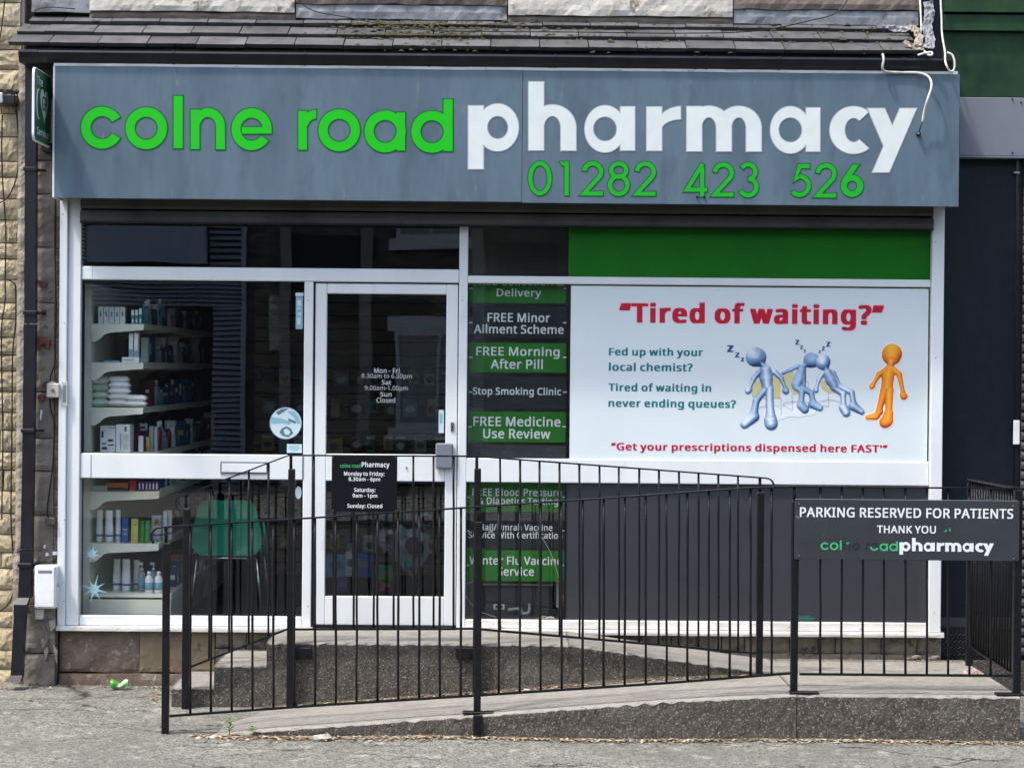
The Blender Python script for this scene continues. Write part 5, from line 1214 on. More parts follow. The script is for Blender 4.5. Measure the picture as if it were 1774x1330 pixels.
notice(813, 594, 981, 645, notice_green, 'green notice reading FREE Morning After Pill', [('FREE Morning', 825, 600.7, 969.5, 621, .028), ('After Pill', 850, 621.8, 940.5, 639, .028)], dash=618)
notice(813, 653, 981, 707, notice_dark, 'dark notice reading Stop Smoking Clinic', [('Stop Smoking Clinic', 819, 670.7, 972, 687.8, .03)], dash=678)
notice(812, 713, 980, 765.5, notice_green, 'green notice reading FREE Medicine Use Review', [('FREE Medicine', 820, 721, 971, 738.4, .03), ('Use Review', 837, 742.3, 953.5, 759.5, .03)], dash=738)
notice(812, 771, 980, 797, sign_board_dark, 'plain dark strip with no words, below the green Medicine Use Review notice', [])
notice(808, 834, 980, 886, notice_green, 'green notice reading FREE Blood Pressure and Diabetes Testing', [('FREE Blood Pressure', 818, 845.5, 973, 859, .028), ('& Diabetics Testing', 827.6, 860.9, 967, 877, .028)], dash=860)
notice(808, 889, 980, 949, notice_dark, 'dark notice reading Hajj Umrah Vaccine Service With Certification', [('Hajj/Umrah Vaccine', 830.7, 907, 957, 922, .03), ('Service With Certification', 811.5, 920.5, 974.8, 932.3, .03)], dash=918)
notice(807, 953, 979, 1006, notice_green, 'lowest green notice, reading Winter Flu Vaccine Service', [('Winter Flu Vaccine', 813, 962.8, 974, 978, .03), ('Service', 861.8, 981.6, 925, 997, .03)], dash=978)

# black opening hours sign on the door
OY = -.832
oh = empty('opening_hours_sign', (X(631, 838, OY), OY, Z(631, 886, OY)), 'black opening hours sign hung on the rear railing in front of the door', 'sign')
g = R(574.5, 789.5, 688, 886.5, OY); MB().cbox(g[0], g[1], OY, OY + .005, g[2], g[3], .001).build('board', board_black, oh)
for a, b_ in ((577, 792), (685, 792), (577, 884), (685, 884)):
    p = at(a, b_, OY); MB().tube([(p.x, OY + .001, p.z), (p.x, OY - .003, p.z)], .003, 8).build('fixing', neighbour_grey, oh)
for s_, x0, y0, x1, y1, m, off in (('colne road', 589.4, 803, 624.5, 809.8, worn_green, .02), ('Pharmacy', 626.6, 799.8, 674.7, 811.5, letter_white, .035), ('Monday to Friday:', 596, 816.5, 666, 825.9, letter_white, .03), ('8.30am - 6pm', 604, 826.5, 658.6, 835, letter_white, .03),
        ('Saturday:', 613.5, 844.6, 650.4, 854, letter_white, .03), ('9am - 1pm', 610.8, 855, 653.4, 863.5, letter_white, .03), ('Sunday: Closed', 601.6, 872.3, 662.2, 881.5, letter_white, .03)):
    text(s_, x0, y0, x1, y1, OY - .001, m, oh, off)

# stickers
def disc(cx, cy, r, Y, m, name, parent=None, n=28, ry=None):
    p = at(cx, cy, Y); s_ = r / 283.0; sy = (ry or r) / 283.0
    return MB().prism_xz([(p.x + s_ * math.cos(2 * math.pi * k / n), p.z + sy * math.sin(2 * math.pi * k / n)) for k in range(n)], Y, Y + .0008).build(name, m, parent)
sk_b = flat('sticker_blue', (0.22, 0.42, 0.50), .4); sk_w = flat('sticker_pale', (0.52, 0.64, 0.68), .4); sk_d = flat('sticker_dark', (0.10, 0.17, 0.20), .4)
rsk = empty('round_sticker', tuple(at(495, 760, .0)), 'round blue and white sticker of hands low on the left window', 'sticker')
disc(495, 733, 28.3, .001, sk_d, 'sticker_rim', rsk); disc(495, 733, 27, -.0005, sk_w, 'sticker_face', rsk)
def spoly(pts, Y, m, par, name='print'):
    P = [at(a, b_, Y) for a, b_ in pts]; MB().prism_xz([(p.x, p.z) for p in P], Y, Y + .0004).build(name, m, par)
spoly([(470, 722), (486, 724), (504, 730), (503, 735), (488, 733), (469, 734)], -.0012, sk_b, rsk)
spoly([(478, 714), (488, 708), (500, 707), (492, 713), (482, 719)], -.0012, sk_d, rsk)
spoly([(497, 712), (509, 712), (518, 722), (521, 735), (514, 733), (508, 722)], -.0012, sk_b, rsk)
spoly([(488, 742), (496, 738), (504, 742), (508, 750), (500, 757), (490, 755), (484, 749)], -.0012, sk_d, rsk)
spoly([(491, 745), (496, 742), (503, 747), (501, 753), (494, 753)], -.0016, sk_w, rsk)
spoly([(499, 724), (513, 730), (512, 734), (500, 729)], -.0016, sk_d, rsk)
def sticker(x0, y0, x1, y1, m, label, prints=(), Y=.0):
    g = R(x0, y0, x1, y1, Y); e = empty('sticker', (g[0], Y, g[2]), label, 'sticker')
    MB().box(g[0], g[1], Y, Y + .001, g[2], g[3]).build('sticker_sheet', m, e)
    for (a, b_, c_, d_, mm) in prints:
        g = R(a, b_, c_, d_, Y); MB().box(g[0], g[1], Y - .0008, Y - .0002, g[2], g[3]).build('print', mm, e)
sticker(497, 769, 523, 784, sk_w, 'small white sticker below the round sticker on the left window', [(501, 772, 518, 774, sk_b), (500, 776, 520, 777.5, sk_b), (503, 779, 517, 780.5, sk_b)])
sticker(512.5, 514, 524.5, 570, sk_b, 'tall narrow pale blue sticker at the top right of the left window', [(515, 520, 522, 530, sk_w), (515, 533, 521, 536, sk_w), (516, 541, 522, 546, sk_w), (515, 550, 521, 562, sk_w)])
sticker(512, 507, 526, 513, sk_w, 'tiny curled sticker above the tall blue sticker', [])
sticker(760, 710, 769, 750, sk_w, 'narrow white sticker low on the right side of the door glass', [(761.5, 716, 767, 733, sk_b)], Y=-.0005)
disc(517, 853, 5.5, -.001, sk_w, 'sticker', None, 20, 11); o = bpy.data.objects['sticker.%03d' % 4] if 'sticker.004' in bpy.data.objects else None
for o in list(bpy.data.objects):
    if o.name.startswith('sticker') and o.type == 'MESH' and o.parent is None: tag(o, 'small oval sticker at the right edge of the lower left window', 'sticker')
star_m = flat('star_blue', (0.27, 0.46, 0.50), .4)
for (cx, cy, r, ri, lab) in ((159, 959, 18, 6.5, 'smaller pale blue star sticker, the upper one on the lower left window'), (163, 1020, 27, 8, 'larger pale blue star sticker, the lower one on the lower left window')):
    P = []
    for k in range(8):
        a = 2 * math.pi * (k + .35) / 8; rr = r * (1 if k % 2 == 0 else .82)
        for da, r_ in ((-.30, ri), (-.17, ri * 1.12), (0, rr), (.17, ri * 1.12), (.30, ri)): P.append((cx + r_ * math.cos(a + da), cy + r_ * math.sin(a + da)))
    p3 = [at(a, b_, .003) for a, b_ in P]
    tag(MB().prism_xz([(p.x, p.z) for p in p3], .0035, .005).build('star_sticker', star_m), lab, 'sticker')
ORD = ['first', 'second', 'third', 'fourth', 'fifth', 'sixth', 'seventh', 'eighth', 'ninth', 'tenth', 'eleventh', 'twelfth']
# ================================================================== CONCRETE RAMP
YF, YI = -1.60, -.75
def interp(T_, x):
    if x <= T_[0][0]: return T_[0][1]
    for (a, b_), (c_, d_) in zip(T_[:-1], T_[1:]):
        if x <= c_: return b_ + (d_ - b_) * (x - a) / (c_ - a)
    return T_[-1][1]
LRT = [(X(p_, r_, YF), Z(p_, r_, YF)) for p_, r_ in ((262, 1284), (300, 1280), (470, 1263), (825, 1238), (1160, 1213), (1380, 1203))]
PZ = LRT[-1][1]
LR = lambda x: interp(LRT, x)
URT = [(X(462, 1113, YI), .44), (X(985, 1113, YI), .44), (X(1345, 1163, YI), PZ)]
UR = lambda x: interp(URT, x)
ra = empty('access_ramp', (0, -1.2, .05), 'concrete access ramp with low kerb wall, upper landing and steps to the pharmacy door', 'ramp')
xEnd = X(1767.5, 1240, YF)
def slab(name, xs, y0, y1, zf, m_top, m_side, zb=-.15, amp=.004, ny=10, round_=.012, seed=0):
    """solid block: rough top surface, rough front face, top front edge worn round"""
    mb = MB(); nx = len(xs) - 1
    cols = [(y0 + (y1 - y0) * (k / ny), 0.0) for k in range(1, ny + 1)]
    prof = []
    nzf = 12
    for k in range(nzf): prof.append(('f', k / nzf))
    prof.append(('e', 0)); prof.append(('e2', 0))
    for k in range(1, ny + 1): prof.append(('t', k / ny))
    rows = []
    for kind, t in prof:
        row = []
        for x in xs:
            zt_ = zf(x)
            if kind == 'f':
                zz = zb + (zt_ - round_ - zb) * t; e = amp * .9 * noise.noise((x * 9 + seed, zz * 17, seed)) + amp * .9 * noise.noise((x * 40, zz * 60, seed))
                row.append((x, y0 + e, zz))
            elif kind == 'e':
                row.append((x, y0 + amp * 1.5 * noise.noise((x * 25, seed, 1)), zt_ - round_ * (1 + 1.1 * noise.noise((x * 20, 2, seed)))))
            elif kind == 'e2': row.append((x, y0 + round_ * (1.3 + noise.noise((x * 14, 5, seed))), zt_ - .001))
            else:
                y = y0 + .02 + (y1 - y0 - .02) * t
                row.append((x, y, zt_ + amp * .7 * noise.noise((x * 4, y * 5, seed)) if t < 1 else zt_))
        rows.append(row)
    for r in rows: mb.v += r
    W = nx + 1
    for j in range(len(rows) - 1):
        top = prof[j][0] in ('e', 'e2', 't')
        for i in range(nx):
            mb.face([j * W + i, j * W + i + 1, (j + 1) * W + i + 1, (j + 1) * W + i], 0 if top else 1, top)
    for side in (0, nx):      # end caps
        l = [j * W + side for j in range(len(rows))]
        b = len(mb.v); mb.v.append((xs[side], y1, zb))
        l = l + [b]; mb.face(l[::-1] if side == 0 else l, 1) if False else mb.face(l if side else l[::-1], 1)
    b = len(mb.v); mb.v += [(x, y1, zb) for x in xs]
    t0 = (len(rows) - 1) * W
    for i in range(nx): mb.face([t0 + i, t0 + i + 1, b + i + 1, b + i], 1)
    return mb.build(name, [m_top, m_side], ra)
def lin(a, b_, s_=.03):
    n = max(2, int((b_ - a) / s_)); return [a + (b_ - a) * i / n for i in range(n + 1)]
xTurn = X(1380, 1203, YF)
slab('lower_ramp', lin(LRT[0][0] - .02, xTurn, .02), YF, YI - .001, lambda x: LR(x), ramp_top, agg_m, seed=1)
slab('platform', lin(xTurn + .004, xEnd, .02), YF + .004, -.05, lambda x: PZ, ramp_top, agg_m, seed=2)
xU = X(1352, 1163, YI)
slab('upper_ramp', lin(URT[1][0] + .001, xU, .02), YI, -.048, lambda x: UR(x) + .002, ramp_top, agg_m, seed=3)
slab('landing', lin(URT[0][0], URT[1][0], .02), YI, -.048, lambda x: .44, ramp_top, agg_m, seed=4)
xs1, xs2 = X(297, 1190, YI), X(371, 1152, YI)
slab('step', lin(xs1, xs2 - .001, .02), YI + .004, -.05, lambda x: .175, ramp_top, agg_m, seed=5)
slab('step', lin(xs2, URT[0][0] - .001, .02), YI + .002, -.05, lambda x: .305, ramp_top, agg_m, seed=6)

# ================================================================== RAILINGS
YR = -1.55
def rail_pts(P, Y): return [at(a, b_, Y) for a, b_ in P]
def rowat(P, px):
    return interp([(a, b_) for a, b_ in P], px)
def sweep_flat(name, pts, hw, hh, m, parent):
    """flat bar: thickness hh vertically, hw half depth"""
    mb = MB(); n = len(pts); P = [Vector(p) for p in pts]
    for i, p in enumerate(P):
        t = (P[min(i + 1, n - 1)] - P[max(i - 1, 0)]).normalized(); u = Vector((-t.z, 0, t.x)) * hh
        for a_, s_ in ((-hw, -1), (hw, -1), (hw, 1), (-hw, 1)): mb.v.append((p.x + u.x * s_, p.y + a_, p.z + u.z * s_))
    for i in range(n - 1):
        for k in range(4):
            j = (k + 1) % 4; mb.face([4 * i + k, 4 * i + j, 4 * i + 4 + j, 4 * i + 4 + k][::-1])
    mb.face([0, 1, 2, 3][::-1] if False else [0, 1, 2, 3]); mb.face([4 * n - 1, 4 * n - 2, 4 * n - 3, 4 * n - 4])
    return mb.build(name, m, parent)
def baluster(parent, px, r0, r1, Y, r=.0068):
    a = at(px, r0, Y); b_ = at(px - .009 * 0, r1, Y)
    jx = random.uniform(-.002, .002)
    n = 6
    pts = [(a.x + (b_.x - a.x) * k / n + (random.uniform(-.0016, .0016) if 0 < k < n else 0) + jx * k / n, Y + (random.uniform(-.002, .002) if 0 < k < n else 0), a.z + (b_.z - a.z) * k / n) for k in range(n + 1)]
    MB().tube(pts, [r * random.uniform(.92, 1.1) for _ in pts], 7).build('baluster', black_iron, parent)
def post(parent, px, ytop, ybot, Y, hw=.0195, zbot=None):
    a = at(px, ytop, Y); b_ = at(px, ybot, Y); xm = (a.x + b_.x) / 2
    return MB().cbox(xm - hw, xm + hw, Y - hw, Y + hw, zbot if zbot is not None else b_.z, a.z, .004).build('post', black_iron, parent)
random.seed(33)
TOPF = [(283, 913), (600, 893), (1060, 862), (1300, 845), (1376, 842.5), (1768, 846)]
BOTF = [(294, 1239.5), (560, 1220.5), (824, 1204), (1160, 1182), (1368, 1165.5), (1385, 1167), (1757, 1170)]
fr = empty('front_railing', (0, YR, .1), 'black iron railing along the outer edge of the lower ramp, with curled left end', 'railing')
curl = [(266, 941), (262.5, 932), (264, 923), (271, 915.5)]
sweep_flat('top_rail', curve_pts(rail_pts(curl + TOPF[:1], YR), 5) + rail_pts(TOPF[1:5], YR), .019, .0042, black_iron, fr)
sweep_flat('top_rail', rail_pts([(1376.5, 842.5), (1768, 846)], YR), .019, .0042, black_iron, fr)
sweep_flat('bottom_rail', rail_pts(BOTF[:5], YR), .012, .006, black_iron, fr)
sweep_flat('bottom_rail', rail_pts(BOTF[5:], YR), .012, .006, black_iron, fr)
post(fr, 287.5, 940, 1279, YR, .0195, LR(X(287, 1279, YR)) - .02)
post(fr, 828, 903, 1240, YR, .0195, LR(X(828, 1240, YR)) - .0)
post(fr, 1376.5, 868, 1203, YR, .0195, PZ - .01)
post(fr, 1762, 848, 1206, YR, .022, PZ - .01)
for px, a, b_ in ((287.5, 914, 940), (828, 879, 903), (1376.5, 843, 868)):
    p0, p1 = at(px, a, YR), at(px, b_, YR); MB().tube([p1, p0], .009, 8).build('post_spigot', black_iron, fr)
def foot(px, row, w0, w1, Z_, Y=YR, m=black_iron):
    p = at(px, row, Y); MB().cbox(p.x + w0, p.x + w1, Y - .035, Y + .03, Z_, Z_ + .012, .003).build('foot_plate', m, fr)
foot(287.5, 1279, .02, .125, LR(X(320, 1270, YR)) + .002)
foot(828, 1240, -.085, .085, LR(X(828, 1240, YR)) + .001)
foot(1376.5, 1203, -.03, .13, PZ + .001)
foot(1762, 1206, -.12, .03, PZ + .001)
p = at(828, 1240, YF - .03)
MB().cbox(p.x - .026, p.x + .026, YF - .035, YF - .012, LR(p.x) - .105, LR(p.x) + .004, .003).build('strap', black_iron, fr)
MB().tube([(p.x, YF - .034, LR(p.x) - .075), (p.x, YF - .048, LR(p.x) - .075)], .009, 6).build('bolt', black_iron, fr)
p = at(836, 600, YR)
for px in list([329.5 + 36.05 * k for k in range(14)]) + [864 + 36.35 * k for k in range(14)]:
    if abs(px - 828) < 14: continue
    baluster(fr, px, rowat(BOTF, px), rowat(TOPF, px), YR)
for px in [1421 + 36.9 * k for k in range(9)]:
    baluster(fr, px, rowat(BOTF, px), rowat(TOPF, px), YR)

YB = -.79
TOPB = [(321, 857), (412, 822), (500, 788.5), (822, 790), (1322, 827.5)]
BOTB = [(331, 1154), (497, 1089.5), (822, 1088.5), (1312, 1131)]
rr_ = empty('rear_railing', (0, YB, .3), 'black iron railing beside the upper landing and steps, nearer the shop door', 'railing')
lc = [(311, 884.5), (305.5, 876), (305.5, 866), (311, 860.5)]
rc = [(1333, 829.5), (1338.5, 834.5), (1340, 842), (1339, 850)]
sweep_flat('top_rail', curve_pts(rail_pts(lc + TOPB[:1], YB), 5) + rail_pts(TOPB[1:4], YB) + curve_pts(rail_pts([TOPB[4]] + rc, YB), 5), .019, .0042, black_iron, rr_)
sweep_flat('bottom_rail', rail_pts(BOTB, YB), .012, .006, black_iron, rr_)
post(rr_, 322.5, 880, 1217, YB, .0205, LR(X(322, 1217, YB)) - .01)
post(rr_, 504, 812, 1205, YB, .0195, LR(X(504, 1205, YB)) - .01)
post(rr_, 826, 811, 1190, YB, .0195, LR(X(826, 1190, YB)) - .01)
post(rr_, 1316.5, 852, 1166, YB, .0195, PZ - .03)
for px, a, b_ in ((322.5, 857, 880), (504, 789, 812), (826, 790, 811), (1316.5, 828, 852)):
    MB().tube([at(px, b_, YB), at(px, a, YB)], .009, 8).build('post_spigot', black_iron, rr_)
for px in (524, 806):
    p = at(px, 1130, YI); MB().cbox(p.x - .055, p.x + .055, YI - .03, YI - .001, p.z - .032, p.z + .032, .003).build('wall_bracket', black_iron, rr_)
    MB().tube([(p.x + .03, YI - .03, p.z), (p.x + .03, YI - .04, p.z)], .008, 6).build('bolt', black_iron, rr_)
for px in [362.5, 397, 431, 465, 543.5] + [543.5 + 34.6 * k for k in range(1, 8)] + [866.5 + 34.35 * k for k in range(13)]:
    if abs(px - 504) < 12 or px > 1300: continue
    baluster(rr_, px, rowat(BOTB, px), rowat(TOPB, px), YB, .0066)

# side railing at the right end, running back to the building
sX = at(1762, 1000, YR).x
sr_ = empty('side_railing', (sX, -1.0, PZ), 'short black iron railing at the right end running back towards the building', 'railing')
ty0, ty1 = -1.52, -.30
tz0, tz1 = Z(1765, 846, YR), Z(1690, 830, -.30)
bz0, bz1 = Z(1757, 1170, YR), Z(1685, 1118, -.30)
MB().hexa([(sX - .02, ty0, tz0 - .006), (sX + .02, ty0, tz0 - .006), (sX + .02, ty1, tz1 - .006), (sX - .02, ty1, tz1 - .006), (sX - .02, ty0, tz0 + .004), (sX + .02, ty0, tz0 + .004), (sX + .02, ty1, tz1 + .004), (sX - .02, ty1, tz1 + .004)]).build('top_rail', black_iron, sr_)
MB().hexa([(sX - .012, ty0, bz0 - .006), (sX + .012, ty0, bz0 - .006), (sX + .012, ty1, bz1 - .006), (sX - .012, ty1, bz1 - .006), (sX - .012, ty0, bz0 + .006), (sX + .012, ty0, bz0 + .006), (sX + .012, ty1, bz1 + .006), (sX - .012, ty1, bz1 + .006)]).build('bottom_rail', black_iron, sr_)
nb_ = 17
for k in range(nb_):
    t = (k + .6) / (nb_ + .2); y = ty0 + (ty1 - ty0) * t
    MB().tube([(sX, y, bz0 + (bz1 - bz0) * t), (sX + random.uniform(-.003, .003), y, bz0 + .4), (sX, y, tz0 + (tz1 - tz0) * t)], .007, 7).build('baluster', black_iron, sr_)
MB().cbox(sX - .02, sX + .02, ty1 - .02, ty1 + .02, PZ - .0, tz1 - .02, .004).build('post', black_iron, sr_)

# parking sign on the front railing
KY = YR - .035
ps = empty('parking_sign', (X(1571, 970, KY), KY, Z(1571, 970, KY)), 'dark grey parking sign with worn green lettering mounted on the front railing', 'sign')
g = R(1376.5, 866.5, 1766, 970, KY)
MB().cbox(g[0], g[1], KY, KY + .006, g[2], g[3], .002).build('board', sign_board_dark, ps)
MB().box(g[0] + .002, g[1] - .01, KY - .0005, KY + .007, g[3] + .0003, g[3] + .004).build('top_edge', neighbour_grey, ps)
KT = KY - .0012
text('PARKING RESERVED FOR PATIENTS', 1385.7, 879.5, 1755.5, 896.8, KT, letter_white, ps, .032)
text('THANK YOU', 1519.4, 910, 1621.4, 923.5, KT, letter_white, ps, .032)
def pconv(ox, sx):
    def f(x, y):
        px = ox[0] + (x - ox[1]) * sx; py = 954 + (y - 262) * .187 + (px - 1571) * .006
        p = at(px, py, KY); return (p.x, p.z)
    return f
gm = [worn_green, worn_green, worn_green, ghost_m, ghost_m, ghost_m, worn_green, worn_green, worn_green]
for k, (nm, pcs) in enumerate(GREEN):
    pc = pcs; cv = pconv((1421.4, 140), .208)
    if k == 6:
        glyph_mesh('letter', pcs, 0, KY - .0006, KY + .001, cv, ghost_m, ps); pc = [arc(587.7, 226.3, 36.8, 37, 19.2, 19.2, 170, 345)]
    glyph_mesh('letter', pc, -1.5 if gm[k] is worn_green else -1, KY - (.0016 if gm[k] is worn_green else .0006), KY + .001, cv, gm[k], ps)
glyph_mesh('letter', [poly((352, 192), (378, 184), (376, 200), (356, 202))], 0, KY - .0016, KY + .001, pconv((1421.4, 140), .208), worn_green, ps)
for nm, pcs in WHITE:
    glyph_mesh('letter', pcs, 1.5, KY - .0016, KY + .001, pconv((1558.4, 811), .2097), letter_white, ps)
for pts in ([(1635, 920), (1640, 917), (1641, 919), (1637, 921)], [(1644, 915), (1646, 915), (1647, 920), (1645, 920)]):
    P = [at(a, b_, KY) for a, b_ in pts]; MB().prism_xz([(p.x, p.z) for p in P], KY - .0012, KY).build('paint_speck', worn_green, ps)
for a, b_ in ((1384, 872), (1755, 876), (1384, 962), (1756, 967)):
    p = at(a, b_, KY); MB().tube([(p.x, KY, p.z), (p.x, KY - .004, p.z)], .004, 8).build('screw', neighbour_grey, ps)

# ================================================================== SMALL WALL THINGS
bxg = R(59.5, 979, 97.5, 1054, -.16)
mbx = empty('meter_box', ((bxg[0] + bxg[1]) / 2, -.1, bxg[2]), 'tall white plastic meter box fixed low on the stone pilaster', 'meter box')
MB().cbox(bxg[0], bxg[1], -.165, -.06, bxg[2], bxg[3], .010).build('case', white_plastic, mbx)
MB().cbox(bxg[0] + .012, bxg[1] - .012, -.169, -.1645, bxg[2] + .012, bxg[3] - .012, .004).build('lid', white_plastic, mbx)
MB().box(bxg[0] + .025, bxg[1] - .025, -.1705, -.1685, bxg[3] - .045, bxg[3] - .030).build('lid_slot', neighbour_grey, mbx)
for dz in (.05, .21):
    MB().cbox(bxg[0] - .012, bxg[0] - .0005, -.13, -.11, bxg[2] + dz - .008, bxg[2] + dz + .008, .002).build('hinge', neighbour_grey, mbx)
MB().cbox(bxg[1] + .0005, bxg[1] + .016, -.13, -.11, bxg[2] + .13, bxg[2] + .146, .002).build('latch', metal_bright, mbx)
p = at(69, 1062, -.11)
MB().cbox(p.x - .026, p.x + .026, -.14, -.06, p.z - .035, bxg[2] - .001, .008).build('cable_gland', cream_plastic, mbx)
cable([C(70, 1068, -.10), C(74, 1082, -.11), C(80, 1098, -.115), C(81, 1112, -.12), C(74, 1124, -.115)], .008, brown_stone, 'brown painted cable curving down out of the tall white meter box')
g = R(81, 664, 103.5, 688.5, -.09)
jb = empty('junction_box', ((g[0] + g[1]) / 2, -.07, g[2]), 'small square cream junction box on the pilaster, level with the shutter guide', 'junction box')
MB().cbox(g[0], g[1], -.10, -.05, g[2], g[3], .006).build('case', cream_plastic, jb)
MB().tube([((g[0] + g[1]) / 2, -.10, (g[2] + g[3]) / 2), ((g[0] + g[1]) / 2, -.108, (g[2] + g[3]) / 2)], .010, 10).build('lock', chrome, jb)
MB().prism_xz([(g[0] + .01, g[3] + .0005), (g[1] - .02, g[3] + .0005), ((g[0] + g[1]) / 2 - .01, g[3] + .014)], -.09, -.06).build('cable_entry', cream_plastic, jb)
g = R(107, 661, 117, 703, -.076)
MB().cbox(g[0], g[1], -.080, -.0755, g[2], g[3], .002).build('warning_label', cream_plastic, sf)
MB().cbox(g[0] + .008, g[1] - .008, -.0812, -.0802, g[2] + .02, g[3] - .02, .0005).build('label_print', neighbour_grey, sf)
p = at(88, 905, -.07)
MB().cbox(p.x - .03, p.x + .03, -.10, -.05, p.z - .01, p.z + .03, .004).build('pipe_clip', dark_shutter, pil)
CY = -.062
cable([C(96, 345, CY), C(95, 400, CY), C(96, 470, CY), C(97.5, 540, CY), C(96, 600, CY), C(95, 630, CY), C(88, 650, CY), C(88, 664, -.075)], .0045, cable_black, 'black cable running down the pilaster into the small cream junction box')
cable([C(86, 689, -.075), C(88, 710, CY), C(94, 735, CY), C(92, 800, CY), C(86, 850, CY), C(82, 880, CY), C(86, 903, CY), C(98, 906, CY)], .0045, cable_black, 'black cable running down the pilaster below the small cream junction box')
CW = .0
cable([C(24, 155, -.02), C(28, 190, -.02), C(32, 245, CW), C(30, 300, CW), C(18, 335, CW), C(3, 350, CW), C(-20, 352, CW)], .0045, cable_black, 'black cable sweeping from the bracket down across the stone wall to the left edge')
cable([C(10, -10, CW), C(5, 30, CW), C(1, 60, CW), C(-6, 90, CW)], .004, cable_black, 'black cable crossing the topmost stones at the left edge')
cable([C(4, 200, CW), C(3, 260, CW), C(5, 320, CW), C(10, 400, CW), C(9, 480, CW), C(9, 520, CW), C(3, 565, CW), C(3, 640, CW), C(5, 760, CW), C(3, 900, CW)], .0045, cable_black, 'long black cable running straight down the left end of the stone wall')
cable([C(-5, 485, CW), C(10, 484, CW), C(22, 489, CW), C(27, 500, CW), C(27, 560, CW), C(22, 610, CW), C(21, 700, CW), C(20, 800, CW), C(19, 880, CW), C(20, 920, CW), C(24, 980, CW), C(24, 1020, CW), C(14, 1046, CW), C(-6, 1062, CW)], .0045, cable_black, 'black cable arching over and running down the right side of the stone wall')
br = empty('cable_bracket', tuple(C(10, 170, -.05)), 'black bracket with bundled cables high on the stone wall at the left edge', 'bracket')
g = R(-12, 166, 30, 182, -.08); MB().cbox(g[0], g[1], -.14, .02, g[2], g[3], .006).build('arm', black_plastic, br)
g = R(-14, 162, 8, 180, -.1); MB().cbox(g[0], g[1], -.15, -.08, g[2], g[3], .006).build('clamp', metal_bright, br)
random.seed(4)
mb = MB()
for k in range(9):
    pts = [at(random.uniform(-6, 34), random.uniform(154, 172), -.1 + random.uniform(-.03, .03)) for _ in range(5)]
    mb.tube(curve_pts(pts, 4), .0035, 5)
mb.build('tangled_cable', cable_black, br)

# ================================================================== INTERIOR
sh = empty('shelving_unit', (fx0 + .2, .2, FLOOR), 'pale metal shelving with bracketed shelves just inside the left window', 'shelving')
SY0, SY1 = .16, 3.6
ux0 = X(157, 700, SY0); ux1 = X(248, 700, SY0); lx1 = X(275, 940, SY0)
SH = [(571, 561, ux0, ux1, 'u'), (638, 628, ux0, ux1, 'u'), (716, 706, ux0, ux1, 'u'), (793, 784, ux0, X(272, 780, SY0), 'n'),
      (862, 851.5, ux0, lx1, 'u'), (952, 941, ux0, lx1, 'u'), (1038, 1028, ux0, X(296, 1030, SY0), 'n')]
MB().box(X(143, 700, SY0) + .01, ux0 - .001, SY0, SY1, FLOOR, Z(200, 492, SY0)).build('back_panel', shelf_m, sh)
SHZ = []
for (r0, r1, xa, xb, k) in SH:
    z0, z1 = Z(205, r0, SY0), Z(205, r1, SY0); SHZ.append((z1, xa, xb))
    MB().box(xa, xb, SY0, SY1, z1 - .022, z1).build('shelf', shelf_m, sh)
    MB().box(xb - .003, xb + .001, SY0 + .002, SY1, z1 - .032, z1 + .004).build('price_rail', shelf_m, sh)
    if k == 'u':
        h = z1 - z0
        for yy in (SY0 - .004, 1.1, 2.05, 3.0):
            MB().prism_xz([(xa, z1 - .002), (xb - .001, z1 - .002), (xb - .001, z0 - .002), (xb - .05, z0 - .006), (xa + .115, z0 - .02), (xa + .085, z0 - .03), (xa + .06, z0 - .055), (xa + .03, z0 - .075), (xa, z0 - .075)], yy - .002, yy + .002).build('bracket', shelf_m, sh)
MB().box(ux0, X(296, 1040, SY0), SY0 - .01, SY1, FLOOR, Z(220, 1038, SY0)).build('kick_panel', shelf_m, sh)

PC = {}
def pc(n_, c, r=.4):
    if n_ not in PC: PC[n_] = mat('pack_' + n_, c, tuple(v * .8 for v in c), 12, r)
    return PC[n_]
white_p = pc('white', (.86, .88, .87)); teal_p = pc('teal', (.02, .30, .30)); blue_p = pc('blue', (.03, .12, .42)); yel_p = pc('yellow', (.62, .50, .14))
grn_p = pc('green', (.03, .30, .06)); red_p = pc('red', (.35, .03, .04)); mar_p = pc('maroon', (.22, .02, .05)); org_p = pc('orange', (.62, .20, .05)); pur_p = pc('purple', (.16, .08, .32)); pnk_p = pc('pink', (.5, .12, .16)); ink_p = pc('ink', (.06, .07, .12)); gwht = pc('greenish_white', (.62, .70, .58))
cy_p = pc('cyan', (.18, .40, .52)); clr_p = pc('clear', (.36, .38, .37), .2); drk_p = pc('dark', (.05, .05, .06))
def carton(px0, py0, px1, py1, Y, m, label, group=None, dep=.06, prints=(), zb=None):
    a, b_, c_, d_ = R(px0, py0, px1, py1, Y)
    if zb is not None: d_ = zb + (d_ - c_); c_ = zb
    e = empty('carton', ((a + b_) / 2, Y + dep / 2, c_), label, 'carton', group)
    MB().cbox(a + .0008, b_ - .0008, Y, Y + dep, c_ + .0005, d_, .0015).build('box', m, e)
    for (u0, v0, u1, v1, pm_) in prints:
        MB().box(a + (b_ - a) * u0, a + (b_ - a) * u1, Y - .0009, Y - .0002, c_ + (d_ - c_) * v0, c_ + (d_ - c_) * v1).build('print', pm_, e)
    return e
S1, S2, S3, S4, S5, S6, S7 = [s[0] for s in SHZ]
nm_ = ['first', 'second', 'third', 'fourth', 'fifth']
for k in range(5):
    carton(170 + k * 9.45, 528.5, 179 + k * 9.45, 558.5, .22, white_p, '%s from the left of five slim white cartons on the top shelf' % nm_[k], 'white cartons on the top shelf', .07, [(.35, .45, .65, .7, neighbour_grey)], zb=S1)
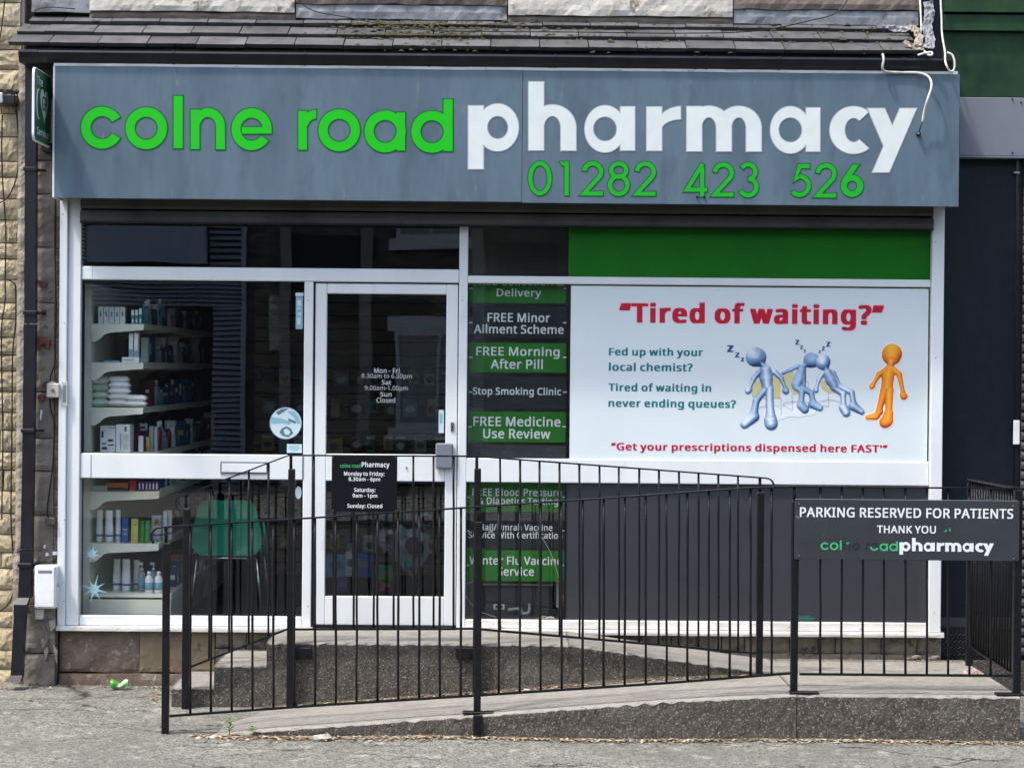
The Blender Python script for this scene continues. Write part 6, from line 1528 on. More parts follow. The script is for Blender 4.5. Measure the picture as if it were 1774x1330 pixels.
for k in range(3):
    carton(227 + k * 6.6, 533 - (3 if k == 2 else 0), 233 + k * 6.6, 558.5, .20, teal_p, '%s from the left of three small teal and white cartons on the top shelf' % nm_[k], 'teal cartons on the top shelf', .05, [(.1, .6, .9, .95, white_p), (.3, .1, .7, .35, white_p)], zb=S1)
carton(223, 574, 230.5, 617, .20, white_p, 'left one of two tall white and blue cartons on the second shelf', 'tall cartons on the second shelf', .06, [(.1, .02, .9, .35, cy_p)], zb=S2 + .03)
carton(232, 573, 239.5, 617, .20, white_p, 'right one of two tall white and blue cartons on the second shelf', 'tall cartons on the second shelf', .06, [(.1, .02, .9, .3, cy_p)], zb=S2 + .03)
carton(211, 616.5, 241, 626, .19, white_p, 'flat white carton lying under the two tall cartons on the second shelf', None, .09, [(.1, .4, .7, .6, cy_p)], zb=S2)
carton(244, 580, 256, 624, .45, gwht, 'tall pale carton standing behind the two tall cartons on the second shelf', None, .07, [], zb=S2)
carton(179, 622, 208, 625.5, .22, cy_p, 'thin stack of blue leaflets lying on the second shelf', None, .1, [], zb=S2)
carton(173.5, 737, 200, 783, .22, white_p, 'larger white carton with dark printing on the fourth shelf', None, .16, [(.08, .55, .22, .8, ink_p), (.1, .1, .45, .2, ink_p), (.5, .4, .85, .5, ink_p), (.5, .25, .9, .3, ink_p), (.1, .3, .4, .35, ink_p), (.55, .9, .95, .93, neighbour_grey)], zb=S4)
carton(200.5, 734.5, 225.5, 783, .21, white_p, 'white carton with blue vertical print beside the dark printed one', None, .15, [(.3, .1, .38, .7, cy_p), (.5, .45, .9, .65, gwht), (.52, .1, .9, .3, gwht), (.6, .75, .75, .92, ink_p)], zb=S4)
carton(228, 738, 241, 783, .5, drk_p, 'dark carton behind the small boxes on the fourth shelf', None, .07, zb=S4)
carton(232, 752, 238, 783, .42, mar_p, 'narrow maroon carton on the fourth shelf', None, .06, zb=S4)
carton(239.5, 755, 247.5, 783, .30, white_p, 'short white carton in front of the maroon one on the fourth shelf', None, .05, zb=S4)
carton(241, 735, 254, 748, .55, white_p, 'white box stacked on top of dark cartons at the end of the fourth shelf', None, .06, [(.2, .3, .8, .6, ink_p)], zb=S4 + .125)
carton(241, 748, 254, 783, .55, mar_p, 'wide maroon carton under the white box on the fourth shelf', None, .06, zb=S4)
carton(252.5, 757, 259, 783, .36, yel_p, 'small yellow and orange carton on the fourth shelf', None, .05, [(.1, .02, .9, .35, org_p)], zb=S4)
carton(258, 740, 266, 783, .5, gwht, 'tall pale grey carton near the end of the fourth shelf', None, .06, zb=S4)
carton(267, 741, 272, 783, .5, white_p, 'slim white carton at the end of the fourth shelf', None, .06, zb=S4)
# wipes packs (pillow shape)
def pillow(px0, py0, px1, py1, Y, m, label, group, seed):
    a, b_, c_, d_ = R(px0, py0, px1, py1, Y)
    mb = MB(); nx, ny = 10, 6
    cx_, cz_ = (a + b_) / 2, (c_ + d_) / 2; hx, hz = (b_ - a) / 2, (d_ - c_) / 2; hy = .05
    for s_ in (1, -1):
        for j in range(ny + 1):
            for i in range(nx + 1):
                u, v = 2 * i / nx - 1, 2 * j / ny - 1
                hgt = (max(0, 1 - abs(u) ** 5) * max(0, 1 - abs(v) ** 4)) ** .5
                wob = .12 * noise.noise((u * 2.5 + seed, v * 2.5, s_ * 3))
                mb.v.append((cx_ + hx * u * (1 + .05 * noise.noise((v * 3, seed, 1))), Y + .05 + hy * v, cz_ + s_ * hz * hgt * (1 + wob) - hz * .1 * (1 - hgt)))
        for j in range(ny):
            for i in range(nx):
                o_ = 0 if s_ == 1 else (nx + 1) * (ny + 1)
                q_ = [o_ + j * (nx + 1) + i, o_ + j * (nx + 1) + i + 1, o_ + (j + 1) * (nx + 1) + i + 1, o_ + (j + 1) * (nx + 1) + i]
                mb.face(q_ if s_ == 1 else q_[::-1], 0, True)
    return tag(mb.build('wipes_pack', m), label, 'wipes pack', group)
ords = ['bottom', 'second from bottom', 'third from bottom', 'fourth from bottom', 'fifth from bottom', 'top']
for k in range(4): pillow(158, 691 - k * 13.2 + (0 if k else 0), 189, 704.5 - k * 13.2, .22, gwht if k < 3 else white_p, 'greenish white soft pack, %s in the left stack on the third shelf' % ords[k], 'soft packs stacked on the third shelf', k)
for k in range(5): pillow(186 + random.uniform(-2, 2), 692 - k * 10.2, 223 + random.uniform(-3, 3), 703.5 - k * 10.2, .20, white_p, 'white soft pack, %s in the middle stack on the third shelf' % ords[k], 'soft packs stacked on the third shelf', k + 7)
for k in range(2): pillow(215 + k * 1.5, 694 - k * 10, 253, 704.5 - k * 9.5, .18, white_p, '%s white soft pack of the short right hand pair on the third shelf' % ('lower', 'upper')[k], 'soft packs stacked on the third shelf', k + 17)
for o in [o for o in bpy.data.objects if o.name.startswith('wipes_pack')]:
    pass
def shift(o, dz): o.location.z += dz

# bottles and tubes
def bottle(px, top, base_z, Y, r, m, label, group=None, cap=None, kind='bottle', row_w=None):
    p = at(px, top, Y); h = p.z - base_z
    e = empty(kind, (p.x, Y, base_z), label, 'bottle' if kind != 'squeeze_tube' else 'tube', group)
    if kind == 'pump_bottle':
        MB().lathe([(r * .95, 0), (r, .005), (r, h * .55), (r * .9, h * .64), (r * .4, h * .70), (r * .38, h * .74)], (p.x, Y, base_z)).build('body', m, e)
        MB().lathe([(r * .42, h * .742), (r * .42, h * .80), (r * .15, h * .81), (r * .15, h * .92)], (p.x, Y, base_z), 10).build('pump', cap or white_p, e)
        MB().cbox(p.x - r * .9, p.x + r * .3, Y - .006, Y + .006, base_z + h * .92, base_z + h, .002).build('nozzle', cap or white_p, e)
        MB().lathe([(r * 1.01, h * .12), (r * 1.01, h * .45)], (p.x, Y, base_z)).build('wrap_label', cy_p if m is clr_p else gwht, e)
    elif kind == 'squeeze_tube':
        mb = MB()
        n = 12
        for (rx, ry, z) in ((r * .9, r * .9, 0), (r * .95, r * .95, h * .12), (r, r * .8, h * .4), (r * .85, r * .5, h * .75), (r * .8, r * .08, h * .96), (r * .8, r * .06, h)):
            for k in range(n):
                a = 2 * math.pi * k / n; mb.v.append((p.x + rx * math.cos(a) * (1 + .06 * noise.noise((z * 20, k, px))), Y + ry * math.sin(a), base_z + z))
        for i in range(5):
            for k in range(n):
                j = (k + 1) % n; mb.face([i * n + k, i * n + j, i * n + n + j, i * n + n + k], 0, i < 4)
        mb.face(list(range(n))[::-1]); mb.face([5 * n + k for k in range(n)])
        mb.build('body', m, e)
        MB().lathe([(r * .97, h * .19), (r * .99, h * .25)], (p.x, Y, base_z), 14).build('blue_band', blue_p, e) if m is white_p else None
    else:
        MB().lathe([(r * .95, 0), (r, .005), (r, h * .62), (r * .8, h * .75), (r * .4, h * .82), (r * .38, h * .85)], (p.x, Y, base_z)).build('body', m, e)
        MB().lathe([(r * .5, h * .852), (r * .48, h)], (p.x, Y, base_z), 12).build('cap', cap or white_p, e)
        MB().lathe([(r * 1.01, h * .15), (r * 1.01, h * .5)], (p.x, Y, base_z)).build('wrap_label', white_p if m is not white_p else cy_p, e)
    return e
G6 = 'tubes and bottles on the sixth shelf'
bottle(173, 883, S6, .24, .021, white_p, 'first tall white tube from the left on the sixth shelf', G6, kind='squeeze_tube')
bottle(189.5, 884, S6, .22, .026, white_p, 'second and widest white tube from the left on the sixth shelf', G6, kind='squeeze_tube')
bottle(205, 883, S6, .25, .018, white_p, 'third white tube, beside the blue carton on the sixth shelf', G6, kind='squeeze_tube')
carton(211.5, 896, 222, 940, .22, blue_p, 'blue carton between white tubes and yellow carton on the sixth shelf', None, .06, [(.1, .3, .9, .4, cy_p), (.2, .5, .8, .54, white_p)], zb=S6)
carton(227, 899, 239, 941, .20, yel_p, 'yellow carton standing on the sixth shelf', None, .06, [(.15, .75, .85, .78, grn_p), (.2, .1, .8, .13, grn_p)], zb=S6)
bottle(246, 901, S6, .24, .020, grn_p, 'left green tube on the sixth shelf, right of the yellow carton', G6, kind='squeeze_tube')
bottle(256, 901, S6, .24, .019, grn_p, 'right green tube on the sixth shelf', G6, kind='squeeze_tube')
bottle(271, 892, S6, .45, .040, white_p, 'fat white tube with red flower print on the sixth shelf', G6, kind='squeeze_tube')
carton(267, 900, 275, 909, .405, org_p, 'small orange and red flower card on the fat white tube', None, .004, [], zb=None)
bottle(286, 885, S6, .42, .016, white_p, 'slim white tube with black cap near the end of the sixth shelf', G6, kind='squeeze_tube')
bottle(294, 883, S6, .5, .016, white_p, 'last slim white tube at the end of the sixth shelf', G6, kind='squeeze_tube')
G7 = 'tubes and bottles on the lowest shelf'
bottle(203, 968, S7, .34, .027, white_p, 'left white tube on the lowest shelf', G7, kind='squeeze_tube')
bottle(219, 968, S7, .30, .029, white_p, 'wide white tube, second on the lowest shelf', G7, kind='squeeze_tube')
bottle(237, 970, S7, .38, .023, white_p, 'third white tube on the lowest shelf, behind the clear bottles', G7, kind='squeeze_tube')
bottle(246, 974, S7, .32, .026, clr_p, 'left clear pump bottle with grey label on the lowest shelf', G7, kind='pump_bottle')
bottle(266, 974, S7, .36, .026, clr_p, 'right clear pump bottle on the lowest shelf, behind white bottles', G7, kind='pump_bottle')
bottle(258.5, 989, S7, .22, .026, white_p, 'left short white bottle at the front of the lowest shelf', G7)
bottle(275, 989, S7, .22, .025, white_p, 'right short white bottle at the front of the lowest shelf', G7)
bottle(304, 980, S7, .75, .020, teal_p, 'teal pump bottle farther along the lowest shelf', G7, kind='pump_bottle')
carton(296, 960, 316, 975, .95, org_p, 'orange carton resting high behind the teal pump bottle', None, .08, [], zb=None)
carton(311, 975, 316, 1024, .9, grn_p, 'tall green carton beside the teal pump bottle', None, .08, [], zb=S7)
for (a, b_, c_, d_, m, lab) in ((160, 843, 186, 851, gwht, 'stack of pale leaflets at the left end of the fifth shelf'), (183, 838, 222, 846, org_p, 'stack of tan booklets on the fifth shelf'),
        (224, 832, 236, 850, red_p, 'red carton on the fifth shelf'), (186, 846.5, 222, 851, drk_p, 'dark folder lying under the tan booklets on the fifth shelf')):
    carton(a, b_, c_, d_, .24, m, lab, None, .1, [], zb=S5 if d_ > 849 else S5 + .02)
for k in range(6):
    carton(239 + k * 6, 834, 244.5 + k * 6, 850.5, .25, pur_p, '%s from the left of six narrow purple cartons on the fifth shelf' % ORD[k], 'purple cartons on the fifth shelf', .06, [(.3, .2, .7, .8, white_p)], zb=S5)
# goods deeper on the shelves
random.seed(99)
dkb = pc('dimmed_blue', (.02, .06, .16)); dkt = pc('dimmed_teal', (.015, .12, .13)); dkr = pc('dimmed_red', (.16, .02, .03)); dkw = pc('dimmed_white', (.62, .64, .62))  # darkened copies of the pack colours, the shop's dimness painted in
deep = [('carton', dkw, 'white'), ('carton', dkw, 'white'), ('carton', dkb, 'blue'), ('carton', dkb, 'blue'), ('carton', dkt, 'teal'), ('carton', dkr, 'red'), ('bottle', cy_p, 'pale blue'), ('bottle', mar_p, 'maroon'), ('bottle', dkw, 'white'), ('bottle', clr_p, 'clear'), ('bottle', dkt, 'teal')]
rown = ['top', 'second', 'third', 'fourth', 'fifth', 'sixth', 'lowest']
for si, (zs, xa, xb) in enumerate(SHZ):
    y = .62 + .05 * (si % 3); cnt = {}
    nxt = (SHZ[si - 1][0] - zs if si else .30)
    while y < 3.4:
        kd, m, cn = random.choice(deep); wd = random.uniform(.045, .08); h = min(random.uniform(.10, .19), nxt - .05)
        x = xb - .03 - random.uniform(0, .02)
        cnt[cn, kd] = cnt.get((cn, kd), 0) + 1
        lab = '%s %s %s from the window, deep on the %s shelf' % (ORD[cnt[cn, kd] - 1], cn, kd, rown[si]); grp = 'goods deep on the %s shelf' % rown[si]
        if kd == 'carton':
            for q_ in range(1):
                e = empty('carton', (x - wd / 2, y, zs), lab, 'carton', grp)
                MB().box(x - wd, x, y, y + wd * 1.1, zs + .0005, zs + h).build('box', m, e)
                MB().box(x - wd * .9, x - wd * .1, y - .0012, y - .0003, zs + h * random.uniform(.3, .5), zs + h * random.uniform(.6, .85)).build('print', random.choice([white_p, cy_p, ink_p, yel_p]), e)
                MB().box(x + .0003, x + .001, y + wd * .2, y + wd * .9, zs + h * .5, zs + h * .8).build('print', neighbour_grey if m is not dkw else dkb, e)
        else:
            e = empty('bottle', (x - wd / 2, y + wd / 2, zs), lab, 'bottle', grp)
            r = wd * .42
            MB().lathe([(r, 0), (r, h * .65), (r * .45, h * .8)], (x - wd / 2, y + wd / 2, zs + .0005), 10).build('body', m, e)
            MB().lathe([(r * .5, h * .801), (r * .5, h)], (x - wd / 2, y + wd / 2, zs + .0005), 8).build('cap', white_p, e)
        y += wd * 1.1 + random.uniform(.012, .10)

# green chair, its back to the window
cy_ = .75
ch = empty('green_chair', (X(392, 960, cy_), cy_ + .2, FLOOR), 'green plastic chair seen from behind through the lower left window', 'chair')
pts = [(346, 868), (434, 868), (443, 873), (448, 885), (455, 920), (456, 945), (450, 956), (434, 963), (350, 963), (334, 955), (330, 945), (332, 915), (338, 885), (341, 873)]
P = [at(a, b_, cy_) for a, b_ in pts]
zlo_ = min(p.z for p in P); zhi_ = max(p.z for p in P); xmid = sum(p.x for p in P) / len(P)
nx_, nz_ = 18, 12; mb = MB()
def inside_w(z):      # half widths interpolated from the outline
    t = (z - zlo_) / (zhi_ - zlo_)
    prof = [(0, .155), (.06, .200), (.15, .222), (.3, .226), (.55, .215), (.8, .193), (.93, .178), (1, .150)]
    return interp(prof, t)
for side in (0, 1):
    for j in range(nz_ + 1):
        z = zlo_ + (zhi_ - zlo_) * j / nz_; w_ = inside_w(z)
        for i in range(nx_ + 1):
            u = 2 * i / nx_ - 1
            mb.v.append((xmid + w_ * u, cy_ + .05 * u * u * -1 + .05 + .06 * (1 - j / nz_) ** 3 * 0 + (.012 if side else 0) + .03 * (j / nz_), z))
for j in range(nz_):
    for i in range(nx_):
        a = j * (nx_ + 1) + i; l = [a, a + 1, a + nx_ + 2, a + nx_ + 1]; o_ = (nx_ + 1) * (nz_ + 1)
        mb.face(l, 0, True); mb.face([o_ + t for t in l][::-1], 0, True)
mb.build('backrest', chair_green, ch)
sz = zlo_ + .03
MB().cbox(xmid - .22, xmid + .22, cy_ + .08, cy_ + .50, sz - .01, sz + .015, .01).build('seat', chair_green, ch)
MB().tube([(xmid - .20, cy_ + .03, zlo_ - .015), (xmid + .20, cy_ + .03, zlo_ - .015)], .009, 8).build('back_bar', chrome, ch)
for sx in (-1, 1):
    for yy, nm2 in ((cy_ + .04, 0), (cy_ + .46, 1)):
        MB().tube([(xmid + sx * .19, yy, sz - .012), (xmid + sx * .23, yy + (.04 if nm2 else -.04), FLOOR + .005)], .010, 8).build('leg', chrome, ch)
MB().tube([(xmid + .235, cy_ + .02, zhi_ - .12), (xmid + .25, cy_ + .1, zlo_ + .03), (xmid + .25, cy_ + .18, zlo_ - .03)], .008, 8).build('side_bar', chair_green, ch)

# display wall with hanging packets behind the door
dw = empty('display_wall', (.1, 4.2, FLOOR), 'dim brown slatted display wall across the back of the shop', 'display wall')
DYW = 3.6
xw0, xw1 = X(440, 800, DYW), X(830, 800, DYW)
z = FLOOR
while z < 2.55:
    MB().box(xw0, xw1, DYW, DYW + .03, z, z + .085).build('slat', slat_in, dw); z += .10
MB().box(xw0, xw1, DYW + .031, DYW + .06, FLOOR, 2.6).build('backing', board_black, dw)
random.seed(12)
hp = [('white', gwht), ('grey', neighbour_grey), ('dark', drk_p), ('pale blue', cy_p), ('yellow', yel_p), ('blue', blue_p), ('green', grn_p), ('red', red_p)]
tiers = [(2.02, .13), (1.80, .15), (1.52, .16), (1.28, .15), (1.0, .17), (.76, .14)]
tn = ['top', 'second', 'third', 'fourth', 'fifth', 'bottom']
for ti, (zt_, hh) in enumerate(tiers):
    x = xw0 + .06; cnt = {}
    while x < xw1 - .08:
        wd = random.uniform(.07, .13); cn, m = random.choice(hp[:5] if random.random() < .7 else hp); h = hh * random.uniform(.7, 1.1); yy = DYW - random.uniform(.04, .14)
        cnt[cn] = cnt.get(cn, 0) + 1
        e = empty('hanging_packet', (x + wd / 2, yy, zt_), '%s %s packet from the left in the %s row of the display wall' % (ORD[cnt[cn] - 1], cn, tn[ti]), 'packet', 'packets hanging in the %s row of the display wall' % tn[ti])
        MB().cbox(x, x + wd, yy, yy + .02, zt_ - h, zt_, .006).build('packet', m, e)
        MB().box(x + wd * .08, x + wd * .92, yy - .001, yy - .0003, zt_ - h * .22, zt_ - h * .06).build('header_print', random.choice([white_p, blue_p, teal_p, grn_p, red_p]), e)
        MB().prism_xz([(x + wd * (.5 + .34 * math.cos(k * .9 + ti)), zt_ - h * .6 + h * .26 * math.sin(k * .9 + ti) * random.uniform(.6, 1)) for k in range(7)], yy - .0012, yy - .0003).build('contents', random.choice([white_p, gwht, drk_p, ink_p, cy_p, neighbour_grey]), e)
        MB().tube([(x + wd / 2, yy - .01, zt_ + .012), (x + wd / 2, DYW, zt_ + .02)], .003, 5).build('hook', chrome, e)
        x += wd + random.uniform(.01, .07)
# eye masks / packs low behind the door glass
def mask(cx, cy, w_, h_, label, Y=1.9):
    p = at(cx, cy, Y); e = empty('mask_pack', tuple(p), label, 'packet', 'white shaped packs low behind the door glass')
    s_ = w_ / 249; t_ = h_ / 249
    pts = [(-.5, .30), (-.34, .34), (-.2, .5), (-.02, .40), (.15, .44), (.3, .36), (.5, .3), (.46, .12), (.52, .0), (.35, -.25), (.22, -.30), (.12, -.5), (-.02, -.36), (-.1, -.38), (-.22, -.2), (-.36, -.15), (-.40, -.02), (-.5, .05)]
    mb = MB(); rings = []
    for q_ in (1.0, .72, .4, .12):
        rings.append(len(mb.v)); mb.v += [(p.x + a * s_ * q_, Y - .03 * (1 - q_) - .012 * noise.noise((a * 5 + cx, b_ * 5, q_ * 7)), p.z + b_ * t_ * q_) for a, b_ in pts]
    for r0_, r1_ in zip(rings[:-1], rings[1:]):
        for k_ in range(len(pts)): mb.face([r0_ + k_, r1_ + k_, r1_ + (k_ + 1) % len(pts), r0_ + (k_ + 1) % len(pts)])
    mb.face([rings[-1] + k_ for k_ in range(len(pts))]); mb.face([rings[0] + k_ for k_ in range(len(pts))][::-1])
    mb.build('pack', pc('film', (.34, .38, .37), .25), e)
    MB().prism_xz([(p.x + s_ * (.12 + .2 * math.cos(k * .5)), p.z + t_ * (.12 + .17 * math.sin(k * .5))) for k in range(12)], Y - .045, Y - .043).build('dark_print', pc('plum', (.07, .02, .05)), e)
    MB().prism_xz([(p.x + s_ * (.0 + .11 * math.cos(k * .5)), p.z + t_ * (-.22 + .08 * math.sin(k * .5))) for k in range(12)], Y - .045, Y - .043).build('teal_print', teal_p, e)
mask(708, 955, 72, 95, 'large white pack with two dark round prints low behind the door glass')
mask(672, 938, 40, 50, 'smaller white pack to the left of the large one behind the door glass')
mask(733, 902, 34, 34, 'small white pack with teal spot above the large one behind the door glass')
for (a, b_, c_, d_, m, lab) in ((565, 960, 600, 1000, cy_p, 'pale blue carton low at the left behind the door glass'), (616, 958, 644, 1000, blue_p, 'blue carton low behind the door glass'), (583, 1000, 602, 1026, pur_p, 'purple carton on the floor display behind the door glass'),
        (655, 980, 680, 1005, grn_p, 'green and white bag low behind the door glass'), (655, 1003, 680, 1026, mar_p, 'maroon bag below the green and white one behind the door glass'), (598, 955, 614, 998, gwht, 'pale carton between the two blue ones behind the door glass')):
    carton(a, b_, c_, d_, 2.0, m, lab, None, .1, [(.2, .4, .8, .7, neighbour_grey)])
# things on the floor behind the lower notice strip
ky = .16
g = R(836, 1012, 958, 1066, ky)
dv = empty('black_appliance', ((g[0] + g[1]) / 2, ky + .1, FLOOR), 'black appliance case lying behind the glass under the lowest green notice', 'appliance')
MB().cbox(g[0], g[1], ky, ky + .25, FLOOR + .001, g[3], .02).build('case', drk_p, dv)
MB().box(g[0] + .0, g[1], ky - .001, ky + .02, g[3] - .004, g[3] + .0015).build('lid_seam', gwht, dv)
g2 = R(855, 1046, 874, 1055, ky); MB().box(g2[0], g2[1], ky - .002, ky - .0005, g2[2], g2[3]).build('rating_label', white_p, dv)
g2 = R(858, 1048, 871, 1053, ky); MB().box(g2[0], g2[1], ky - .0035, ky - .0022, g2[2], g2[3]).build('label_print', drk_p, dv)
MB().tube(curve_pts([at(880, 1056, ky - .02), at(900, 1054, ky - .03), at(905, 1062, ky - .03), at(916, 1060, ky - .03), at(917, 1045, ky - .02)], 6), .010, 8).build('grey_hose', clr_p, dv)
cable([at(840, 1000, .10), at(806, 1012, .08), at(804, 1020, .08), at(812, 1040, .08), at(830, 1058, .08), at(860, 1068.5, .08)], .0022, cable_white, 'thin white cable looping behind the glass left of the black appliance')
cable([at(936, 925, .035), at(955, 960, .035), at(968, 1000, .036), at(975, 1030, .06), at(979, 1052, .07)], .0018, cable_white, 'thin white cord hanging across the lower notices')
sp = empty('yellow_sponge', tuple(at(945, 1066, .14)), 'pale yellow torn foam lump lying at the right of the black appliance', 'foam')
bm = bmesh.new(); bmesh.ops.create_icosphere(bm, subdivisions=3, radius=1)
c0 = at(945, 1062, .15)
for v in bm.verts:
    v.co = Vector((v.co.x * .075, v.co.y * .04, v.co.z * .035)) * (1 + .45 * noise.noise(v.co * 2.2)); v.co += Vector((c0.x, c0.y, FLOOR + .03))
me = bpy.data.meshes.new('foam'); bm.to_mesh(me); bm.free(); link('foam', me, pc('foam', (.62, .58, .36), .9), sp)
MB().tube([(c0.x + .03 + .036 * math.cos(k * .35), .10, FLOOR + .03 + .036 * math.sin(k * .35)) for k in range(-1, 11)], .005, 8).build('white_ring', white_p, sp)
carton(964, 1005, 978, 1052, .2, pnk_p, 'pink and white folder standing at the right of the yellow foam', None, .01, [(.0, .0, .3, 1, white_p)])
carton(935, 1004, 958, 1014, .5, yel_p, 'yellow box top showing behind the black appliance', None, .1)
tag(MB().box(xM1 - .05, xR0, .19 + .35, .58, FLOOR, 3.3).build('partition', wall_in), kind='structure')

# ================================================================== GROUND DETAILS
can = empty('crushed_can', tuple(at(207, 1180, -.16)), 'crushed green and white drinks can on the pavement below the left window', 'can')
c0 = at(207, 1180, -.18); mb = MB(); n = 18; m_ = 14
zc = GZ(-.18) + .034
for i in range(m_ + 1):
    u = i / m_ * 2 - 1; r = .030 * (1 - .45 * math.exp(-(u * 2.2) ** 2)) * (1 if abs(u) < .9 else .86)
    for k in range(n):
        a = 2 * math.pi * k / n
        rr = r * (1 + .22 * noise.noise((u * 2, math.cos(a) * 1.4, math.sin(a) * 1.4)))
        mb.v.append((c0.x + u * .052, c0.y + rr * math.cos(a), zc + rr * math.sin(a) * .95 - .012 * math.exp(-(u * 2) ** 2)))
for i in range(m_):
    for k in range(n):
        j = (k + 1) % n; mb.face([i * n + k, i * n + j, i * n + n + j, i * n + n + k], 0 if (k * 3 + i * 2) % 18 > 6 or i < 5 else 1, True)
mb.face(list(range(n)), 2); mb.face([m_ * n + k for k in range(n)][::-1], 2)
mb.build('can_body', [mat('can_green', (.08, .36, .04), (.12, .45, .06), 20, .3, metal=.3), white_plastic, metal_bright], can)
# leaf litter, grit and moss along the foot of walls: uncountable
leaf_ms = [mat('leaf_tan', (.36, .26, .14), (.24, .16, .08), 30, .8), mat('leaf_pale', (.55, .47, .33), (.42, .35, .22), 30, .8), mat('leaf_brown', (.16, .085, .045), (.10, .06, .035), 30, .85), mat('leaf_orange', (.40, .16, .06), (.3, .12, .05), 30, .8), mat('grit_grey', (.42, .40, .36), (.25, .24, .21), 40, .9)]
random.seed(8)
mb = MB()
def leaf(x, y, z, s_, mi):
    a = random.uniform(0, 6.28); ca, sa = math.cos(a), math.sin(a); t = random.uniform(-.5, .5); w_ = random.uniform(.25, .55)
    l = [(-1, 0, 0), (-.4, w_, .25), (.45, w_ * .9, .2), (1, 0, .05), (.4, -w_, .3), (-.45, -w_ * .8, .15)]
    b = len(mb.v); curl_ = random.uniform(-.2, .8)
    for (u, v, h) in l: mb.v.append((x + (u * ca - v * sa) * s_, y + (u * sa + v * ca) * s_, z + s_ * (h * curl_ + t * u * .4 + .25)))
    mb.face([b, b + 1, b + 2, b + 3], mi); mb.face([b, b + 3, b + 4, b + 5], mi)
def strew(n, fx, fy, zf, smin, smax, w=(4, 3, 5, 1, 3)):
    for _ in range(n):
        x = fx(); y = fy(x)
        leaf(x, y, zf(x, y), random.uniform(smin, smax), random.choices(range(5), w)[0])
gz = lambda x, y: GZ(y) + .010 * noise.noise((x * 1.1, y * 1.4, 0)) + .004
strew(2300, lambda: random.uniform(X(330, 1280, YF), xEnd + .2), lambda x: YF - .012 - abs(random.gauss(0, .04)), gz, .004, .021, (4, 6, 4, 1, 4))
strew(260, lambda: random.uniform(X(360, 1280, YF), X(760, 1280, YF)), lambda x: YF - .02 - abs(random.gauss(0, .07)), gz, .004, .018, (4, 4, 3, 2, 3))
strew(160, lambda: random.uniform(X(400, 1280, YF), X(570, 1280, YF)), lambda x: YF - .02 - abs(random.gauss(0, .05)), gz, .004, .014, (1, 1, 3, 8, 1))
strew(1000, lambda: random.uniform(xs1, xU), lambda x: YI - .012 - abs(random.gauss(0, .03)), lambda x, y: LR(x) + .003, .004, .018, (4, 4, 4, 1, 3))
strew(260, lambda: random.uniform(X(105, 1180), xs1), lambda x: -.07 - abs(random.gauss(0, .05)), gz, .004, .012)
strew(200, lambda: random.gauss(X(280, 1190, -.4), .07), lambda x: -.40 + random.gauss(0, .14), gz, .005, .014, (3, 4, 3, 1, 3))
strew(90, lambda: random.uniform(-3.3, X(100, 1180)), lambda x: -.17 - abs(random.gauss(0, .05)), gz, .006, .016, (4, 5, 2, 1, 1))
strew(260, lambda: random.uniform(xU - .6, sX), lambda x: -.10 - abs(random.gauss(0, .03)), lambda x, y: PZ + .003, .004, .012)
strew(700, lambda: random.uniform(-3.2, 3.2), lambda x: random.uniform(-2.6, -.1) if x < -2.2 else random.uniform(-2.6, -1.65), gz, .0025, .006, (1, 3, 2, 0, 3))
o = mb.build('leaf_litter', leaf_ms); tag(o, 'dry leaves and grit gathered along the ramp and kerb foot', kind='stuff')
# soil and moss bank at the foot of the inner wall
soil = mat('soil_m', (.085, .07, .045), (.06, .052, .030), 30, .95, .8, 90, c3=(.16, .13, .09), s3=40, t3=(.6, .7))
def bank(name, x0, x1, yb, zf, hgt, depth, label):
    mb = MB(); xs = lin(x0, x1, .02)
    for x in xs:
        h = hgt * (.55 + .9 * abs(noise.noise((x * 5, yb, 0))) + .35 * noise.noise((x * 23, 1, 0)))
        d = depth * (.7 + .7 * abs(noise.noise((x * 4, yb, 7))))
        for k in range(5):
            t = k / 4; mb.v.append((x, yb - d * t, zf(x, yb - d * t) + h * (1 - t) ** 1.6 - (.004 if k == 4 else 0) + .003 * noise.noise((x * 60, t * 9, 2))))
    for i in range(len(xs) - 1):
        for k in range(4): mb.face([i * 5 + k, i * 5 + k + 1, i * 5 + 6 + k, i * 5 + 5 + k], 0, True)
    tag(mb.build(name, soil), label, kind='stuff')
bank('soil_bank', xs1 + .02, xU - .1, YI + .002, lambda x, y: LR(x), .020, .060, 'thin bank of soil and moss at the foot of the inner ramp wall')
bank('soil_bank', X(330, 1275, YF), xEnd, YF + .002, lambda x, y: GZ(y) + .01 * noise.noise((x * 1.1, y * 1.4, 0)), .012, .045, 'thin bank of soil at the foot of the outer kerb wall')
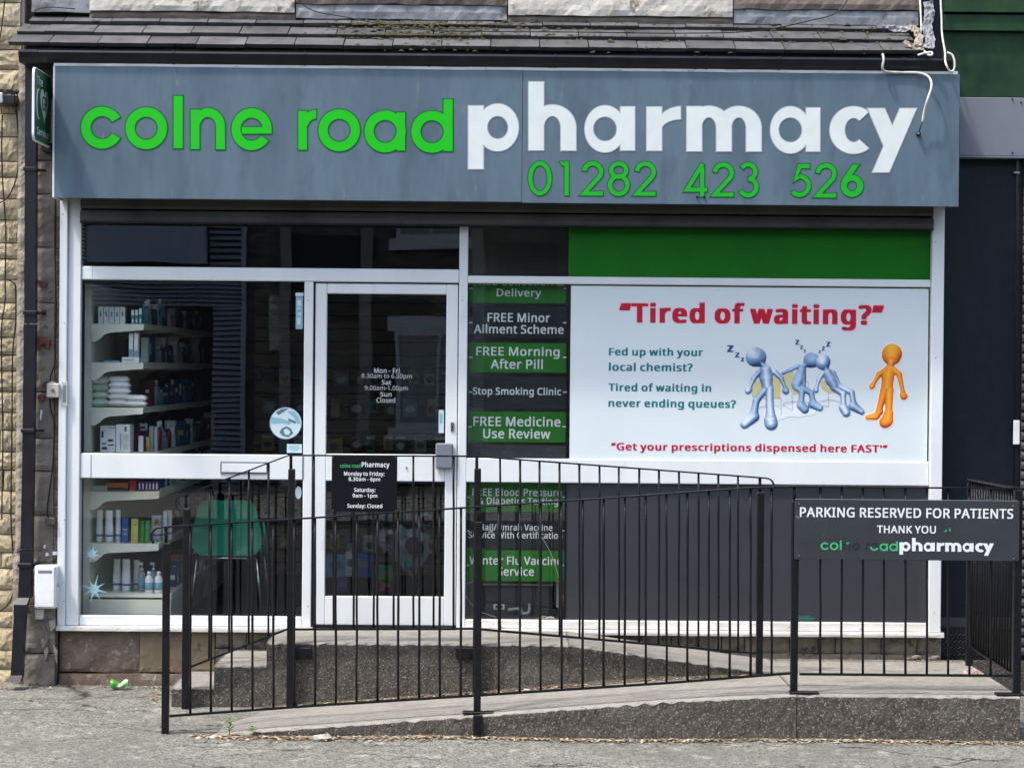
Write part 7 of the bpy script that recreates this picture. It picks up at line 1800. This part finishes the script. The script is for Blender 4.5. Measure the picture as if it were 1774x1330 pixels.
# stones at kerb
random.seed(2)
for (a, b_, r, lab) in ((558, 1277, .034, 'largest pale stone lying at the foot of the kerb wall'), (371, 1277, .020, 'pale lump of stone left of the taller weed'), (346, 1281, .013, 'small pale pebble near the left end of the kerb'), (573, 1285, .012, 'tiny pebble beside the largest pale stone'),
        (866, 1191, .014, 'white scrap of stone on the lower ramp behind the railing'), (913, 1185, .018, 'larger white scrap of stone on the lower ramp')):
    Y = -1.68 if b_ > 1200 else -.86; p = at(a, b_, Y)
    bm = bmesh.new(); bmesh.ops.create_icosphere(bm, subdivisions=2, radius=1)
    for v in bm.verts: v.co = Vector((v.co.x * r * 1.5, v.co.y * r, v.co.z * r * .6)) * (1 + .5 * noise.noise(v.co * 1.6 + Vector((a, 0, 0))))
    me = bpy.data.meshes.new('pebble'); bm.to_mesh(me); bm.free()
    o = link('pebble', me, mat('pebble_m', (.52, .47, .40), (.34, .30, .25), 40, .85, .5, 80)); o.location = (p.x, Y, (GZ(Y) if b_ > 1200 else LR(p.x)) + r * .4)
    tag(o, lab, 'stone')
# weeds
wd_m = mat('weed_m', (.10, .17, .035), (.16, .24, .06), 40, .6)
for (a, b_, hgt, n, lab) in ((397, 1268, .105, 26, 'taller green weed growing at the left foot of the kerb wall'), (437, 1272, .060, 18, 'shorter green weed growing right of the taller weed at the kerb')):
    Y = YF - .03; p = at(a, b_, Y); z0 = GZ(Y)
    e = empty('weed', (p.x, Y, z0), lab, 'weed'); random.seed(a)
    MB().tube([(p.x, Y, z0), (p.x + .004, Y - .004, z0 + hgt * .6), (p.x + .001, Y, z0 + hgt)], [.003, .002, .001], 5).build('stem', wd_m, e)
    mb = MB()
    for k in range(n):
        t = .25 + .75 * k / n; an = k * 2.4; L_ = .045 * (1.1 - .5 * t); s0 = Vector((p.x + .003 * t, Y, z0 + hgt * t)); dr_ = Vector((math.cos(an), math.sin(an) * .8, random.uniform(.3, .9))).normalized()
        si = dr_.cross(Vector((0, 0, 1))).normalized() * .0055; b = len(mb.v)
        mb.v += [tuple(s0), tuple(s0 + dr_ * L_ * .5 + si), tuple(s0 + dr_ * L_ + Vector((0, 0, -.006))), tuple(s0 + dr_ * L_ * .5 - si)]
        mb.face([b, b + 1, b + 2, b + 3])
    mb.build('leaves', wd_m, e)
# litter on the platform at the side railing
p = at(1733, 1178, -.9)
crumple('red_wrapper', [(sX - .10, -.75, PZ + .012), (sX - .05, -.72, PZ + .012)], [.022, .02], mat('wrap_red', (.30, .05, .06), (.55, .5, .48), 40, .4), None, 4, .25)
tag(bpy.data.objects['red_wrapper'], 'crumpled red and white wrapper under the side railing', 'wrapper')

# ================================================================== ACROSS THE ROAD (seen only as reflections in the glass)
OYY = -26.0
ho = empty('opposite_shop', (-7, OYY, 0), 'slatted grey shop unit across the road, mirrored in the left window', 'building')
op_slat = mat('op_slat', (.36, .37, .41), (.31, .32, .36), 3, .6); op_dark = mat('op_dark', (.02, .02, .022), None, rough=.7)
op_panel = mat('op_panel', (.42, .46, .56), (.36, .40, .50), 1.5, .5)
def mx(px): return (px - 887) * 40.0 / 3962.0
def mz(py): return 2.03 - (py - 640) * 40.0 / 3962.0
MB().box(mx(60), mx(330 + 50), OYY - .4, OYY, -.2, mz(540)).build('dark_opening', op_dark, ho)
z = mz(535)
while z < mz(488):
    MB().prism_yz([(OYY, z), (OYY + .06, z + .01), (OYY + .02, z + .06), (OYY, z + .065)], mx(100), mx(436)).build('slat', op_slat, ho); z += .075
z = -.1
while z < mz(540):
    MB().prism_yz([(OYY, z), (OYY + .06, z + .01), (OYY + .02, z + .075), (OYY, z + .08)], mx(382), mx(432)).build('slat', op_slat, ho); z += .095
MB().box(mx(100), mx(435), OYY - .4, OYY - .001, -.2, 5.2).build('wall', op_dark, ho)
MB().box(mx(160), mx(372), OYY + .0, OYY + .3, mz(462), mz(380)).build('sign_board', op_panel, ho)
z = mz(465)
while z < mz(375):
    MB().prism_yz([(OYY, z), (OYY + .08, z + .01), (OYY + .02, z + .075), (OYY, z + .08)], mx(376), mx(434)).build('slat', op_slat, ho); z += .11
MB().box(mx(432), mx(440), OYY, OYY + .12, -.1, 5.2).build('corner_post', op_panel, ho)
h2 = empty('opposite_terrace', (3, OYY, 0), 'dark stone terrace across the road, mirrored in the door and windows', 'building')
dstone = mat('op_stone', (.17, .15, .125), (.05, .045, .038), 3.5, .9, stretch=(.8, 1, 3.2), contrast=(.38, .62))
lace = mat('op_lace', (.34, .36, .35), (.22, .23, .23), 6, .8, stretch=(6, 1, .5))
opw = mat('op_white', (.55, .56, .58), None, rough=.5)
for (xw_, zw_, ww_, hw_) in ((-1.9, 1.0, 1.5, 1.7), (2.3, 1.0, 1.4, 1.7), (5.4, 1.0, 1.4, 1.7), (-1.9, 4.3, 1.2, 1.5), (2.3, 4.3, 1.2, 1.5)):
    MB().box(xw_, xw_ + ww_, OYY + .001, OYY + .03, zw_, zw_ + hw_).build('curtain', lace, h2)
    for (a, b_, c_, d_) in ((0, .07, 0, hw_), (ww_ - .07, ww_, 0, hw_), (.07, ww_ - .07, 0, .07), (.07, ww_ - .07, hw_ - .07, hw_), (ww_ / 2 - .03, ww_ / 2 + .03, .07, hw_ - .07)):
        MB().box(xw_ + a, xw_ + b_, OYY + .0, OYY + .07, zw_ + c_, zw_ + d_).build('window_frame', opw, h2)
    MB().box(xw_ - .12, xw_ + ww_ + .12, OYY, OYY + .12, zw_ - .2, zw_ - .002).build('window_sill', opw, h2)
    MB().box(xw_ - .12, xw_ + ww_ + .12, OYY, OYY + .05, zw_ + hw_ + .002, zw_ + hw_ + .25).build('lintel', opw, h2)
MB().box(mx(440), 22, OYY - 6, OYY, -.3, 8.5).build('wall', dstone, h2)
MB().box(-22, mx(60), OYY - 6, OYY + .1, -.3, 7.5).build('wall', dstone, h2)
for (a, b_) in ((498, 516), (636, 657), (830, 850), (1000, 1018)):
    MB().box(mx(a), mx(b_), OYY, OYY + .14, -.1, mz(392)).build('stone_pier', mat('op_pier', (.30, .29, .26), (.22, .21, .19), 3, .8), h2)
for (a, b_, r0, r1) in ((518, 634, 410, 560), (662, 760, 520, 700), (870, 980, 420, 640)):
    MB().box(mx(a), mx(b_), OYY - .1, OYY + .01, mz(r1), mz(r0)).build('window', op_dark, h2)
MB().box(mx(480), mx(512), OYY, OYY + .06, mz(612), mz(515)).build('bright_gap_panel', mat('op_pale', (.55, .58, .50), (.30, .34, .24), 9, .8, contrast=(.45, .55)), h2)  # added pale panel, stands for the bright foliage gap mirrored in the glass
MB().prism_yz([(OYY - 6, 8.5), (OYY + .3, 8.5), (OYY - 3, 10.6)], mx(440), 22).build('roof', slate_m, h2)
